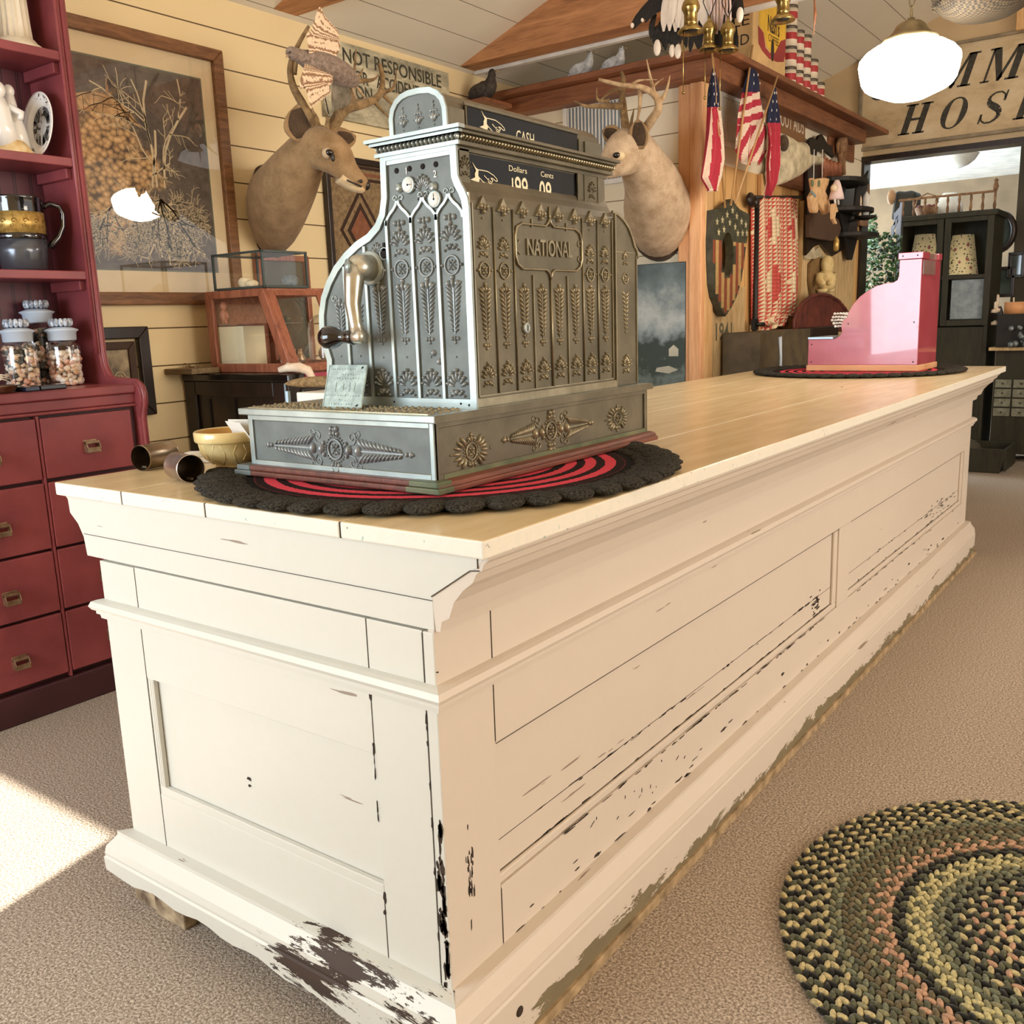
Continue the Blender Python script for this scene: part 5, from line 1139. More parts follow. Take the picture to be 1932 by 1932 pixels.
m = MB(); m.ell(c+V(0, 0, .05), (.045, .045, .038), None, 14, 9); tag(m.build('nest_curio', 'shell_cream'), 'pale round curio under the glass cloche', 'curio')
c = at(556, 698, X=DX1); m = MB(); c = V(DX1+.02, c.y-.02, DZ+.014)
P = [c+V(-.05, -.03, .0), c+V(-.02, -.01, .008), c+V(.018, .012, .008), c+V(.045, .028, -.005), c+V(.056, .034, -.028), c+V(.052, .034, -.05)]
m.tube(P, [.010, .016, .018, .017, .013, .008], 12)
for i in range(7): m.ell(P[min(i//2+1, 4)]+V(.0, .0, .014), (.008, .008, .006), None, 8, 5)
tag(m.build('bone_claw', pm('bone', '#f3e4cf', .5, sc=20, col2='#d9b998')), 'pale curved bone claw hanging over the dresser edge beside the showcase', 'bone')
# ================================================================ taxidermy
def mk_fur(name, a, b, c=None, sc=14):
    g = NG(name); n = g.noise(g.co(), sc, 5, .65); n2 = g.noise(g.co(), 160, 2, .6)
    col = g.ramp(g.math('ADD', g.math('MULTIPLY', n, .75), g.math('MULTIPLY', n2, .25)), [(.34, srgb(b)), (.62, srgb(a))]); g.base(col); g.set(rough=.85, spec=.15, sheen=.15); g.bump(n2, .5, .004); MT[name] = g.m
mk_fur('deer_fur', '#ad8e68', '#866a48'); mk_fur('deer_fur_pale', '#cdb598', '#a1876a'); mk_fur('cream_fur', '#e3cda6', '#c9ac80'); mk_fur('pale_throat', '#dcc6a6', '#bfa583'); mk_fur('dark_fur', '#5b4836', '#33271d')
mk_fur('antler', '#a5885f', '#55402a', sc=22); mk_fur('antler_pale', '#cdb08a', '#8b6a45', sc=22); pm('eye_black', '#0d0b0a', .05, spec=.9); pm('nose_black', '#2a2220', .35)
def bez(P, n=24):
    """Catmull-Rom through points with a radius each"""
    r = []
    Q = [P[0]]+P+[P[-1]]
    for i in range(len(P)-1):
        a, b, c, d = [Vector(x) for x in Q[i:i+4]]
        for k in range(n//(len(P)-1)+1):
            t = k/(n//(len(P)-1)+1); r.append(.5*((2*b)+(c-a)*t+(2*a-5*b+4*c-d)*t*t+(3*b-a-3*c+d)*t**3))
    r.append(Vector(P[-1])); return r
def loft(m, pts, rads, n=20, mi=0, sub=4):
    """pts: centres, rads: (across, along-up) half sizes; smooth tube with elliptical rings"""
    C5 = [tuple(p)+tuple(r) for p, r in zip(pts, rads)]; Q = [C5[0]]+C5+[C5[-1]]; S_ = []
    for i in range(len(C5)-1):
        a, b, c, d = Q[i:i+4]
        for k in range(sub):
            t = k/sub; S_.append([.5*((2*b[j])+(c[j]-a[j])*t+(2*a[j]-5*b[j]+4*c[j]-d[j])*t*t+(3*b[j]-a[j]-3*c[j]+d[j])*t**3) for j in range(5)])
    S_.append(list(C5[-1])); R = []
    for i, q in enumerate(S_):
        p = V(*q[:3]); t = V(*S_[min(i+1, len(S_)-1)][:3])-V(*S_[max(i-1, 0)][:3]); t.normalize()
        side = t.cross(V(0, 0, 1)); side = side.normalized() if side.length > .05 else V(0, 1, 0); up = side.cross(t).normalized()
        R.append([p+side*(q[3]*math.cos(2*PI*k/n))+up*(q[4]*math.sin(2*PI*k/n)) for k in range(n)])
    m.rings(R, mi, True)
def ear(t, base, tip, w, nrm, name='ear'):
    base, tip, nrm = Vector(base), Vector(tip), Vector(nrm).normalized(); ax = tip-base; L = ax.length; ax.normalize(); s = ax.cross(nrm).normalized(); nn = s.cross(ax).normalized()
    m = MB(); R = []
    for k in range(9):
        q = k/8; ww = w*(math.sin(PI*min(1, q*.93+.07))**.7)+.002; R.append([base+ax*L*q+s*(ww*math.cos(a))*1.0+nn*(ww*(.16+.30*math.sin(a) if math.sin(a) < 0 else -.18*math.sin(a))) for a in [2*PI*i/14 for i in range(14)]])
    m.rings(R); e = m.build(name, 'deer_fur', t)
    m = MB(); R = []
    for k in range(7):
        q = .12+.76*k/6; ww = w*.74*math.sin(PI*min(1, q*.9+.08))**.7; R.append([base+ax*L*q+s*ww*math.cos(a)-nn*(-.012*0)+nn*(.004-.0*k+.10*w*math.sin(a))*-1 for a in [2*PI*i/10 for i in range(10)]])
    m.rings(R); m.build('inner_ear', 'dark_fur', e)
def eye(t, c, r, nrm):
    m = MB(); m.ell(c, (r, r*1.0, r*.72), None, 16, 10); e = m.build('eye', 'eye_black', t)
# ---------- left deer: on the left wall, head turned to the right
d1 = thing('deer_mount', 'deer head mount with wide palmate antlers on the yellow wall, facing right', 'deer head', at(505, 400, X=WX))
A = lambda x, y, X: at(x, y, X=X)
sp = [A(508, 402, WX+.012), A(518, 392, WX+.10), A(538, 358, -2.25), A(562, 318, -2.12), A(588, 282, -2.01), A(612, 283, -1.945), A(634, 298, -1.91), A(655, 322, -1.885), A(672, 338, -1.875), A(684, 350, -1.87), A(690, 356, -1.868)]
rd = [(.095, .185), (.115, .175), (.118, .135), (.098, .105), (.070, .084), (.066, .078), (.056, .070), (.042, .048), (.032, .036), (.026, .031), (.012, .016)]
m = MB(); loft(m, sp, rd, 26, 0, 5)
m.build('head_and_neck', 'deer_fur', d1)
m = MB(); loft(m, [A(506, 402, WX+.002), A(507, 402, WX+.012), A(509, 401, WX+.03)], [(.10, .195), (.105, .200), (.098, .188)], 30, 0, 2); m.build('shoulder_edge', 'dark_fur', d1)
m = MB(); loft(m, [A(640, 335, -1.90), A(662, 350, -1.882), A(680, 358, -1.870), A(686, 360, -1.868)], [(.034, .024), (.029, .019), (.022, .014), (.008, .006)], 14); m.build('lower_jaw', 'cream_fur', d1)
m = MB(); m.ell(A(689, 350, -1.862), (.022, .020, .019), None, 14, 9); m.ell(A(681, 342, -1.838), (.006, .009, .007), None, 8, 6); nz = m.build('nose', 'nose_black', d1)
m = MB(); loft(m, [A(655, 340, -1.845), A(668, 346, -1.842), A(682, 352, -1.842)], [(.003, .004)]*3, 8); m.build('mouth_line', 'nose_black', d1)
ec = A(622, 288, -1.862); m = MB(); m.ell(ec-V(.012, 0, .002), (.014, .026, .021), None, 14, 9); m.build('eye_surround', 'deer_fur_pale', d1); eye(d1, ec-V(.003, 0, 0), .0175, None)
eb = A(628, 297, -1.852); m = MB(); m.ell(eb, (.006, .010, .016), None, 8, 5); m.build('tear_duct', 'nose_black', d1)
ear(d1, A(577, 266, -1.99), A(560, 197, -1.97), .072, V(.9, -.4, 0)); ear(d1, A(620, 264, -1.95), A(672, 256, -1.93), .045, V(.8, -.5, .3))
def antler(t, P, r, tines, mat, name='antler'):
    m = MB(); Q = bez(P, 24); m.tube(Q, [r*(1-.72*i/(len(Q)-1)) for i in range(len(Q))], 10); o = m.build(name, mat, t)
    for T, rr_ in tines:
        m = MB(); q = bez(T, 12); m.tube(q, [rr_*(1-.88*i/(len(q)-1)) for i in range(len(q))], 8); m.build('tine', mat, o)
antler(d1, [A(598, 252, -1.97), A(588, 228, -1.97), A(570, 195, -1.97), A(552, 160, -1.98), A(548, 125, -1.99), A(560, 90, -2.0), A(582, 50, -2.0)], .022,
    [([A(555, 140, -1.98), A(560, 110, -1.97), A(562, 92, -1.96)], .010), ([A(602, 240, -1.97), A(592, 215, -1.95), A(588, 200, -1.95)], .012), ([A(604, 248, -1.96), A(612, 240, -1.93), A(618, 236, -1.92)], .009)], 'antler')
antler(d1, [A(622, 250, -1.96), A(638, 222, -1.95), A(655, 205, -1.94), A(690, 195, -1.93), A(715, 180, -1.94), A(722, 150, -1.95), A(716, 120, -1.96)], .026,
    [([A(640, 220, -1.95), A(632, 175, -1.95), A(640, 150, -1.95)], .024), ([A(650, 205, -1.94), A(665, 165, -1.95), A(672, 92, -1.96)], .016), ([A(665, 158, -1.95), A(678, 142, -1.95), A(686, 128, -1.95)], .009), ([A(668, 152, -1.95), A(695, 152, -1.95), A(708, 148, -1.95), A(716, 138, -1.95)], .011),
     ([A(718, 175, -1.94), A(742, 165, -1.94), A(748, 130, -1.95)], .011), ([A(705, 190, -1.93), A(722, 210, -1.92), A(742, 228, -1.92)], .010), ([A(725, 180, -1.93), A(738, 195, -1.92), A(760, 210, -1.9)], .009), ([A(616, 245, -1.95), A(618, 225, -1.94), A(612, 208, -1.94)], .012)], 'antler')
# palmate web between beam and tines
m = MB()
P = [A(x, y, -1.945) for x, y in ((642, 228), (655, 215), (690, 200), (716, 186), (728, 172), (712, 178), (690, 188), (668, 186), (655, 165), (648, 142), (636, 148), (634, 180), (636, 210))]
nv = V(1, 0, 0); m.rings([[p-nv*.008 for p in P], [p+nv*.006 for p in P]]); m.build('palmate_web', 'antler', d1)
# ---------- grouse mounted in front of the antlers
mk_fur('grouse_body', '#a08d80', '#6b5a4c', sc=70); 
g = NG('barred_feather'); o = g.xyz(g.co()); w = g.n('ShaderNodeTexWave'); w.inputs['Scale'].default_value = 75; w.inputs['Distortion'].default_value = 3; w.inputs['Detail'].default_value = 3; g.l(g.co((1, 1, 1), rot=(.6, 0, 0)), w.inputs[0])
g.base(g.ramp(w.outputs['Fac'], [(.35, srgb('#eed6b8')), (.75, srgb('#9a7456'))])); g.set(rough=.8); MT['barred_feather'] = g.m
pm('tail_feather', '#8c8272', .8, sc=30, col2='#57503f')
gr = thing('grouse_mount', 'stuffed grouse in flight, wings spread, above the left deer head', 'bird', A(610, 120, -1.86)); XG = -1.86
B_ = lambda x, y, dx=0: at(x, y, X=XG+dx)
m = MB(); loft(m, [B_(541, 102), B_(548, 100), B_(556, 102), B_(572, 109), B_(600, 120), (B_(640, 138)), B_(664, 152), B_(674, 162)], [(.006, .006), (.020, .021), (.020, .022), (.028, .028), (.050, .046), (.052, .046), (.034, .030), (.008, .008)], 16); m.build('body', 'grouse_body', gr)
m = MB(); m.tube([B_(543, 104), B_(539, 109)], [.006, .001], 6); m.build('beak', 'antler_pale', gr)
m = MB(); m.ell(B_(547, 99, .015), .004, None, 8, 6); m.build('eye', 'eye_black', gr)
def feather(m, p, q, w, nrm, th=.0016):
    p, q = Vector(p), Vector(q); ax = (q-p); L = ax.length; ax.normalize(); s = ax.cross(Vector(nrm)).normalized(); n = s.cross(ax); R = []
    for k in range(6):
        t = k/5; ww = w*(.35+.65*math.sin(PI*min(1, .15+.75*t)))*(1 if t < .95 else .45); c = p+ax*L*t+n*.012*math.sin(PI*t)
        R.append([c+s*ww, c+n*th, c-s*ww, c-n*th])
    m.rings(R, 0, False)
m = MB()
for i in range(9): t = i/8; feather(m, B_(588+t*30, 108+t*4, .02), B_(580+t*58, 58+t*14, .03), .020, (1, 0, 0))
for i in range(9): t = i/8; feather(m, B_(586+t*38, 72+t*4, .03), B_(604+t*30, 14+t*34+(0 if t < .2 else 6), .045), .015, (1, 0, 0))
m.build('raised_wing', 'barred_feather', gr)
m = MB()
for i in range(9): t = i/8; feather(m, B_(580+t*34, 124+t*8, .02), B_(566+t*54, 166-t*4, .035), .019, (1, 0, 0))
for i in range(8): t = i/7; feather(m, B_(572+t*30, 150+t*4, .03), B_(588+t*34, 204-t*26, .045), .013, (1, 0, 0))
m.build('lowered_wing', 'barred_feather', gr)
m = MB()
for i in range(7): t = i/6; feather(m, B_(630+t*18, 148+t*6, -.01), B_(628+t*30, 212-t*14, -.015), .016, (1, 0, 0))
m.build('tail', 'tail_feather', gr)
for a, b in (((668, 158), (690, 186)), ((664, 162), (672, 188))):
    m = MB(); m.tube([B_(a[0], a[1]), B_(b[0], b[1])], [.006, .004], 7); m.build('leg', 'antler_pale', gr)
m = MB(); m.tube([B_(603, 118, -.01), B_(606, 150, -.05), B_(620, 215, -.09)], [.002, .002, .002], 5); m.build('support_wire', 'black_iron', gr)
# ---------- right deer: on the partition, facing left and out
d2 = thing('deer_mount', 'deer head mount with curving antlers on the white partition, beside the timber post', 'deer head', at(1245, 410, Y=PY))
A = lambda x, y, Y: at(x, y, Y=Y)
sp = [A(1246, 408, PY-.012), A(1240, 395, PY-.10), A(1232, 355, 3.34), A(1216, 318, 3.22), A(1200, 288, 3.12), A(1183, 286, 3.05), A(1167, 298, 3.0), A(1148, 314, 2.96), A(1134, 324, 2.93), A(1124, 334, 2.92)]
rd = [(.16, .215), (.17, .205), (.14, .155), (.112, .122), (.090, .104), (.082, .104), (.070, .090), (.050, .060), (.032, .034), (.014, .016)]
m = MB(); loft(m, sp, rd, 26, 0, 5); m.build('head_and_neck', 'deer_fur_pale', d2)
m = MB(); loft(m, [A(1246, 408, PY-.002), A(1246, 408, PY-.014), A(1245, 407, PY-.03)], [(.165, .225), (.17, .228), (.16, .21)], 30, 0, 2); m.build('shoulder_edge', 'dark_fur', d2)
ec = A(1162, 293, 2.915); m = MB(); m.ell(ec+V(0.006, .018, -.002), (.030, .020, .022), None, 14, 9); m.build('eye_surround', 'cream_fur', d2); eye(d2, ec+V(0.002, .004, 0), .019, None)
m = MB(); m.ell(A(1123, 333, 2.915), (.018, .016, .016), None, 12, 8); m.build('nose', 'nose_black', d2)
ear(d2, A(1207, 282, 3.02), A(1203, 224, 2.98), .048, V(.1, -1, 0)); ear(d2, A(1172, 262, 3.02), A(1136, 246, 3.0), .042, V(-.3, -1, 0))
antler(d2, [A(1184, 264, 3.05), A(1178, 225, 3.02), A(1174, 180, 3.0), A(1176, 150, 2.98), A(1172, 135, 2.97)], .023,
    [([A(1176, 200, 3.0), A(1140, 200, 2.96), A(1105, 200, 2.93), A(1082, 190, 2.9)], .018), ([A(1150, 190, 2.97), A(1128, 188, 2.94), A(1126, 165, 2.92)], .011), ([A(1174, 170, 2.99), A(1155, 172, 2.95), A(1132, 190, 2.93)], .012), ([A(1186, 255, 3.03), A(1192, 225, 3.0), A(1196, 205, 2.98)], .012)], 'antler')
antler(d2, [A(1206, 262, 3.05), A(1225, 232, 3.03), A(1242, 205, 3.0), A(1236, 180, 2.96), A(1210, 165, 2.92), A(1170, 160, 2.88), A(1130, 150, 2.86)], .024,
    [([A(1240, 198, 3.0), A(1256, 175, 3.0), A(1264, 142, 3.0)], .014), ([A(1234, 178, 2.97), A(1228, 150, 2.96), A(1220, 112, 2.95)], .013), ([A(1208, 166, 2.93), A(1206, 210, 2.98), A(1196, 248, 3.02)], .012), ([A(1225, 172, 2.95), A(1240, 156, 2.95), A(1252, 148, 2.95)], .008), ([A(1190, 162, 2.9), A(1205, 152, 2.9), A(1240, 150, 2.93)], .009)], 'antler_pale')
# ---------- dark bird on the ledge end, white birds on the ledge
zl = 2.4165
def bird(name, label, p, s, mat, face=1, grp=None):
    t = thing(name, label, 'bird', p, 0, grp); p = Vector(p)
    m = MB(); loft(m, [p+V(-face*.11*s, 0, .045*s), p+V(-face*.06*s, 0, .05*s), p+V(0, 0, .06*s), p+V(face*.045*s, 0, .085*s), p+V(face*.06*s, 0, .125*s), p+V(face*.068*s, 0, .15*s), p+V(face*.08*s, 0, .155*s)], [(.008*s, .006*s), (.03*s, .028*s), (.048*s, .052*s), (.04*s, .045*s), (.022*s, .024*s), (.022*s, .022*s), (.010*s, .010*s)], 16); m.build('body', mat, t)
    m = MB(); m.tube([p+V(face*.085*s, 0, .155*s), p+V(face*.115*s, 0, .148*s)], [.006*s, .001], 6); m.build('beak', 'antler_pale', t)
    for q in (-1, 1): m = MB(); m.tube([p+V(.0, q*.018*s, .035*s), p+V(.005, q*.018*s, 0)], [.006*s, .005*s], 6); m.build('leg', 'nose_black', t)
    for q in (-1, 1): m = MB(); m.ell(p+V(-face*.01*s, q*.046*s, .062*s), (.065*s, .012*s, .034*s), Matrix.Rotation(-face*.2, 3, 'Y'), 12, 8); m.build('wing', mat, t)
    m = MB(); m.ell(p+V(face*.074*s, -.018*s, .156*s), .004*s, None, 8, 6); m.build('eye', 'eye_black', t)
    return t
pm('dark_plumage', '#4a4138', .8, sc=50, col2='#27211c'); mk_fur('white_plumage', '#efece8', '#9fa1a4', sc=30)
p = at(913, 195, X=WX+.12); m = MB(); m.box((WX+.001, p.y-.12, p.z-.02), (WX+.22, p.y+.12, p.z)); tag(m.build('wall_bracket', 'ledge_wood', None, .003), 'small wooden bracket shelf on the left wall carrying the dark bird', 'shelf')
bird('dark_bird', 'dark stuffed bird on a small bracket high on the yellow wall', (p.x, p.y, p.z+.0005), .95, 'dark_plumage', 1)
p = at(1098, 128, Y=PY-.04); bird('white_bird', 'white stuffed bird on the ledge board, left of the two', (p.x, PY-.04, zl), .80, 'white_plumage', 1)
p = at(1158, 112, Y=PY-.04); bird('white_bird', 'white stuffed bird on the ledge board, right of the two', (p.x, PY-.04, zl), .72, 'white_plumage', 1)
# ---------- vents
def vent(F, a0, a1, b0, b1, label, n):
    q = F((a0+a1)/2, b0, 0); t = thing('air_vent', label, 'vent', q)
    m = MB(); panel_frame(m, F, a0, a1, b0, b1, .026, .012); m.build('rim', 'dusty_white', t, .003)
    m = MB(); m.fbox(F, a0+.026, a1-.026, b0+.026, b1-.026, .0005, .0015); m.build('duct_shadow', pm('vent_grey', '#8f9aa2', .5) if 'vent_grey' not in MT else 'vent_grey', t)
    for i in range(n): m = MB(); a = a0+.034+(a1-a0-.068)*i/(n-1); m.fbox(F, a-.004, a+.003, b0+.027, b1-.027, .0025, .010); m.build('louvre', 'dusty_white', t)
va = at(1063, 198, Y=PY); vb = at(1172, 330, Y=PY)
vent(FY(PY-.001), va.x, vb.x+.04, vb.z-.04, va.z-.0, 'white louvred air vent on the partition behind the right deer antlers', 16)
va = at(1356, 172, X=CX); vb = at(1396, 285, X=CX)
vent(FW(CX+.001), va.y, vb.y, vb.z, va.z, 'white louvred air vent on the side wall behind the flags', 18)
# ---------- painting standing on the counter-side floor against the partition
a = at(1213, 503, Y=PY-.05); b = at(1292, 503, Y=PY-.05)
t = thing('landscape_painting', 'unframed misty blue-grey landscape painting with a pale cottage, under the right deer', 'painting', (b.x-.25, PY-.04, .7)); x0, x1, z0_, z1_ = b.x-.50, b.x, .68, a.z+.012
m = MB(); m.box((x0, PY-.035, z0_), (x1, PY-.003, z1_)); m.build('canvas', pm('canvas_edge', '#3c3f3c', .8), t)
g = NG('misty_paint'); o = g.xyz(g.co()); n = g.noise(g.co(), 5, 6, .6); n2 = g.noise(g.co((1, 1, 1), (5, 0, 0)), 14, 5)
z_ = g.math('ADD', g.math('MULTIPLY', o[2], 1.25), g.math('MULTIPLY', g.math('SUBTRACT', n, .5), .8))
c = g.ramp(z_, [(.05, srgb('#46504f')), (.18, srgb('#6d7a74')), (.26, srgb('#3b463f')), (.40, srgb('#39443f')), (.50, srgb('#8d9ba0')), (.62, srgb('#b9c0c0')), (.80, srgb('#6f7f84')), (1, srgb('#4c575c'))])
g.base(c); g.set(rough=.5); MT['misty_paint'] = g.m
F = FY(PY-.0355); m = MB(); m.fbox(F, x0+.003, x1-.003, z0_+.003, z1_-.003, 0, .001); pt = m.build('paint', 'misty_paint', t)
a = at(1262, 655, Y=PY-.036); b = at(1280, 672, Y=PY-.036); c_ = at(1235, 690, Y=PY-.036)
m = MB(); G = FY(PY-.0368); m.prism(G, [(a.x, b.z), (b.x, b.z), (b.x, a.z-.01), ((a.x+b.x)/2, a.z+.012), (a.x, a.z-.01)], 0, .0004); m.prism(G, [(a.x-.07, b.z-.06), (a.x+.0, b.z-.05), (b.x, b.z-.07), (a.x, b.z-.09), (a.x-.08, b.z-.08)], 0, .0004); m.build('painted_cottage', pm('cottage_paint', '#c9c4b2', .6), pt)
# ================================================================ shield, flags and pine panel on the side wall
a = at(1343, 705, X=CX+.02); b = at(1405, 600, X=CX+.02); c_ = at(1343, 540, X=CX+.02)
m = MB(); m.box((CX+.001, a.y, .55), (CX+.022, b.y, c_.z-.0)); sp_ = m.build('stencilled_plank', 'pale_plank', thing('stencilled_board', 'wide pale plank stencilled 1941 on the side wall below the shield', 'board', (CX, a.y, .55)), .003)
G = FW(CX+.0222); q = at(1363, 625, X=CX+.022); m = MB(); text(m, G, '1941', q.y+.02, q.z-.045, .088, 0, .0005, w=.215, bold=.015)
Gv = fr((CX+.0222, 0, 0), (0, 0, 1), (0, -1, 0)); q = at(1372, 668, X=CX+.022); text(m, Gv, 'COMPANY', q.z-.06, -(q.y+.03), .05, 0, .0005, w=.34, bold=0); m.build('stencil', pm('stencil_ink', '#6e6a54', .9), sp_)
XS = CX+.075
sh = [(1382.5, 375), (1388, 386), (1396, 395), (1414.6, 405), (1413, 430), (1410, 450), (1405, 485), (1399, 530), (1390, 560), (1380, 580), (1369, 597), (1359, 580), (1351, 560), (1347, 536), (1345, 490), (1345, 450), (1347, 396), (1357, 394), (1366, 390), (1375, 384)]
P = pix(None, ('X', XS), sh); t = thing('wooden_shield', 'painted wooden shield with white stars over faded red and cream stripes and an oval hole', 'shield', (CX+.03, P[0][0], P[10][1]))
hc = pix(None, ('X', XS), [(1373, 480)])[0]; hw = abs(pix(None, ('X', XS), [(1384, 480)])[0][0]-hc[0]); hh = abs(pix(None, ('X', XS), [(1373, 438)])[0][1]-hc[1])
hole = [(hc[0]+hw*math.cos(2*PI*i/len(P)), hc[1]+hh*math.sin(2*PI*i/len(P))) for i in range(len(P))]
# align hole points with outline by angle
def match(P, c, w, h):
    return [(c[0]+w*math.cos(an), c[1]+h*math.sin(an)) for an in [math.atan2((y-c[1])/h, (x-c[0])/w) for x, y in P]]
Hm = match(P, hc, hw, hh); F0 = FW(CX+.03)
def annulus(m, F, P, Q, c, mi=0, c0=None):
    n = len(P); vs = [F(a, b, c) for a, b in P]+[F(a, b, c) for a, b in Q]; m.add(vs, [(i, (i+1) % n, n+(i+1) % n, n+i) for i in range(n)], mi)
m = MB(); n = len(P); d = XS-CX-.03
annulus(m, F0, P, Hm, d); annulus(m, F0, P, Hm, 0); 
for L_ in (P, Hm): m.add([F0(a, b, 0) for a, b in L_]+[F0(a, b, d) for a, b in L_], [(i, (i+1) % n, n+(i+1) % n, n+i) for i in range(n)], 0)
m.build('shield_body', pm('shield_green', '#4a4a38', .6, sc=20, col2='#2b2c22'), t)
G = FW(XS+.0004); m = MB(); ysp = pix(None, ('X', XS), [(1380, 456)])[0][1]
# stripes clipped to the shield outline
def inside(P, a, b):
    r = False; j = len(P)-1
    for i in range(len(P)):
        if (P[i][1] > b) != (P[j][1] > b) and a < (P[j][0]-P[i][0])*(b-P[i][1])/(P[j][1]-P[i][1]+1e-12)+P[i][0]: r = not r
        j = i
    return r
ya, yb = min(p[0] for p in P), max(p[0] for p in P); za, zb_ = min(p[1] for p in P), max(p[1] for p in P)
cen = ((ya+yb)/2, (za+zb_)/2); Pi = [(cen[0]+(a-cen[0])*.94, cen[1]+(b-cen[1])*.96) for a, b in P]; N_ = 13
for i in range(N_):
    for k in range(60):
        a0_ = ya+(yb-ya)*i/N_; a1__ = ya+(yb-ya)*(i+1)/N_; b0_ = za+(ysp-za)*k/60; b1_ = za+(ysp-za)*(k+1)/60; cx__, cz__ = (a0_+a1__)/2, (b0_+b1_)/2
        if inside(Pi, cx__, cz__) and not (((cx__-hc[0])/(hw*1.25))**2+((cz__-hc[1])/(hh*1.08))**2 < 1): m.add([G(a0_, b0_), G(a1__, b0_), G(a1__, b1_), G(a0_, b1_)], [(0, 1, 2, 3)], i % 2)
m.build('stripes', [pm('faded_red', '#8f4a30', .7, sc=30), pm('faded_cream', '#bd9c62', .7, sc=30)], t)
m = MB()
def star(m, F, a, b, r, c=0):
    P5 = [(a+(r if i % 2 == 0 else r*.42)*math.sin(i*PI/5), b+(r if i % 2 == 0 else r*.42)*math.cos(i*PI/5)) for i in range(10)]; m.prism(F, P5, c, c+.0006)
for x, y in ((1382, 397), (1372, 405), (1363, 415), (1390, 408), (1377, 420), (1399, 418), (1407, 424), (1353, 418), (1356, 438), (1366, 433), (1387, 428), (1392, 440), (1401, 440), (1409, 440)):
    q = at(x, y, X=XS); star(m, G, q.y, q.z, .021)
m.build('stars', pm('star_cream', '#c9bf98', .7), t)
pm('flag_red', '#bf3347', .8, var=.06); pm('flag_white', '#efd9c4', .8, var=.04); pm('flag_blue', '#22294a', .8, var=.1); pm('pole_wood', '#c79c66', .5)
def flag(label, rows, canton, X, pole, split=None, seed=1, ns=7):
    """rows: (y, xl, xr) px outline read top to bottom on plane X; canton = last row share that is blue; split = share where stripes cross"""
    t = thing('flag', label, 'flag', at(*pole[1], X=X), 0, 'small American flags'); R = 96; Cn = 60
    def edge(q):
        y = rows[0][0]+(rows[-1][0]-rows[0][0])*q
        for a, b in zip(rows[:-1], rows[1:]):
            if a[0] <= y <= b[0]+1e-6: f = (y-a[0])/(b[0]-a[0]+1e-9); return y, a[1]+(b[1]-a[1])*f, a[2]+(b[2]-a[2])*f
        return y, rows[-1][1], rows[-1][2]
    vs = []; 
    for i in range(R+1):
        y, xl, xr = edge(i/R)
        for j in range(Cn+1):
            u_ = j/Cn; p = at(xl+(xr-xl)*u_, y+(4 if i == R else 0)*math.sin(u_*9), X=X); vs.append(p+V(.016*math.sin(u_*13+seed+i*.025)*min(1, i/22+.1), 0, 0))
    parts = {'canton': MB(), 'stripes': MB()}
    for i in range(R):
        q = (i+.5)/R
        for j in range(Cn):
            u_ = (j+.5)/Cn; f = [vs[i*(Cn+1)+j], vs[i*(Cn+1)+j+1], vs[(i+1)*(Cn+1)+j+1], vs[(i+1)*(Cn+1)+j]]
            if q < canton: parts['canton'].add(f, [(0, 3, 2, 1)], 0, True)
            else:
                if split and q < split: k = int((q-canton)/(split-canton)*4.99+u_*1.2)
                elif split: k = int((u_*.9+(q-split)*.9)*ns)
                else: k = int((u_+(q-.5)*.15)*ns)
                parts['stripes'].add(f, [(0, 3, 2, 1)], k % 2, True)
    o = parts['canton'].build('canton', 'flag_blue', t); s = o.modifiers.new('s', 'SOLIDIFY'); s.thickness = .002
    rr = random.Random(seed); m = MB()
    for i in range(5, int(canton*R)-0, 8):
        for j in range(6+4*(i % 2), Cn-3, 14):
            p = vs[i*(Cn+1)+j]+V(.0035, 0, 0); star(m, fr(p, (0, 1, 0), (0, 0, 1)), 0, 0, .009)
    m.build('stars', 'dusty_white', o)
    o = parts['stripes'].build('stripes', ['flag_red', 'flag_white'], t); s = o.modifiers.new('s', 'SOLIDIFY'); s.thickness = .002
    m = MB(); m.tube([at(*pole[0], X=X), at(*pole[1], X=X)], .0055, 7); m.build('pole', 'pole_wood', t)
    return t
flag('small American flag hanging limp and narrow, left of the three above the shield', [(128, 1345, 1348), (165, 1339, 1351), (205, 1336, 1354), (250, 1334, 1361), (300, 1329, 1366), (335, 1325, 1361), (358, 1340, 1350)], .32, CX+.13, ((1343, 95), (1368, 392)), None, 1, 6)
flag('small American flag billowing widest, middle of the three above the shield', [(116, 1417, 1420), (150, 1410, 1430), (182, 1403, 1434), (215, 1398, 1444), (245, 1396, 1452), (285, 1393, 1450), (308, 1404, 1438)], .30, CX+.16, ((1420, 85), (1379, 388)), .62, 3, 9)
flag('small American flag partly tucked behind, right of the three above the shield', [(165, 1461, 1464), (200, 1449, 1466), (230, 1445, 1468), (270, 1449, 1467), (310, 1445, 1468), (345, 1448, 1462), (366, 1446, 1452)], .33, CX+.19, ((1467, 143), (1387, 384)), None, 6, 5)
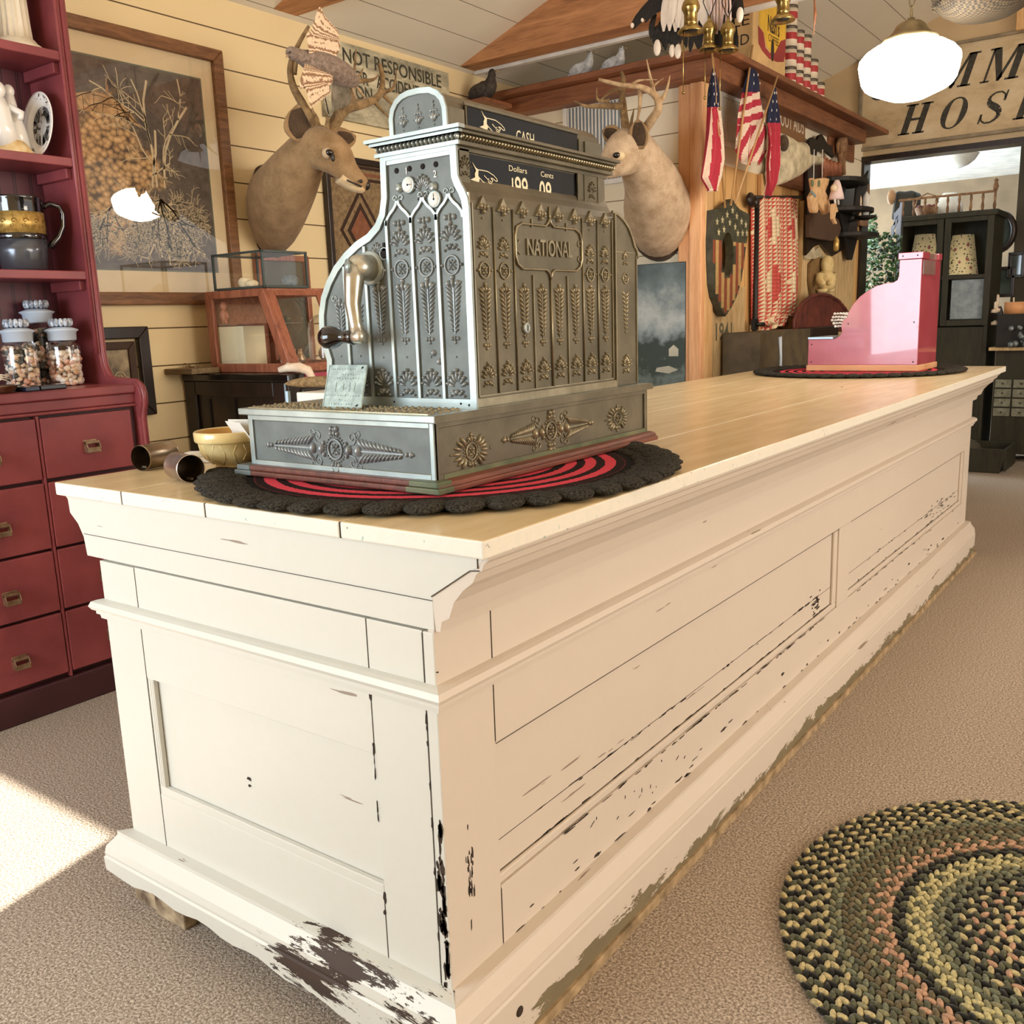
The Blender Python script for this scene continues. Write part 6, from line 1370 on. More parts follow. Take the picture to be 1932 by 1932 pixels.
# ================================================================ ledge top: coffee bin, cans, feathers
pm('bin_tan', '#d8b27c', .6, sc=10); pm('bin_yellow', '#e6b93a', .5); pm('bin_maroon', '#9a2f34', .5); pm('can_red', '#b3353b', .35, .2); pm('can_cream', '#ecdcc4', .4); pm('can_lid', '#6b6258', .35, .7)
XB = CX+.15; a = at(1421, 118, X=XB); b = at(1482, 142, X=XB); zt = at(1425, 12, X=XB).z
t = thing('coffee_bin', 'tall tan tin bin with a yellow and maroon COFFEE label, on the corner ledge', 'bin', ((a.x), a.y, zl)); y0_, y1_ = a.y, at(1482, 130, X=XB).y; x0 = XB-.42
m = MB(); m.box((x0, y0_, zl), (XB, y1_, zt)); m.build('tin_body', 'bin_tan', t, .008)
m = MB(); m.box((x0+.01, y0_+.01, zt), (XB-.01, y1_-.01, zt+.02)); m.lathe([(.03, 0), (.03, .03), (.0, .035)], V(XB-.2, (y0_+y1_)/2, zt+.02), (0, 0, 1), 16); m.build('lid', 'bin_tan', t, .004)
F = FW(XB+.0006); pt = [(1431, 25), (1432, 20), (1482, 22), (1484, 100), (1478, 118), (1468, 117), (1452, 110), (1440, 97), (1430, 80), (1430, 45)]
m = MB(); m.prism(F, pix(None, ('X', XB), [(1430, 48), (1440, 62), (1444, 90), (1452, 100), (1462, 100), (1472, 78), (1482, 74), (1481, 105), (1478, 117), (1466, 117), (1450, 110), (1438, 96), (1431, 82)]), 0, .001); m.build('maroon_border', 'bin_maroon', t)
m = MB(); m.prism(F, pix(None, ('X', XB), [(1432, 12), (1484, 14), (1482, 74), (1474, 76), (1463, 99), (1455, 100), (1446, 86), (1441, 62), (1432, 48)]), 0, .0008); lb = m.build('yellow_label', 'bin_yellow', t)
q1 = at(1459, 60, X=XB); q2 = at(1459, 78, X=XB); m = MB(); G = FW(XB+.0016); text(m, G, "Nash's", q1.y, q1.z-.01, .075, 0, .0006, w=.165, bold=.02); text(m, G, 'COFFEE', q2.y, q2.z-.012, .036, 0, .0006, w=.145); m.build('label_lettering', pm('ink_brown', '#2c1c14', .6), lb)
q = at(1457, 95, X=XB); m = MB(); m.prism(G, [(q.y+.022*math.cos(i*PI/8), q.z+.055*math.sin(i*PI/8)) for i in range(16)], 0, .0006); m.build('label_oval', 'ink_brown', lb)
Fn = FY(y0_-.0006); m = MB(); q = at(1396, 58, Y=y0_); text(m, Fn, 'RIFLE', q.x-.06, q.z+.02, .05, 0, .0006, w=.22); text(m, Fn, 'GRIND', q.x-.06, q.z-.07, .05, 0, .0006, w=.22); m.build('side_lettering', 'ink_brown', t)
rr = random.Random(2)
cans = [(1497, 130, 0), (1510, 137, 0), (1523, 145, 0), (1537, 152, 0), (1500, 108, 1), (1515, 116, 1), (1541, 130, 1), (1496, 84, 2), (1507, 92, 2), (1521, 102, 2), (1497, 62, 3), (1497, 42, 4), (1500, 34, 5)]
base = []
k = 0; cc = None; H1 = .105; R1 = .044; ys = [at(1497+13.5*i, 132+7*i, X=XB-.02).y for i in range(5)]
first = None
for lev in range(5):
    for i in range(5):
        if lev == 1 and i in (4,) or lev == 2 and i > 2 or lev >= 3 and i > 0: continue
        if lev == 1 and i == 3: pass
        p = V(XB-.05, ys[i]+.012*lev*0, zl+lev*(H1+.0008))
        lab = 'small red and cream round tin in the stepped stack beside the coffee bin'
        if first is None:
            t = thing('small_tin', lab, 'tin', p, 0, 'stacked red and cream tins beside the coffee bin'); first = t
            m = MB(); m.lathe([(R1, .0), (R1, H1-.014)], p, (0, 0, 1), 18); m.build('tin_wall', 'can_cream', t)
            m = MB(); m.lathe([(R1+.0006, .035), (R1+.0006, .070)], p, (0, 0, 1), 18, cap=False); m.build('red_band', 'can_red', t)
            m = MB(); m.lathe([(R1+.002, H1-.0145), (R1+.002, H1)], p, (0, 0, 1), 18); m.build('lid', 'can_lid', t)
        else: dup(first, p, rr.random())
pm('feather_black', '#241f1c', .7, sc=60, col2='#0f0d0c'); pm('feather_white', '#f6eadb', .7, var=.03); pm('ribbon_pink', '#f0d8d4', .6, var=.04)
XA = -1.02
t = thing('feather_bunch', 'hanging bunch of black and white feathers with pale ribbons below the ceiling beam', 'feathers', at(1290, 0, Y=3.08)); A = lambda x, y, Y=3.08: at(x, y, Y=Y); rr = random.Random(8)
m = MB()
for i in range(14): feather(m, A(1255+i*1.5, -20+i), A(1190+i*4.5, 52-i*2.6+rr.uniform(-6, 6), 3.06), .017, (0, -1, 0))
for i in range(52): x = 1240+i*2.8; feather(m, A(x+rr.uniform(-5, 5), 30+rr.uniform(-10, 20)), A(x+rr.uniform(-12, 10), 78+rr.uniform(-14, 22), 3.06), .015, (0, -1, 0))
for i in range(6): feather(m, A(1378+i*3, -10), A(1380+i*4, 30+rr.uniform(-4, 8), 3.06), .02, (0, -1, 0))
m.build('dark_feathers', 'feather_black', t)
for x, y, w in ((1240, 90, .018), (1268, 96, .014), (1279, 97, .016), (1396, 28, .016), (1193, 48, .008), (1212, 38, .006)):
    m = MB(); m.ell(A(x, y, 3.04), (w, .010, w*1.9 if w > .01 else w*1.4), None, 12, 8); m.build('white_tip', 'feather_white', t)
m = MB()
for i in range(20): feather(m, A(1262+i*4.6, -25, 3.05), A(1252+i*5.6, 50+rr.uniform(-16, 12), 3.04+rr.uniform(-.01, .01)), .019, (0, -1, 0))
m.build('white_plumes', 'feather_white', t)
m = MB()
for i in range(7): x = 1340+i*6; m.tube([A(x, -30, 3.02), A(x+2, 10, 3.02), A(x+rr.uniform(-4, 4), 55+rr.uniform(-8, 10), 3.02)], .005, 5)
m.build('ribbons', 'ribbon_pink', t)
# brass lamp sockets of the hanging fixture, pull chains
pm('polished_brass', '#c2aa6a', .25, .9, sc=20, col2='#6e5a30')
def socket(px, py, sc, Y, lab, chain=None):
    p = at(px, py, Y=Y); t = thing('brass_socket', lab, 'lamp socket', p, 0, None); s = .024*sc
    m = MB(); m.lathe([(.25*s, 5.6*s), (.3*s, 4.9*s), (.7*s, 4.6*s), (1.1*s, 4.1*s), (1.3*s, 3.5*s), (1.3*s, 3.2*s), (1.05*s, 2.7*s), (.95*s, 2.5*s), (.95*s, 1.4*s), (1.0*s, 1.0*s)], p, (0, 0, 1), 24); m.build('shell', 'polished_brass', t)
    m = MB(); m.lathe([(1.0*s, 1.0*s), (1.3*s, .75*s), (1.75*s, .35*s), (1.9*s, .1*s), (1.85*s, 0), (1.7*s, .1*s), (1.2*s, .5*s), (.8*s, .6*s)], p, (0, 0, 1), 28, cap=False); m.build('shade_holder', 'polished_brass', t)
    m = MB(); m.lathe([(.95*s, .2*s), (.95*s, .9*s), (0, .95*s)], p, (0, 0, 1), 20); m.build('socket_core', 'black_iron', t)
    m = MB()
    for q in (-1, 1): m.tube([p+V(q*.1*s, 0, 5.5*s), p+V(q*1.2*s, 0, 8*s), p+V(q*.3*s, .02, 13*s), p+V(q*.4*s, .02, 30*s)], .0022, 5)
    m.build('wires', 'black_iron', t)
    if chain: q = at(chain[0], chain[1], Y=Y); m = MB(); q0_ = V(q.x, q.y, p.z+.6*s); m.tube([q0_, q], .0018, 5); m.ell(q, .007, None, 8, 6); m.build('pull_chain', 'polished_brass', t)
socket(1303, 62, 1.15, 2.75, 'open brass lamp socket hanging lowest to the left, with long pull chain', (1289, 175)); socket(1338, 95, 1.0, 3.0, 'brass lamp socket hanging between two others, edge-on', (1330, 185)); socket(1373, 97, 1.0, 3.0, 'brass lamp socket hanging on the right of the front three', (1358, 205)); socket(1477, 40, 1.05, 2.9, 'brass lamp socket hanging alone in front of the coffee bin')
m = MB(); m.tube([at(1536, -10, Y=3.0), at(1538, 25, Y=3.0), at(1535, 68, Y=3.0)], [.002, .006, .001], 7); tag(m.build('hanging_twig', 'ledge_wood'), 'thin brown twig hanging from the ceiling right of the cans', 'twig')
# ---------- sign reading FOOT AIDS, animal skull, panel
a = at(1463, 212, X=CX+.02); b = at(1527, 232, X=CX+.02); c_ = at(1463, 243, X=CX+.02); y0_, y1_ = a.y-.1, b.y+.02; zt = a.z+.02; 
t = thing('foot_aids_sign', 'narrow brown board sign lettered FOOT AIDS on the side wall', 'sign', (CX, y0_, c_.z)); q = at(1512, 268, X=CX+.02)
m = MB(); m.fbox(FW(CX+.001), y0_, y1_-.09, c_.z-.02, zt, 0, .02); m.build('board', pm('sign_brown', '#86603e', .6, stretch=(1, .2, 1)), t, .003)
m = MB(); text(m, FW(CX+.0212), 'IN FOOT AIDS', (y0_+y1_-.09)/2, c_.z+.03, .085, 0, .0006, w=(y1_-.09-y0_)*.9); m.build('lettering', pm('sign_cream', '#e8dcc6', .6), t)
m = MB(); m.fbox(FW(CX+.001), y0_+.1, y1_+.08, c_.z-.30, c_.z-.021, 0, .022); tag(m.build('wooden_board', 'ledge_wood_y', None, .003), 'plain brown board mounted under the FOOT AIDS sign', 'board')
A = lambda x, y, X=CX+.16: at(x, y, X=X); pm('bone_grey', '#d9cdae', .7, sc=16, col2='#9b8f74')
t = thing('animal_skull', 'large pale animal skull with a long snout pointing right, on the side wall', 'skull', A(1500, 300))
sk_X = CX+.08
sk = [(1452, 262), (1462, 250), (1474, 255), (1484, 262), (1496, 268), (1508, 268), (1514, 276), (1516, 292), (1530, 296), (1545, 300), (1548, 306), (1541, 312), (1524, 312), (1515, 322), (1500, 334), (1484, 342), (1466, 350), (1454, 352), (1450, 330), (1458, 310), (1450, 290)]
P = pix(None, ('X', CX+.07), sk); c_ = (sum(p[0] for p in P)/len(P), sum(p[1] for p in P)/len(P)); FK = FW(CX)
m = MB(); m.rings([[FK(c_[0]+(a-c_[0])*k, c_[1]+(b-c_[1])*k, h) for a, b in P] for k, h in ((.90, .03), (.97, .045), (1.0, .07), (.96, .10), (.82, .125), (.55, .14), (.1, .145))]); m.build('cranium', 'bone_grey', t)
m = MB(); m.ell(A(1479, 270, CX+.13), (.022, .055, .045), None, 12, 8); m.build('eye_socket', 'dark_fur', t)
m = MB(); m.tube([A(1521, 305, CX+.135), A(1532, 306, CX+.11), A(1542, 305, CX+.09)], [.008, .014, .008], 8); m.build('nasal_opening', 'dark_fur', t)
# ---------- patchwork quilt
A = lambda x, y, X: at(x, y, X=X)
t = thing('patchwork_quilt', 'red and cream patchwork quilt with triangle pieces hanging from a rail on the side wall', 'quilt', A(1470, 375, CX+.06)); m = MB(); X0 = CX+.06
def qrow(v_):
    y = 371+v_*252; return y
NU, NV = 14, 34; vs = []
for i in range(NV+1):
    v_ = i/NV
    for j in range(NU+1):
        u_ = j/NU; xl = 1429 if v_ < .96 else 1444; xr = 1506+4*math.sin(v_*PI) if v_ < .85 else 1506-(v_-.85)*180; yy_ = 372+(14 if u_ < .12 else 0)+12*max(0, u_-.75)*4*.5+v_*(238 if u_ < .14 else 254-16*u_*(v_ > .9))
        p = at(xl+(xr-xl)*u_, yy_, X=X0); vs.append(p+V(.02*math.sin(u_*17)*(.4+.6*v_), 0, 0)-(V(.035, 0, 0) if u_ < .12 else V(0, 0, 0)))
for i in range(NV):
    for j in range(NU):
        a, b, c, d = [vs[k] for k in (i*(NU+1)+j, i*(NU+1)+j+1, (i+1)*(NU+1)+j+1, (i+1)*(NU+1)+j)]
        big = abs(((j-2) % 7)-3)+abs((i % 14)-7)*.42 < 2.1
        if big: kk = 1 if ((j-2) % 7) >= 3 else 0; kk = (kk+(i//14)) % 2; m.add([a, d, c, b], [(0, 1, 2, 3)], kk, True)
        else: m.add([a, d, b], [(0, 1, 2)], 0, True); m.add([b, d, c], [(0, 1, 2)], 1, True)
o = m.build('pieced_cloth', [pm('quilt_red', '#d0564e', .9, var=.06), pm('quilt_cream', '#f3dcb6', .9, var=.05)], t); s = o.modifiers.new('s', 'SOLIDIFY'); s.thickness = .006
m = MB(); m.tube([at(1424, 372, X=CX+.05), at(1512, 372, X=CX+.05)], .009, 8); m.build('rail', 'dark_wood', t)
m = MB(); a = at(1427, 385, X=CX+.035); m.tube([V(CX+.038, a.y, a.z+.03), V(CX+.038, a.y, .55)], .016, 8); hk = m.build('iron_rod', 'black_iron'); tag(hk, 'tall black iron rod beside the quilt on the side wall', 'rod')
m = MB(); a = at(1424, 612, X=CX+.07); m.box(a-V(.01, .03, .03), a+V(.01, .03, .03)); m.tube([a+V(.01, .0, 0), a+V(.035, .05, .0)], [.012, .010], 8); tag(m.build('iron_latch', 'black_iron'), 'small black latch with a bright pin at the foot of the iron rod', 'latch')
m = MB(); a = at(1416, 377, X=CX+.04); m.ell(a, (.02, .05, .04), None, 10, 7); m.ell(a+V(.01, .05, -.01), (.02, .03, .03), None, 10, 7); tag(m.build('dark_ornament', 'dark_wood'), 'small dark knotted ornament at the top left of the quilt', 'ornament')
# ================================================================ hospital sign on the gable wall
g = NG('sign_cream_old'); n = g.noise(g.co((.5, 1, 1)), 7, 6, .65); g.base(g.ramp(n, [(.30, srgb('#a88f70')), (.5, srgb('#cdb893')), (.7, srgb('#dccbab'))])); g.set(rough=.8); MT['sign_cream_old'] = g.m
pm('sign_ink', '#45423a', .8, sc=50, col2='#2e2c26')
SY_ = GY-.022; x0, x1, z0_, z1_ = -1.30, 1.15, 2.306, 2.915
t = thing('hospital_sign', 'large weathered cream sign board with black italic capitals HOS below MM', 'sign', (-.1, GY, z0_))
m = MB(); m.box((x0, SY_, z0_), (x1, GY-.002, z1_)); m.build('board', 'sign_cream_old', t)
m = MB(); F = FY(SY_); panel_frame(m, F, x0-.008, x1, z0_-.008, z1_+.008, .026, .022); m.build('moulding', pm('grey_wood', '#a0917a', .8, col2='#6f6554'), t, .006)
def glyph(ch):
    s = lambda x0, x1, y: [(x0, y), (x1, y), (x1, y+.055), (x0, y+.055)]
    q = lambda x0, x1, w0, w1, y0=0, y1=1: [(x0, y0), (x0+w0, y0), (x1+w1, y1), (x1, y1)]
    if ch == 'H': return [q(.10, .10, .22, .22), q(.62, .62, .22, .22), q(.3, .3, .35, .35, .45, .53), s(0, .42, 0), s(.52, .94, 0), s(0, .42, .945), s(.52, .94, .945)], .98
    if ch == 'M': return [q(.10, .10, .07, .07), q(.86, .86, .22, .22), [(.10, 1), (.34, 1), (.66, .1), (.52, .0)], [(.50, .0), (.60, .0), (.92, 1), (.82, 1)], s(0, .28, 0), s(.76, 1.18, 0), s(0, .3, .945), s(.82, 1.18, .945)], 1.25
    if ch == 'I': return [q(.10, .10, .22, .22), s(0, .42, 0), s(0, .42, .945)], .46
    if ch == 'T': return [q(.30, .30, .22, .22), s(.2, .62, 0), s(0, .82, .92), [(0, .75), (.05, .75), (.05, .97), (0, .97)], [(.77, .75), (.82, .75), (.82, .97), (.77, .97)]], .86
    if ch == 'L': return [q(.10, .10, .22, .22), s(0, .7, 0), s(0, .42, .945), [(.64, 0), (.7, 0), (.7, .25), (.64, .25)]], .74
    if ch == 'A': return [[(.0, 0), (.09, 0), (.44, 1), (.38, 1)], [(.38, 1), (.5, 1), (.86, 0), (.60, 0)], [(.18, .30), (.66, .30), (.66, .37), (.18, .37)], s(-.05, .22, 0), s(.52, .94, 0)], .95
    if ch == 'U': return [q(.10, .10, .22, .22, .2, 1), q(.70, .70, .07, .07, .2, 1), [(.10, .25), (.16, .06), (.34, 0), (.56, .0), (.72, .08), (.77, .25), (.68, .22), (.6, .1), (.45, .07), (.34, .12), (.32, .25)], s(0, .42, .945), s(.6, .88, .945)], .92
    if ch == 'N': return [q(.10, .10, .07, .07), q(.74, .74, .07, .07), [(.10, 1), (.32, 1), (.81, 0), (.62, 0)], s(0, .28, 0), s(0, .3, .945), s(.62, .92, .945)], .95
    if ch == 'Y': return [q(.36, .36, .22, .22, 0, .5), [(.0, 1), (.26, 1), (.58, .48), (.36, .42)], [(.42, .48), (.56, .46), (.84, 1), (.76, 1)], s(.26, .68, 0), s(-.04, .32, .945), s(.62, .92, .945)], .9
    if ch in 'OCS' or ch == 'P':
        P = []
        if ch in 'OC':
            n = 24; a0_, a1_ = (0, 2*PI) if ch == 'O' else (.7, 2*PI-.7)
            for i in range(n): 
                a, b = a0_+(a1_-a0_)*i/n, a0_+(a1_-a0_)*(i+1)/n
                w = lambda t: .05+.17*abs(math.cos(t)); e = lambda t, k: (.43+(.43-k*w(t))*math.cos(t), .5+(.51-k*.05)*math.sin(t))
                P.append([e(a, 0), e(b, 0), e(b, 1), e(a, 1)])
            if ch == 'C': P.append([(.72, .68), (.80, .68), (.80, 1), (.72, .95)])
            return P, .92
        if ch == 'P':
            P = [q(.10, .10, .22, .22), s(0, .42, 0), s(0, .3, .945)]
            for i in range(12):
                a, b = -PI/2+PI*i/12, -PI/2+PI*(i+1)/12; e = lambda t, k: (.42+(.36-k*.05-k*.15*max(0, math.cos(t)))*math.cos(t), .73+(.27-k*.055)*math.sin(t)); P.append([e(a, 0), e(b, 0), e(b, 1), e(a, 1)])
            P += [[(.3, .46), (.45, .46), (.45, .52), (.3, .52)], [(.3, .945), (.45, .945), (.45, 1), (.3, 1)]]; return P, .82
        C_ = [(.70, .74), (.66, .88), (.52, .97), (.34, .97), (.20, .88), (.17, .74), (.26, .62), (.44, .52), (.60, .42), (.68, .28), (.62, .12), (.46, .03), (.28, .03), (.14, .12), (.09, .27)]
        for i in range(len(C_)-1):
            (a, b), (c, d) = C_[i], C_[i+1]; w = lambda k: .045+.16*math.exp(-((k-7.2)/2.6)**2)
            dx, dy = c-a, d-b; L = math.hypot(dx, dy); nx, ny = -dy/L, dx/L; w0, w1 = w(i)/2, w(i+1)/2
            P.append([(a+nx*w0, b+ny*w0), (c+nx*w1, d+ny*w1), (c-nx*w1, d-ny*w1), (a-nx*w0, b-ny*w0)])
        P += [[(.66, .68), (.74, .68), (.74, 1), (.69, 1)], [(.05, .02), (.10, .02), (.13, .32), (.05, .32)]]; return P, .80
m = MB(); FF = FY(SY_-.001)
def word(s, x, z, h, gap, wk=1):
    xs = []
    for ch in s:
        P, w = glyph(ch); xs.append(x)
        for p in P: m.prism(FF, [(x+(a*wk+b*.30)*h, z+b*h) for a, b in p], -.0005, .0008)
        x += (w*wk)*h+gap
    return xs
word('HOSPITAL', -1.035, 2.375, .195, .075, .95); word('COMMUNITY', -1.26, 2.635, .205, .045, .95)
m.build('painted_letters', 'sign_ink', t)
m = MB(); a = at(1917, 55, Y=GY-.06); m.box((a.x, GY-.075, a.z-.01), (a.x+.22, GY-.03, a.z+.45)); tag(m.build('pale_post', 'pine_z', None, .004), 'short pale timber post above the top edge of the hospital sign', 'post')
# ================================================================ schoolhouse pendant lamps
g = NG('lit_opal_glass'); g.base((1, 1, 1, 1)); g.set(emc=(1.0, .95, .84, 1), ems=26.0, rough=.2); MT['lit_opal_glass'] = g.m
pm('aged_bronze', '#9a8a66', .4, .6, sc=20, col2='#6b5d42')
LY = 2.8; LZ = at(1712, 191, Y=LY).z; LXp = at(1715, 125, Y=LY).x
def pendant(x, y, z, label, zc_, s=.855):
    t = thing('pendant_lamp', label, 'lamp', (x, y, z)); p = V(x, y, z)
    m = MB(); m.lathe([(a*s, b*s) for a, b in [(.0, 0), (.03, .001), (.07, .009), (.11, .026), (.15, .043), (.172, .058), (.186, .08), (.195, .12), (.2, .150), (.197, .170), (.175, .195), (.14, .217), (.10, .232), (.07, .236)]], p, (0, 0, 1), 48); m.build('shade', 'lit_opal_glass', t)
    m = MB(); m.lathe([(a*s, b*s) for a, b in [(.112, .233), (.108, .246), (.088, .256), (.070, .272), (.058, .294), (.042, .306), (.016, .310), (.014, .322), (.0, .324)]], p, (0, 0, 1), 32); m.build('canopy', 'aged_bronze', t)
    m = MB(); zz = z+.324*s; k = 0
    while zz < zc_:
        P = [V(x+(.009*math.cos(a) if k % 2 else 0), y+(0 if k % 2 else .009*math.cos(a)), zz+.018+.022*math.sin(a)) for a in [2*PI*i/10 for i in range(10)]]
        m.tube(P, .0028, 5, close=True); zz += .036; k += 1
    m.build('chain', 'aged_bronze', t)
    return t
pendant(LXp, LY, LZ, 'glowing white schoolhouse pendant lamp on a chain, upper right in front of the sign', 3.25)
# ---------- hanging basket
g = NG('woven_splint'); o = g.xyz(g.co()); w1 = g.n('ShaderNodeTexWave', wave_type='RINGS', rings_direction='Z'); w1.inputs['Scale'].default_value = 26; g.l(g.co(), w1.inputs[0]); n = g.noise(g.co(), 60, 3); ch = g.n('ShaderNodeTexChecker'); ch.inputs['Scale'].default_value = 110; g.l(g.co(), ch.inputs[0])
g.base(g.mix(ch.outputs['Fac'], g.mix(n, srgb('#3c2f1e'), srgb('#5d4d33')), srgb('#231b11'))); g.set(rough=.8); g.bump(ch.outputs['Fac'], .6, .004); MT['woven_splint'] = g.m
bz = at(1850, 38, Y=3.0).z; bx2 = .105; t = thing('hanging_basket', 'brown woven basket hanging from the ceiling at the top right corner', 'basket', (bx2, 3.0, bz))
m = MB(); m.lathe([(0, 0), (.06, .002), (.10, .012), (.14, .035), (.165, .065), (.19, .12), (.205, .20), (.20, .205), (.18, .12), (.13, .045), (.0, .015)], V(bx2, 3.0, bz), (0, 0, 1), 40); m.build('bowl', 'woven_splint', t)
m = MB(); rr = random.Random(4)
for i in range(90): a = 2*PI*i/90; r = .158+rr.uniform(-.003, .003); m.tube([V(bx2+r*math.cos(a), 3.0+r*math.sin(a), bz+.055), V(bx2+(r+.014)*math.cos(a+.03), 3.0+(r+.014)*math.sin(a+.03), bz+.060+rr.uniform(0, .01))], .0025, 4)
m.build('splint_ends', 'woven_splint', t)
m = MB(); m.tube([V(bx2-.2, 3.0, bz+.2), V(bx2-.15, 3.0, bz+.42), V(bx2, 3.0, bz+.52), V(bx2+.15, 3.0, bz+.42), V(bx2+.2, 3.0, bz+.2)], .010, 8); m.tube([V(bx2, 3.0, bz+.52), V(bx2, 3.0, 3.38)], .003, 5); m.build('handle', 'woven_splint', t)
# ================================================================ things along the side wall near the opening
X_ = CX
def pxprism(px, X, d, mat, name, t=None, bevel=0):
    m = MB(); m.prism(FW(X), pix(None, ('X', X), px), -.0, d); return m.build(name, mat, t, bevel)
m = MB(); a = at(1516, 425, X=X_+.03); b = at(1613, 430, X=X_+.03); m.box((X_+.001, a.y, .3), (X_+.03, b.y-.12, 1.86)); m.box((X_+.001, b.y-.118, .3), (X_+.035, b.y, 1.80)); tag(m.build('pine_panel', 'pale_plank', None, .003), 'wide pale pine panel standing below the black shelf unit', 'board')
m = MB(); a = at(1575, 245, X=X_+.05); b = at(1620, 300, X=X_+.05); m.box((X_+.001, a.y, b.z-.02), (X_+.02, b.y, a.z+.02)); tag(m.build('wooden_board', 'ledge_wood_y', None, .003), 'dark brown board behind the carved figure, beside the opening', 'board')
# carved wooden figure + gloves/boards
t = thing('carved_figure', 'tall thin carved brown wooden figure against the dark board', 'figurine', at(1590, 300, X=X_+.06)); A = lambda x, y, X=X_+.06: at(x, y, X=X)
m = MB(); m.ell(A(1589, 246), (.022, .035, .038), None, 12, 8); m.tube([A(1588, 252), A(1588, 262), A(1588, 275), A(1588, 290)], [.018, .035, .040, .032], 10)
for q in (-1, 1): m.tube([A(1588+q*3, 288), A(1588+q*3, 310), A(1588+q*4, 330)], [.022, .016, .014], 8); m.tube([A(1588+q*5, 262), A(1588+q*8, 275), A(1588+q*7, 288)], [.014, .011, .009], 7)
m.build('body', pm('brown_wood', '#9b7552', .7, sc=20, col2='#5a3d28'), t)
t = thing('wooden_hand_form', 'reddish wooden fluted carving hanging above the black shelf', 'carving', A(1565, 320))
m = MB()
for i, x in enumerate((1552, 1558, 1565, 1572, 1580)): m.tube([A(x, 296+i*3), A(x+1, 315), A(x+3, 333)], [.016, .028, .022], 8)
m.build('flutes', pm('red_wood', '#a86848', .6, sc=20, col2='#6f3f2a'), t)
# black scalloped shelf unit
t = thing('black_whatnot', 'black scalloped wall shelf unit with a carved crest, crowded with small things', 'shelf', at(1560, 400, X=X_)); pm('soot_black', '#1b1612', .6)
pxprism([(1520, 295), (1521, 265), (1527, 260), (1533, 264), (1537, 266), (1540, 257), (1545, 254), (1550, 262), (1556, 273), (1563, 276), (1568, 298), (1560, 292), (1553, 286), (1536, 284), (1535, 294)], X_+.035, .02, 'soot_black', 'crest', t)
pxprism([(1519, 310), (1548, 306), (1562, 330), (1600, 335), (1612, 370), (1613, 445), (1606, 462), (1597, 455), (1588, 470), (1565, 484), (1556, 476), (1545, 460), (1530, 466), (1516, 482)], X_+.036, .018, 'dark_wood', 'back_board', t)
for (xa, xb, y) in ((1554, 1602, 338), (1566, 1612, 394), (1578, 1622, 442)):
    a = at(xa, y, X=X_+.06); b = at(xb, y, X=X_+.06); m = MB(); w = (b.y-a.y)/2; cyy = (a.y+b.y)/2
    m.prism(fr((X_+.056, cyy, a.z), (0, 1, 0), (1, 0, 0)), [(w*math.cos(i*PI/12), .20*math.sin(i*PI/12)) for i in range(13)], -.014, .014); m.prism(fr((X_+.056, cyy, 0), (0, 1, 0), (0, 0, 1)), [(-w*.5, a.z-.014), (w*.5, a.z-.014), (w*.1, a.z-.16), (-w*.1, a.z-.16)], 0, .03); m.build('shelf', 'soot_black', t, .004)
pxprism([(1519, 405), (1540, 400), (1560, 404), (1574, 415), (1579, 432), (1574, 448), (1562, 455), (1540, 452), (1519, 448)], X_+.072, .03, pm('umber', '#57402f', .8), 'round_plaque', None, .004)
tag(bpy.data.objects['round_plaque'], 'round umber wooden plaque hanging at the left of the black shelf unit', 'plaque')
# spire and candle sconce
pxprism([(1636, 322), (1632, 340), (1634, 352), (1628, 370), (1620, 402), (1608, 405), (1611, 375), (1613, 355), (1622, 343)], X_+.16, .012, 'soot_black', 'black_spire', None); tag(bpy.data.objects['black_spire'], 'tall pointed black cut-out finial beside the opening', 'ornament')
m = MB(); a = at(1636, 340, X=X_+.10); b = at(1650, 400, X=X_+.10); m.box((X_+.04, a.y, b.z-.1), (X_+.06, b.y, a.z)); tag(m.build('brown_backplate', 'brown_wood'), 'brown upright board behind the white candle near the opening', 'board')
t = thing('candle_sconce', 'black sconce with a tall white candle beside the opening', 'candle holder', at(1632, 410, X=X_+.2)); p = at(1633, 411, X=X_+.2); p2 = at(1633, 360, X=X_+.2)
m = MB(); m.lathe([(.02, -.015), (.07, 0), (.07, .012), (.0, .014)], p, (0, 0, 1), 20); m.tube([p, V(X_+.04, p.y, p.z-.02)], .010, 7); m.build('dish', 'soot_black', t)
m = MB(); m.lathe([(.022, .014), (.022, p2.z-p.z-.03), (.008, p2.z-p.z-.01), (.0, p2.z-p.z)], p, (0, 0, 1), 16); m.build('candle', 'dusty_white', t)
for (x, ya_, yb_, w, mat, lab) in ((1622, 366, 410, .010, 'shell_cream', 'thin cream taper left of the white candle'), (1577.5, 444, 474, .018, 'gold_band', 'short yellow taper hanging under the black shelf unit')):
    m = MB(); a = at(x, ya_, X=X_+.17); b = at(x, yb_, X=X_+.17); m.lathe([(w*.6, 0), (w, .01), (w, a.z-b.z-.03), (.0, a.z-b.z)], b, (0, 0, 1), 12); tag(m.build('taper', mat), lab, 'candle')
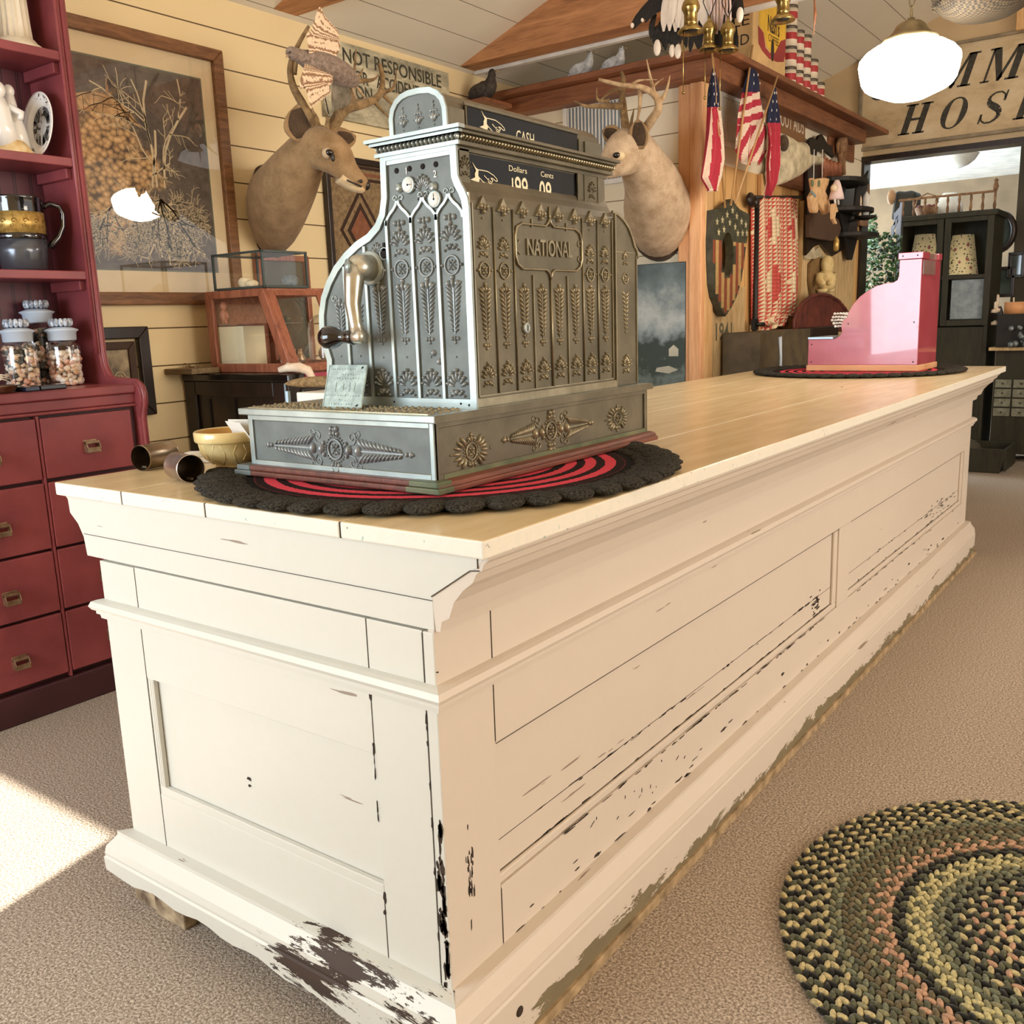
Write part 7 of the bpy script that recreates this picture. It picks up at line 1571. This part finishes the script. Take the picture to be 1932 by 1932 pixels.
# cloth cat, doll, cream knife, cherub, oval board, arched tray
t = thing('cloth_cat', 'flat cream cloth cat with two green button eyes hanging from strings', 'toy', at(1540, 370, X=X_+.18)); XX = X_+.18; pm('cream_cloth', '#e2bd90', .9, sc=30, col2='#c79c6c')
pxprism([(1524, 336), (1530, 339), (1539, 337), (1549, 336), (1557, 338), (1554, 350), (1549, 362), (1555, 374), (1558, 388), (1557, 402), (1550, 405), (1544, 397), (1538, 388), (1534, 382), (1536, 395), (1534, 403), (1526, 402), (1523, 392), (1521, 372), (1528, 360), (1526, 350)], XX, .03, 'cream_cloth', 'body', t, .008)
for x in (1533, 1545): m = MB(); m.ell(at(x, 346, X=XX+.032), (.006, .020, .020), None, 10, 7); m.build('button_eye', pm('button_green', '#6b7a5a', .5) if 'button_green' not in MT else 'button_green', t)
for x in (1535, 1551): m = MB(); m.tube([at(x, 337, X=XX+.01), at(x+1, 282, X=XX+.01)], .003, 5); m.build('string', 'dusty_white', t)
m = MB(); pxq = pix(None, ('X', XX+.031), [(1528, 361), (1532, 360), (1540, 370), (1538, 373)]); m.prism(FW(XX+.031), pxq, 0, .002); m.build('blue_patch', pm('patch_blue', '#7b9aa5', .8), t)
t = thing('rag_doll', 'tiny rag doll in a pale pink dress on the black shelf unit', 'doll', at(1577, 370, X=X_+.26)); A = lambda x, y: at(x, y, X=X_+.26)
m = MB(); m.lathe([(.045, 0), (.040, .03), (.022, .09), (.012, .11)], A(1578, 376), (0, 0, 1), 14); m.build('dress', 'ribbon_pink', t); m = MB(); m.ell(A(1574, 355)-V(0, 0, .0), (.022, .022, .024), None, 12, 8); m.build('head', 'shell_cream', t)
for q in (-3, 3): m = MB(); m.tube([A(1578+q, 375), A(1579+q, 386)], .007, 6); m.build('leg', 'dusty_white', t)
pxprism([(1567, 385), (1573, 384), (1577, 400), (1573, 401), (1571, 412), (1575, 422), (1572, 423), (1566, 413), (1566, 400)], X_+.25, .015, 'cream_cloth', 'cream_paddle'); tag(bpy.data.objects['cream_paddle'], 'small cream wooden paddle with a bent tip hanging from the black shelf', 'paddle')
pxprism([(1524, 498), (1530, 490), (1541, 486), (1549, 490), (1552, 510), (1550, 545), (1540, 570), (1527, 562), (1523, 530)], X_+.034, .02, pm('olive_wood', '#8a6c42', .7, sc=12, col2='#5f452a'), 'oval_board', None, .003); tag(bpy.data.objects['oval_board'], 'brown oval bark-edged board behind the cream cherub', 'board')
t = thing('cherub_figure', 'cream plaster cherub figure mounted on the oval brown board', 'figurine', at(1560, 520, X=X_+.09)); A = lambda x, y, X=X_+.09: at(x, y, X=X)
pm('plaster_yellow', '#e8d29b', .6, sc=20, col2='#cbb073')
m = MB(); m.ell(A(1561, 500), (.04, .062, .062), None, 16, 10); m.tube([A(1559, 512), A(1558, 522), A(1558, 536), A(1558, 546)], [.035, .06, .062, .05], 14)
m.tube([A(1548, 518), A(1546, 530), A(1553, 535, X_+.13)], [.03, .026, .018], 9); m.tube([A(1570, 516), A(1571, 528), A(1564, 534, X_+.13)], [.03, .026, .018], 9)
m.tube([A(1551, 545), A(1551, 552)], [.04, .03], 10); m.tube([A(1564, 545), A(1564, 552)], [.04, .03], 10); m.build('body', 'plaster_yellow', t)
pxprism([(1516, 489), (1516, 482), (1524, 474), (1531, 465), (1536, 473), (1542, 466), (1548, 480), (1556, 488)], X_+.033, .01, 'bone_grey', 'cutout_cat_ears'); tag(bpy.data.objects['cutout_cat_ears'], 'pale grey cut-out cat silhouette peeking over the oval board', 'ornament')
t = thing('arched_tray', 'rusty red-brown arched metal tray standing behind the red register', 'tray', at(1548, 620, X=X_+.14)); XX = X_+.14
arcp = [(1497, 626), (1498, 605), (1504, 587), (1515, 571), (1530, 560), (1547, 555), (1565, 558), (1582, 568), (1595, 584), (1604, 605), (1606, 626)]
pxprism(arcp, XX, .015, pm('rust_tin', '#7a3f34', .55, .3, sc=14, col2='#4e2620'), 'tray_face', t)
m = MB(); P = [at(x, y, X=XX+.015) for x, y in arcp]; m.tube(P, .012, 8); m.build('rolled_rim', 'rust_tin', t)
m = MB(); a = at(1434, 627, X=X_+.25); b = at(1530, 627, X=X_+.25); m.box((X_+.04, a.y, .1), (X_+.25, b.y, a.z)); tag(m.build('storage_chest', pm('chest_brown', '#5e5038', .7, sc=10, col2='#3f3526'), None, .006), 'dull brown chest below the quilt, behind the counter', 'chest')
m = MB(); a = at(1471, 632, X=X_+.253); m.tube([V(X_+.254, a.y, a.z-.01), V(X_+.254, a.y+.02, a.z-.12), V(X_+.254, a.y+.015, a.z-.3)], [.012, .008, .010], 6); tag(m.build('white_streamer', 'frosted_glass'), 'thin pale streamer hanging down the front of the brown chest', 'ribbon')
m = MB(); a = at(1520, 625, X=X_+.2); m.box((X_+.04, a.y, .1), (X_+.24, a.y+.5, a.z+.02)); tag(m.build('tray_stand', 'dark_wood', None, .004), 'dark stand carrying the arched red-brown tray', 'stand')
# ================================================================ back room beyond the opening
def mk_back():
    g = NG('floral_shade_glow'); v = g.co(); a = g.vor(v, 42); b = g.vor(g.co((1, 1, 1), (2, 5, 1)), 20); c = g.mix(g.math('LESS_THAN', a, .27), srgb('#ead7a4'), srgb('#4a4a34')); c = g.mix(g.math('LESS_THAN', b, .25), c, srgb('#a8605c')); g.base(c); g.set(rough=.8, ems=.10, emc=c); MT['floral_shade_glow'] = g.m  # shades are unlit; a faint glow is added to the cloth
mk_back()
CY = 7.0; cxa, cxb, czt = -1.175, -.487, at(1790, 412, Y=7.0).z
t = thing('dark_cabinet', 'tall dark cabinet with a spindle gallery rail, in the back room beyond the opening', 'cabinet', (-.83, CY+.2, 0))
zs = at(1815, 519, Y=CY).z; zm = at(1815, 602, Y=CY).z
m = MB(); m.box((cxa, CY, .0), (cxa+.03, CY+.42, czt)); m.box((cxb-.03, CY, 0), (cxb, CY+.42, czt)); m.box((cxa+.03, CY+.40, 0), (cxb-.03, CY+.42, czt)); m.box((cxa-.02, CY-.02, czt), (cxb+.02, CY+.44, czt+.04)); m.box((cxa+.03, CY, 0), (cxb-.03, CY+.40, zm-.06)); m.build('case', 'dark_green_wood', t, .004)
m = MB(); m.box((cxa+.03, CY+.02, zs-.012), (cxb-.03, CY+.40, zs)); m.build('shelf', 'dark_green_wood', t)
m = MB(); F = FY(CY)
panel_frame(m, F, cxa, (cxa+cxb)/2-.005, zm-.05, czt, .045, .012); panel_frame(m, F, (cxa+cxb)/2+.005, cxb, zm-.05, czt, .045, .012); m.fbox(F, cxa, cxb, zs-.03, zs, 0, .008); m.build('door_frames', 'dark_green_wood', t, .003)
m = MB(); m.fbox(F, (cxa+cxb)/2+.07, cxb-.05, zm, zs-.035, -.03, -.02); m.build('grey_panel', pm('blue_grey', '#98a5ad', .5, sc=20, col2='#76828a'), t)
m = MB(); m.box((cxa, CY+.0, czt+.16), (cxb, CY+.02, czt+.175)); m.build('gallery_rail', 'brown_wood', t)
for i in range(9):
    m = MB(); xx = cxa+.03+(cxb-cxa-.04)*i/8; m.lathe([(.008, 0), (.012, .03), (.006, .06), (.011, .09), (.007, .118)], V(xx, CY+.01, czt+.041), (0, 0, 1), 8)
    if i == 8: m.lathe([(.012, .13), (.022, .16), (.012, .19), (.018, .205), (0, .22)], V(xx, CY+.01, czt+.041), (0, 0, 1), 12)
    m.build('spindle', 'brown_wood', t)
for (xl, xr, yt, lab) in ((1709, 1774, 443, 'left of the two floral lampshades inside the dark cabinet'), (1778, 1848, 444, 'right of the two floral lampshades inside the dark cabinet')):
    c = at((xl+xr)/2, 517, Y=CY+.19); r = (at(xr, 517, Y=CY+.19)-at(xl, 517, Y=CY+.19)).length/2*.92; zt = at((xl+xr)/2, yt, Y=CY+.19).z; c.z = zs+.001; r = min(r, .148)
    q = thing('floral_lampshade', lab, 'lampshade', c, 0, 'floral lampshades in the cabinet'); m = MB(); m.lathe([(r, 0), (r*.985, .004), (r*.62, zt-c.z), (r*.60, zt-c.z-.002), (r*.95, .006)], c, (0, 0, 1), 28, cap=False); m.build('shade_cloth', 'floral_shade_glow', q); m = MB(); m.lathe([(r+.002, 0), (r+.002, .006), (r-.004, .006), (r-.004, 0)], c, (0, 0, 1), 28, cap=False); m.build('wire_rim', 'black_iron', q)
# flush ceiling lamp
p = at(1803, 318, Y=7.9); t = thing('ceiling_bowl_lamp', 'white glass bowl lamp under the back room ceiling', 'lamp', p); m = MB(); R_ = .17
m.lathe([(0, 0), (.05, .004), (.10, .025), (.145, .06), (R_, .10), (R_+.006, .108), (R_-.01, .110)], p, (0, 0, 1), 32); m.build('bowl', 'dusty_white', t); m = MB(); m.tube([p+V(0, 0, .11), V(p.x, p.y, 2.459)], .012, 8); m.lathe([(.012, 0), (.05, .02), (.05, .03)], V(p.x, p.y, 2.425), (0, 0, 1), 16); m.build('stem', 'aged_bronze', t)
# blue ladder-like slat beside the cabinet
t = thing('blue_trellis', 'pale blue painted fretwork post at the left side of the dark cabinet', 'trellis', at(1690, 500, Y=6.9)); m = MB(); FQ = FY(6.9); pp = lambda L: pix(None, ('Y', 6.9), L)
m.prism(FQ, pp([(1700, 382), (1703, 382), (1700, 430), (1696, 520), (1692, 520), (1694, 440), (1690, 440)]), 0, .02); m.prism(FQ, pp([(1688, 402), (1691, 402), (1690, 425), (1687, 425)]), 0, .02); m.prism(FQ, pp([(1688, 403), (1701, 388), (1702, 398), (1690, 412)]), 0, .018); m.prism(FQ, pp([(1682, 430), (1695, 410), (1696, 418), (1687, 434), (1687, 448), (1682, 450)]), 0, .02)
m.build('fretwork', pm('powder_blue', '#a9b8dc', .5), t)
# foliage
pm('leaf_green', '#4d7d3c', .5, sc=10, col2='#2b4a2a'); pm('leaf_lit', '#a9cbb8', .4, sc=10, col2='#6ea08c'); pm('leaf_shaded', '#26382a', .6)  # lit and shaded leaf copies imitate light falling from the left
t = thing('leafy_plant', 'bushy green leafy plant lit from the left, seen through the opening', 'plant', (-1.42, 7.0, 0)); rr = random.Random(11)
m = MB(); m.lathe([(.12, 0), (.15, .25), (.16, .27), (.13, .27)], V(-1.42, 7.1, 0), (0, 0, 1), 20); m.build('pot', 'rust_tin', t)
m = MB()
for i in range(14): a = rr.uniform(0, 6.28); m.tube([V(-1.42, 7.1, .25), V(-1.42+.1*math.cos(a), 7.1+.1*math.sin(a), .8), V(-1.42+.25*math.cos(a), 7.1+.2*math.sin(a), 1.4+rr.uniform(-.2, .3))], [.012, .008, .004], 5)
m.build('stems', 'twig', t)
m = MB()
for i in range(900):
    px = rr.uniform(1612, 1700); py = rr.uniform(440, 572); 
    if px < 1640 and py < 452: continue
    if rr.random() < .12: px, py = rr.uniform(1640, 1655), rr.uniform(405, 470)
    c = at(px, py, Y=6.85+rr.uniform(-.12, .10) if px > 1660 else 7.0+rr.uniform(-.18, .25)); Rm = Matrix.Rotation(rr.uniform(0, 6), 3, 'Z') @ Matrix.Rotation(rr.uniform(-1.2, 1.2), 3, 'X') @ Matrix.Rotation(rr.uniform(-1, 1), 3, 'Y')
    m.ell(c, (rr.uniform(.018, .034), rr.uniform(.010, .018), .0015), Rm, 6, 3, rr.choice((0, 0, 1, 2)) if px < 1660 else rr.choice((0, 0, 2, 2)))
tag(m.build('leaves', ['leaf_green', 'leaf_lit', 'leaf_shaded'], t), None, None, None, 'stuff')
# small things over the cabinet and behind
t = thing('black_hat_bag', 'black fur bag or hat form standing behind the cabinet gallery', 'bag', at(1705, 400, Y=7.35)); m = MB(); m.prism(FY(7.35), pix(None, ('Y', 7.35), [(1688, 362), (1695, 360), (1706, 361), (1718, 359), (1728, 361), (1727, 380), (1722, 410), (1680, 415), (1684, 388)]), 0, -.2); m.build('bag_body', 'soot_black', t, .02)
m = MB(); m.ell(at(1682, 372, Y=7.33), (.035, .02, .06), None, 12, 8); m.build('tan_pocket', 'brown_wood', t)
t = thing('fruit_basket', 'small wire basket with a hoop handle holding reddish things, on top of the cabinet', 'basket', at(1748, 400, Y=7.2)); m = MB(); c = at(1748, 407, Y=7.2); c.z = czt+.04
m.lathe([(.06, .0), (.09, .07), (.092, .07), (.065, .0)], c, (0, 0, 1), 20, cap=False); m.tube([c+V(-.09, 0, .07), c+V(-.07, 0, .15), c+V(0, 0, .18), c+V(.07, 0, .15), c+V(.09, 0, .07)], .006, 6); m.build('basket_frame', 'brown_wood', t)
for i in range(4): m = MB(); m.ell(c+V(-.05+.034*i, -.02+.02*(i % 2), .070), .026, None, 10, 7); m.build('contents', 'rust_tin', t)
m = MB(); c = at(1790, 405, Y=7.25); c.z = czt+.041; m.lathe([(.10, .0), (.10, .08), (.05, .17), (0, .17)], c, (0, 0, 1), 20); tag(m.build('conical_lampshade', 'dusty_white'), 'bright white conical shade on top of the dark cabinet', 'lampshade')
m = MB(); c = at(1886, 438, Y=7.6); Fm = FY(7.6); t = thing('round_wall_mirror', 'small oval mirror in a thick dark frame right of the cabinet', 'mirror', c); P = [(c.x+.10*math.cos(i*PI/12), c.z+.14*math.sin(i*PI/12)) for i in range(24)]; m.path(Fm, P, .05, .03, 0, 0, True, True, True); m.build('frame', 'dark_wood', t); m = MB(); m.prism(Fm, P, 0, .006); m.build('mirror_glass', 'smoked_glass', t)
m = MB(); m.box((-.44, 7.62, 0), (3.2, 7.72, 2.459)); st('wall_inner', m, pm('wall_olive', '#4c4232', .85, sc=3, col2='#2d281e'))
for k, (x, y, w, h, lab) in enumerate(((1893, 532, .16, .24, 'dark framed small picture right of the cabinet at candle height'), (1917, 500, .12, .2, 'second dark framed picture near the right edge of the view'))):
    c = at(x, y, Y=7.60); t = thing('dark_picture', lab, 'picture', c); frame(t, FY(7.615), c.x-w/2, c.x+w/2, c.z-h/2, c.z+h/2, .025, .02, 'dark_wood'); m = MB(); m.fbox(FY(7.615), c.x-w/2+.02, c.x+w/2-.02, c.z-h/2+.02, c.z+h/2-.02, 0, .004); m.build('picture_ground', 'smoked_glass', t)
# table with card drawers, candles
zt = at(1900, 655, Y=6.95).z; xa = at(1869, 655, Y=6.95).x
t = thing('card_drawer_chest', 'dark chest of many small pale-fronted drawers at the right, beyond the counter', 'chest', (xa+.5, 7.2, 0)); m = MB(); m.box((xa+.03, 7.0, .06), (xa+1.4, 7.4, zt-.025)); m.build('case', 'dark_green_wood', t); m = MB(); m.box((xa-.01, 6.93, zt-.025), (xa+1.42, 7.42, zt)); m.build('top', 'pale_plank', t, .003)
p0 = at(1859, 722, Y=6.99); 
gx0 = xa+.04; 
for i in range(7):
    for j in range(4):
        m = MB(); x = gx0+.125*i; z = at(1890, 785, Y=6.99).z+.072*j+.0; m.fbox(FY(7.0), x, x+.112, z, z+.060, 0, .012); d = m.build('drawer', pm('card_grey', '#8c8f82', .8, sc=30, col2='#6b6c5c') if 'card_grey' not in MT else 'card_grey', t, .002); m = MB(); m.ell((x+.056, 6.982, z+.03), .006, None, 7, 5); m.build('knob', 'black_iron', d)
t = thing('branch_candelabra', 'dark branch-shaped candle stand with white candle cups on the card drawer chest', 'candle holder', (xa+.1, 7.0, zt)); A = lambda x, y, Y=7.02: at(x, y, Y=Y)
m = MB(); b = A(1900, 648); b.z = zt; m.tube([b, A(1897, 630), A(1890, 610), A(1888, 590), A(1886, 578)], [.022, .014, .016, .018, .012], 8); m.tube([A(1892, 615), A(1880, 613)], [.010, .006], 7); m.tube([A(1888, 595), A(1877, 590)], [.010, .006], 7); m.lathe([(.07, 0), (.06, .015), (.0, .02)], b, (0, 0, 1), 18); m.build('branch', pm('dark_resin', '#4b4a48', .6, sc=20), t)
for x, y, h in ((1877, 590, .075), (1881, 588, .12), (1877, 613, .03)): m = MB(); c = A(x, y); m.lathe([(.028, 0), (.028, .02), (.011, .03), (.010, h), (0, h+.01)], c, (0, 0, 1), 14); m.build('candle', 'bone', t)
t = thing('pillar_candle', 'wide orange-tan pillar candle on a dark shelf block at the right edge', 'candle', A(1912, 592)); c = A(1915, 592); m = MB(); m.lathe([(.075, 0), (.075, .085), (.065, .087), (0, .08)], c, (0, 0, 1), 28); m.build('wax', pm('orange_wax', '#e0a06c', .5, var=.05), t); m = MB(); m.tube([c+V(-.01, -.02, .07), c+V(-.012, -.025, .12)], .006, 6); m.build('wick', 'bone', t)
m = MB(); m.box((c.x-.10, 6.92, zt+.0005), (c.x+.12, 7.12, c.z-.001)); tag(m.build('candle_block', 'soot_black'), 'black block under the orange pillar candle', 'stand')
m = MB(); c = A(1922, 622, 6.88); c.z = zt+.10
for i in range(16): a = rr.uniform(0, 6.28); m.ell(c+V(.05*math.cos(a), .02*math.sin(a*2), rr.uniform(-.09, .06)), (rr.uniform(.012, .022),)*3, None, 7, 5)
tag(m.build('silver_flowers', pm('silver_grey', '#8e989c', .4, .4, sc=40, col2='#50585a')), 'cluster of silvery grey flower heads below the orange candle', 'flowers')
# crate on the floor beyond the counter end
a = at(1838, 850, Z=0); t = thing('low_crate', 'low dark open crate on the carpet just past the counter end', 'crate', (-.47, 6.9, 0)); x0, x1, ya_, yb_ = -.66, -.36, 6.95-.55, 6.85; zt2 = .175
x0, x1 = -.62, at(1900, 835, Y=6.45).x
m = MB(); m.prism(fr((0, ya_, 0), (1, 0, 0), (0, 0, 1)), [(x0-.0, .002), (x1-.03, .002), (x1+.01, zt2), (x0-.04, zt2)], 0, -.015); m.box((x0, ya_+.015, .002), (x1-.03, yb_, .016)); m.box((x1-.012, ya_+.015, .016), (x1+.006, yb_, zt2)); m.box((x0-.03, ya_+.015, .016), (x0-.012, yb_, zt2)); m.box((x0-.012, yb_-.015, .016), (x1-.012, yb_, zt2)); m.build('sides', 'dark_green_wood', t, .003)
m = MB(); m.ell((x0+.11, ya_+.2, .117), (.11, .13, .10), None, 16, 10); tag(m.build('dark_bundle', pm('dusky_cloth', '#4a4438', .9)), 'dark rounded cloth bundle heaped in the low crate', 'cloth')
m = MB(); m.box((x1+.1, 7.35, .0005), (x1+1.5, 7.45, .05)); tag(m.build('floor_rail', 'pale_plank'), 'pale wooden rail on the floor below the card drawer chest', 'rail')
# ================================================================ braided rug
RC = (.796, .879); RRr = .56; t = thing('braided_rug', 'round braided rug in olive, cream, black and salmon on the carpet at lower right', 'rug', (RC[0], RC[1], 0)); rr = random.Random(21)
m = MB(); m.lathe([(RRr-.006, .0008), (RRr-.006, .006), (0, .006)], V(RC[0], RC[1], 0), (0, 0, 1), 72); m.build('backing', pm('rug_under', '#2c2a20', .95), t)
pal = ['#23221c', '#c9b988', '#5a5b45', '#8f8b68', '#6b6046', '#c29a7c', '#c8bd88', '#767a62']
for i, h in enumerate(pal):
    g = NG('yarn_%d' % i); n = g.noise(g.co((1, 1, 1)), 220, 3, .6); c = srgb(h); g.base(g.ramp(n, [(.35, tuple(x*.55 for x in c[:3])+(1,)), (.62, c)])); g.set(rough=.95, spec=.1, sheen=.2); MT['yarn_%d' % i] = g.m
seqs = [(0, 1, 2), (0, 1, 2), (0, 1, 2), (0, 1, 3), (2, 7, 3), (4, 2, 4), (4, 2, 3), (5, 4, 2), (5, 5, 4), (0, 2, 0), (6, 6, 2), (6, 3, 6), (7, 3, 2), (2, 7, 0), (0, 1, 2), (0, 5, 2), (0, 1, 2), (0, 5, 1), (6, 2, 0), (3, 6, 2), (0, 2, 1), (0, 1, 4)]
m = MB(); dr = .0235; r = RRr-.010; k = 0
while r > .03:
    n = max(6, int(2*PI*r/.0205)); sq = seqs[k % len(seqs)]; ph = rr.random()
    for i in range(n):
        for q in (0, 1):
            a = 2*PI*(i+ph+q*.5)/n; rad = r+(.0058 if q else -.0058); c = V(RC[0]+rad*math.cos(a), RC[1]+rad*math.sin(a), .0075)
            mi = sq[(i*2+q) % 3]; 
            m.ell(c, (.0138, .0066, .0062), Matrix.Rotation(a+PI/2+(.55 if q else -.55), 3, 'Z'), 7, 4, mi)
    r -= dr; k += 1
m.build('braids', ['yarn_%d' % i for i in range(8)], t)
for x in list(bpy.data.objects): 
    if x.name in ('round_plaque', 'oval_board', 'black_spire', 'cream_paddle', 'cutout_cat_ears') and x.parent is None: pass
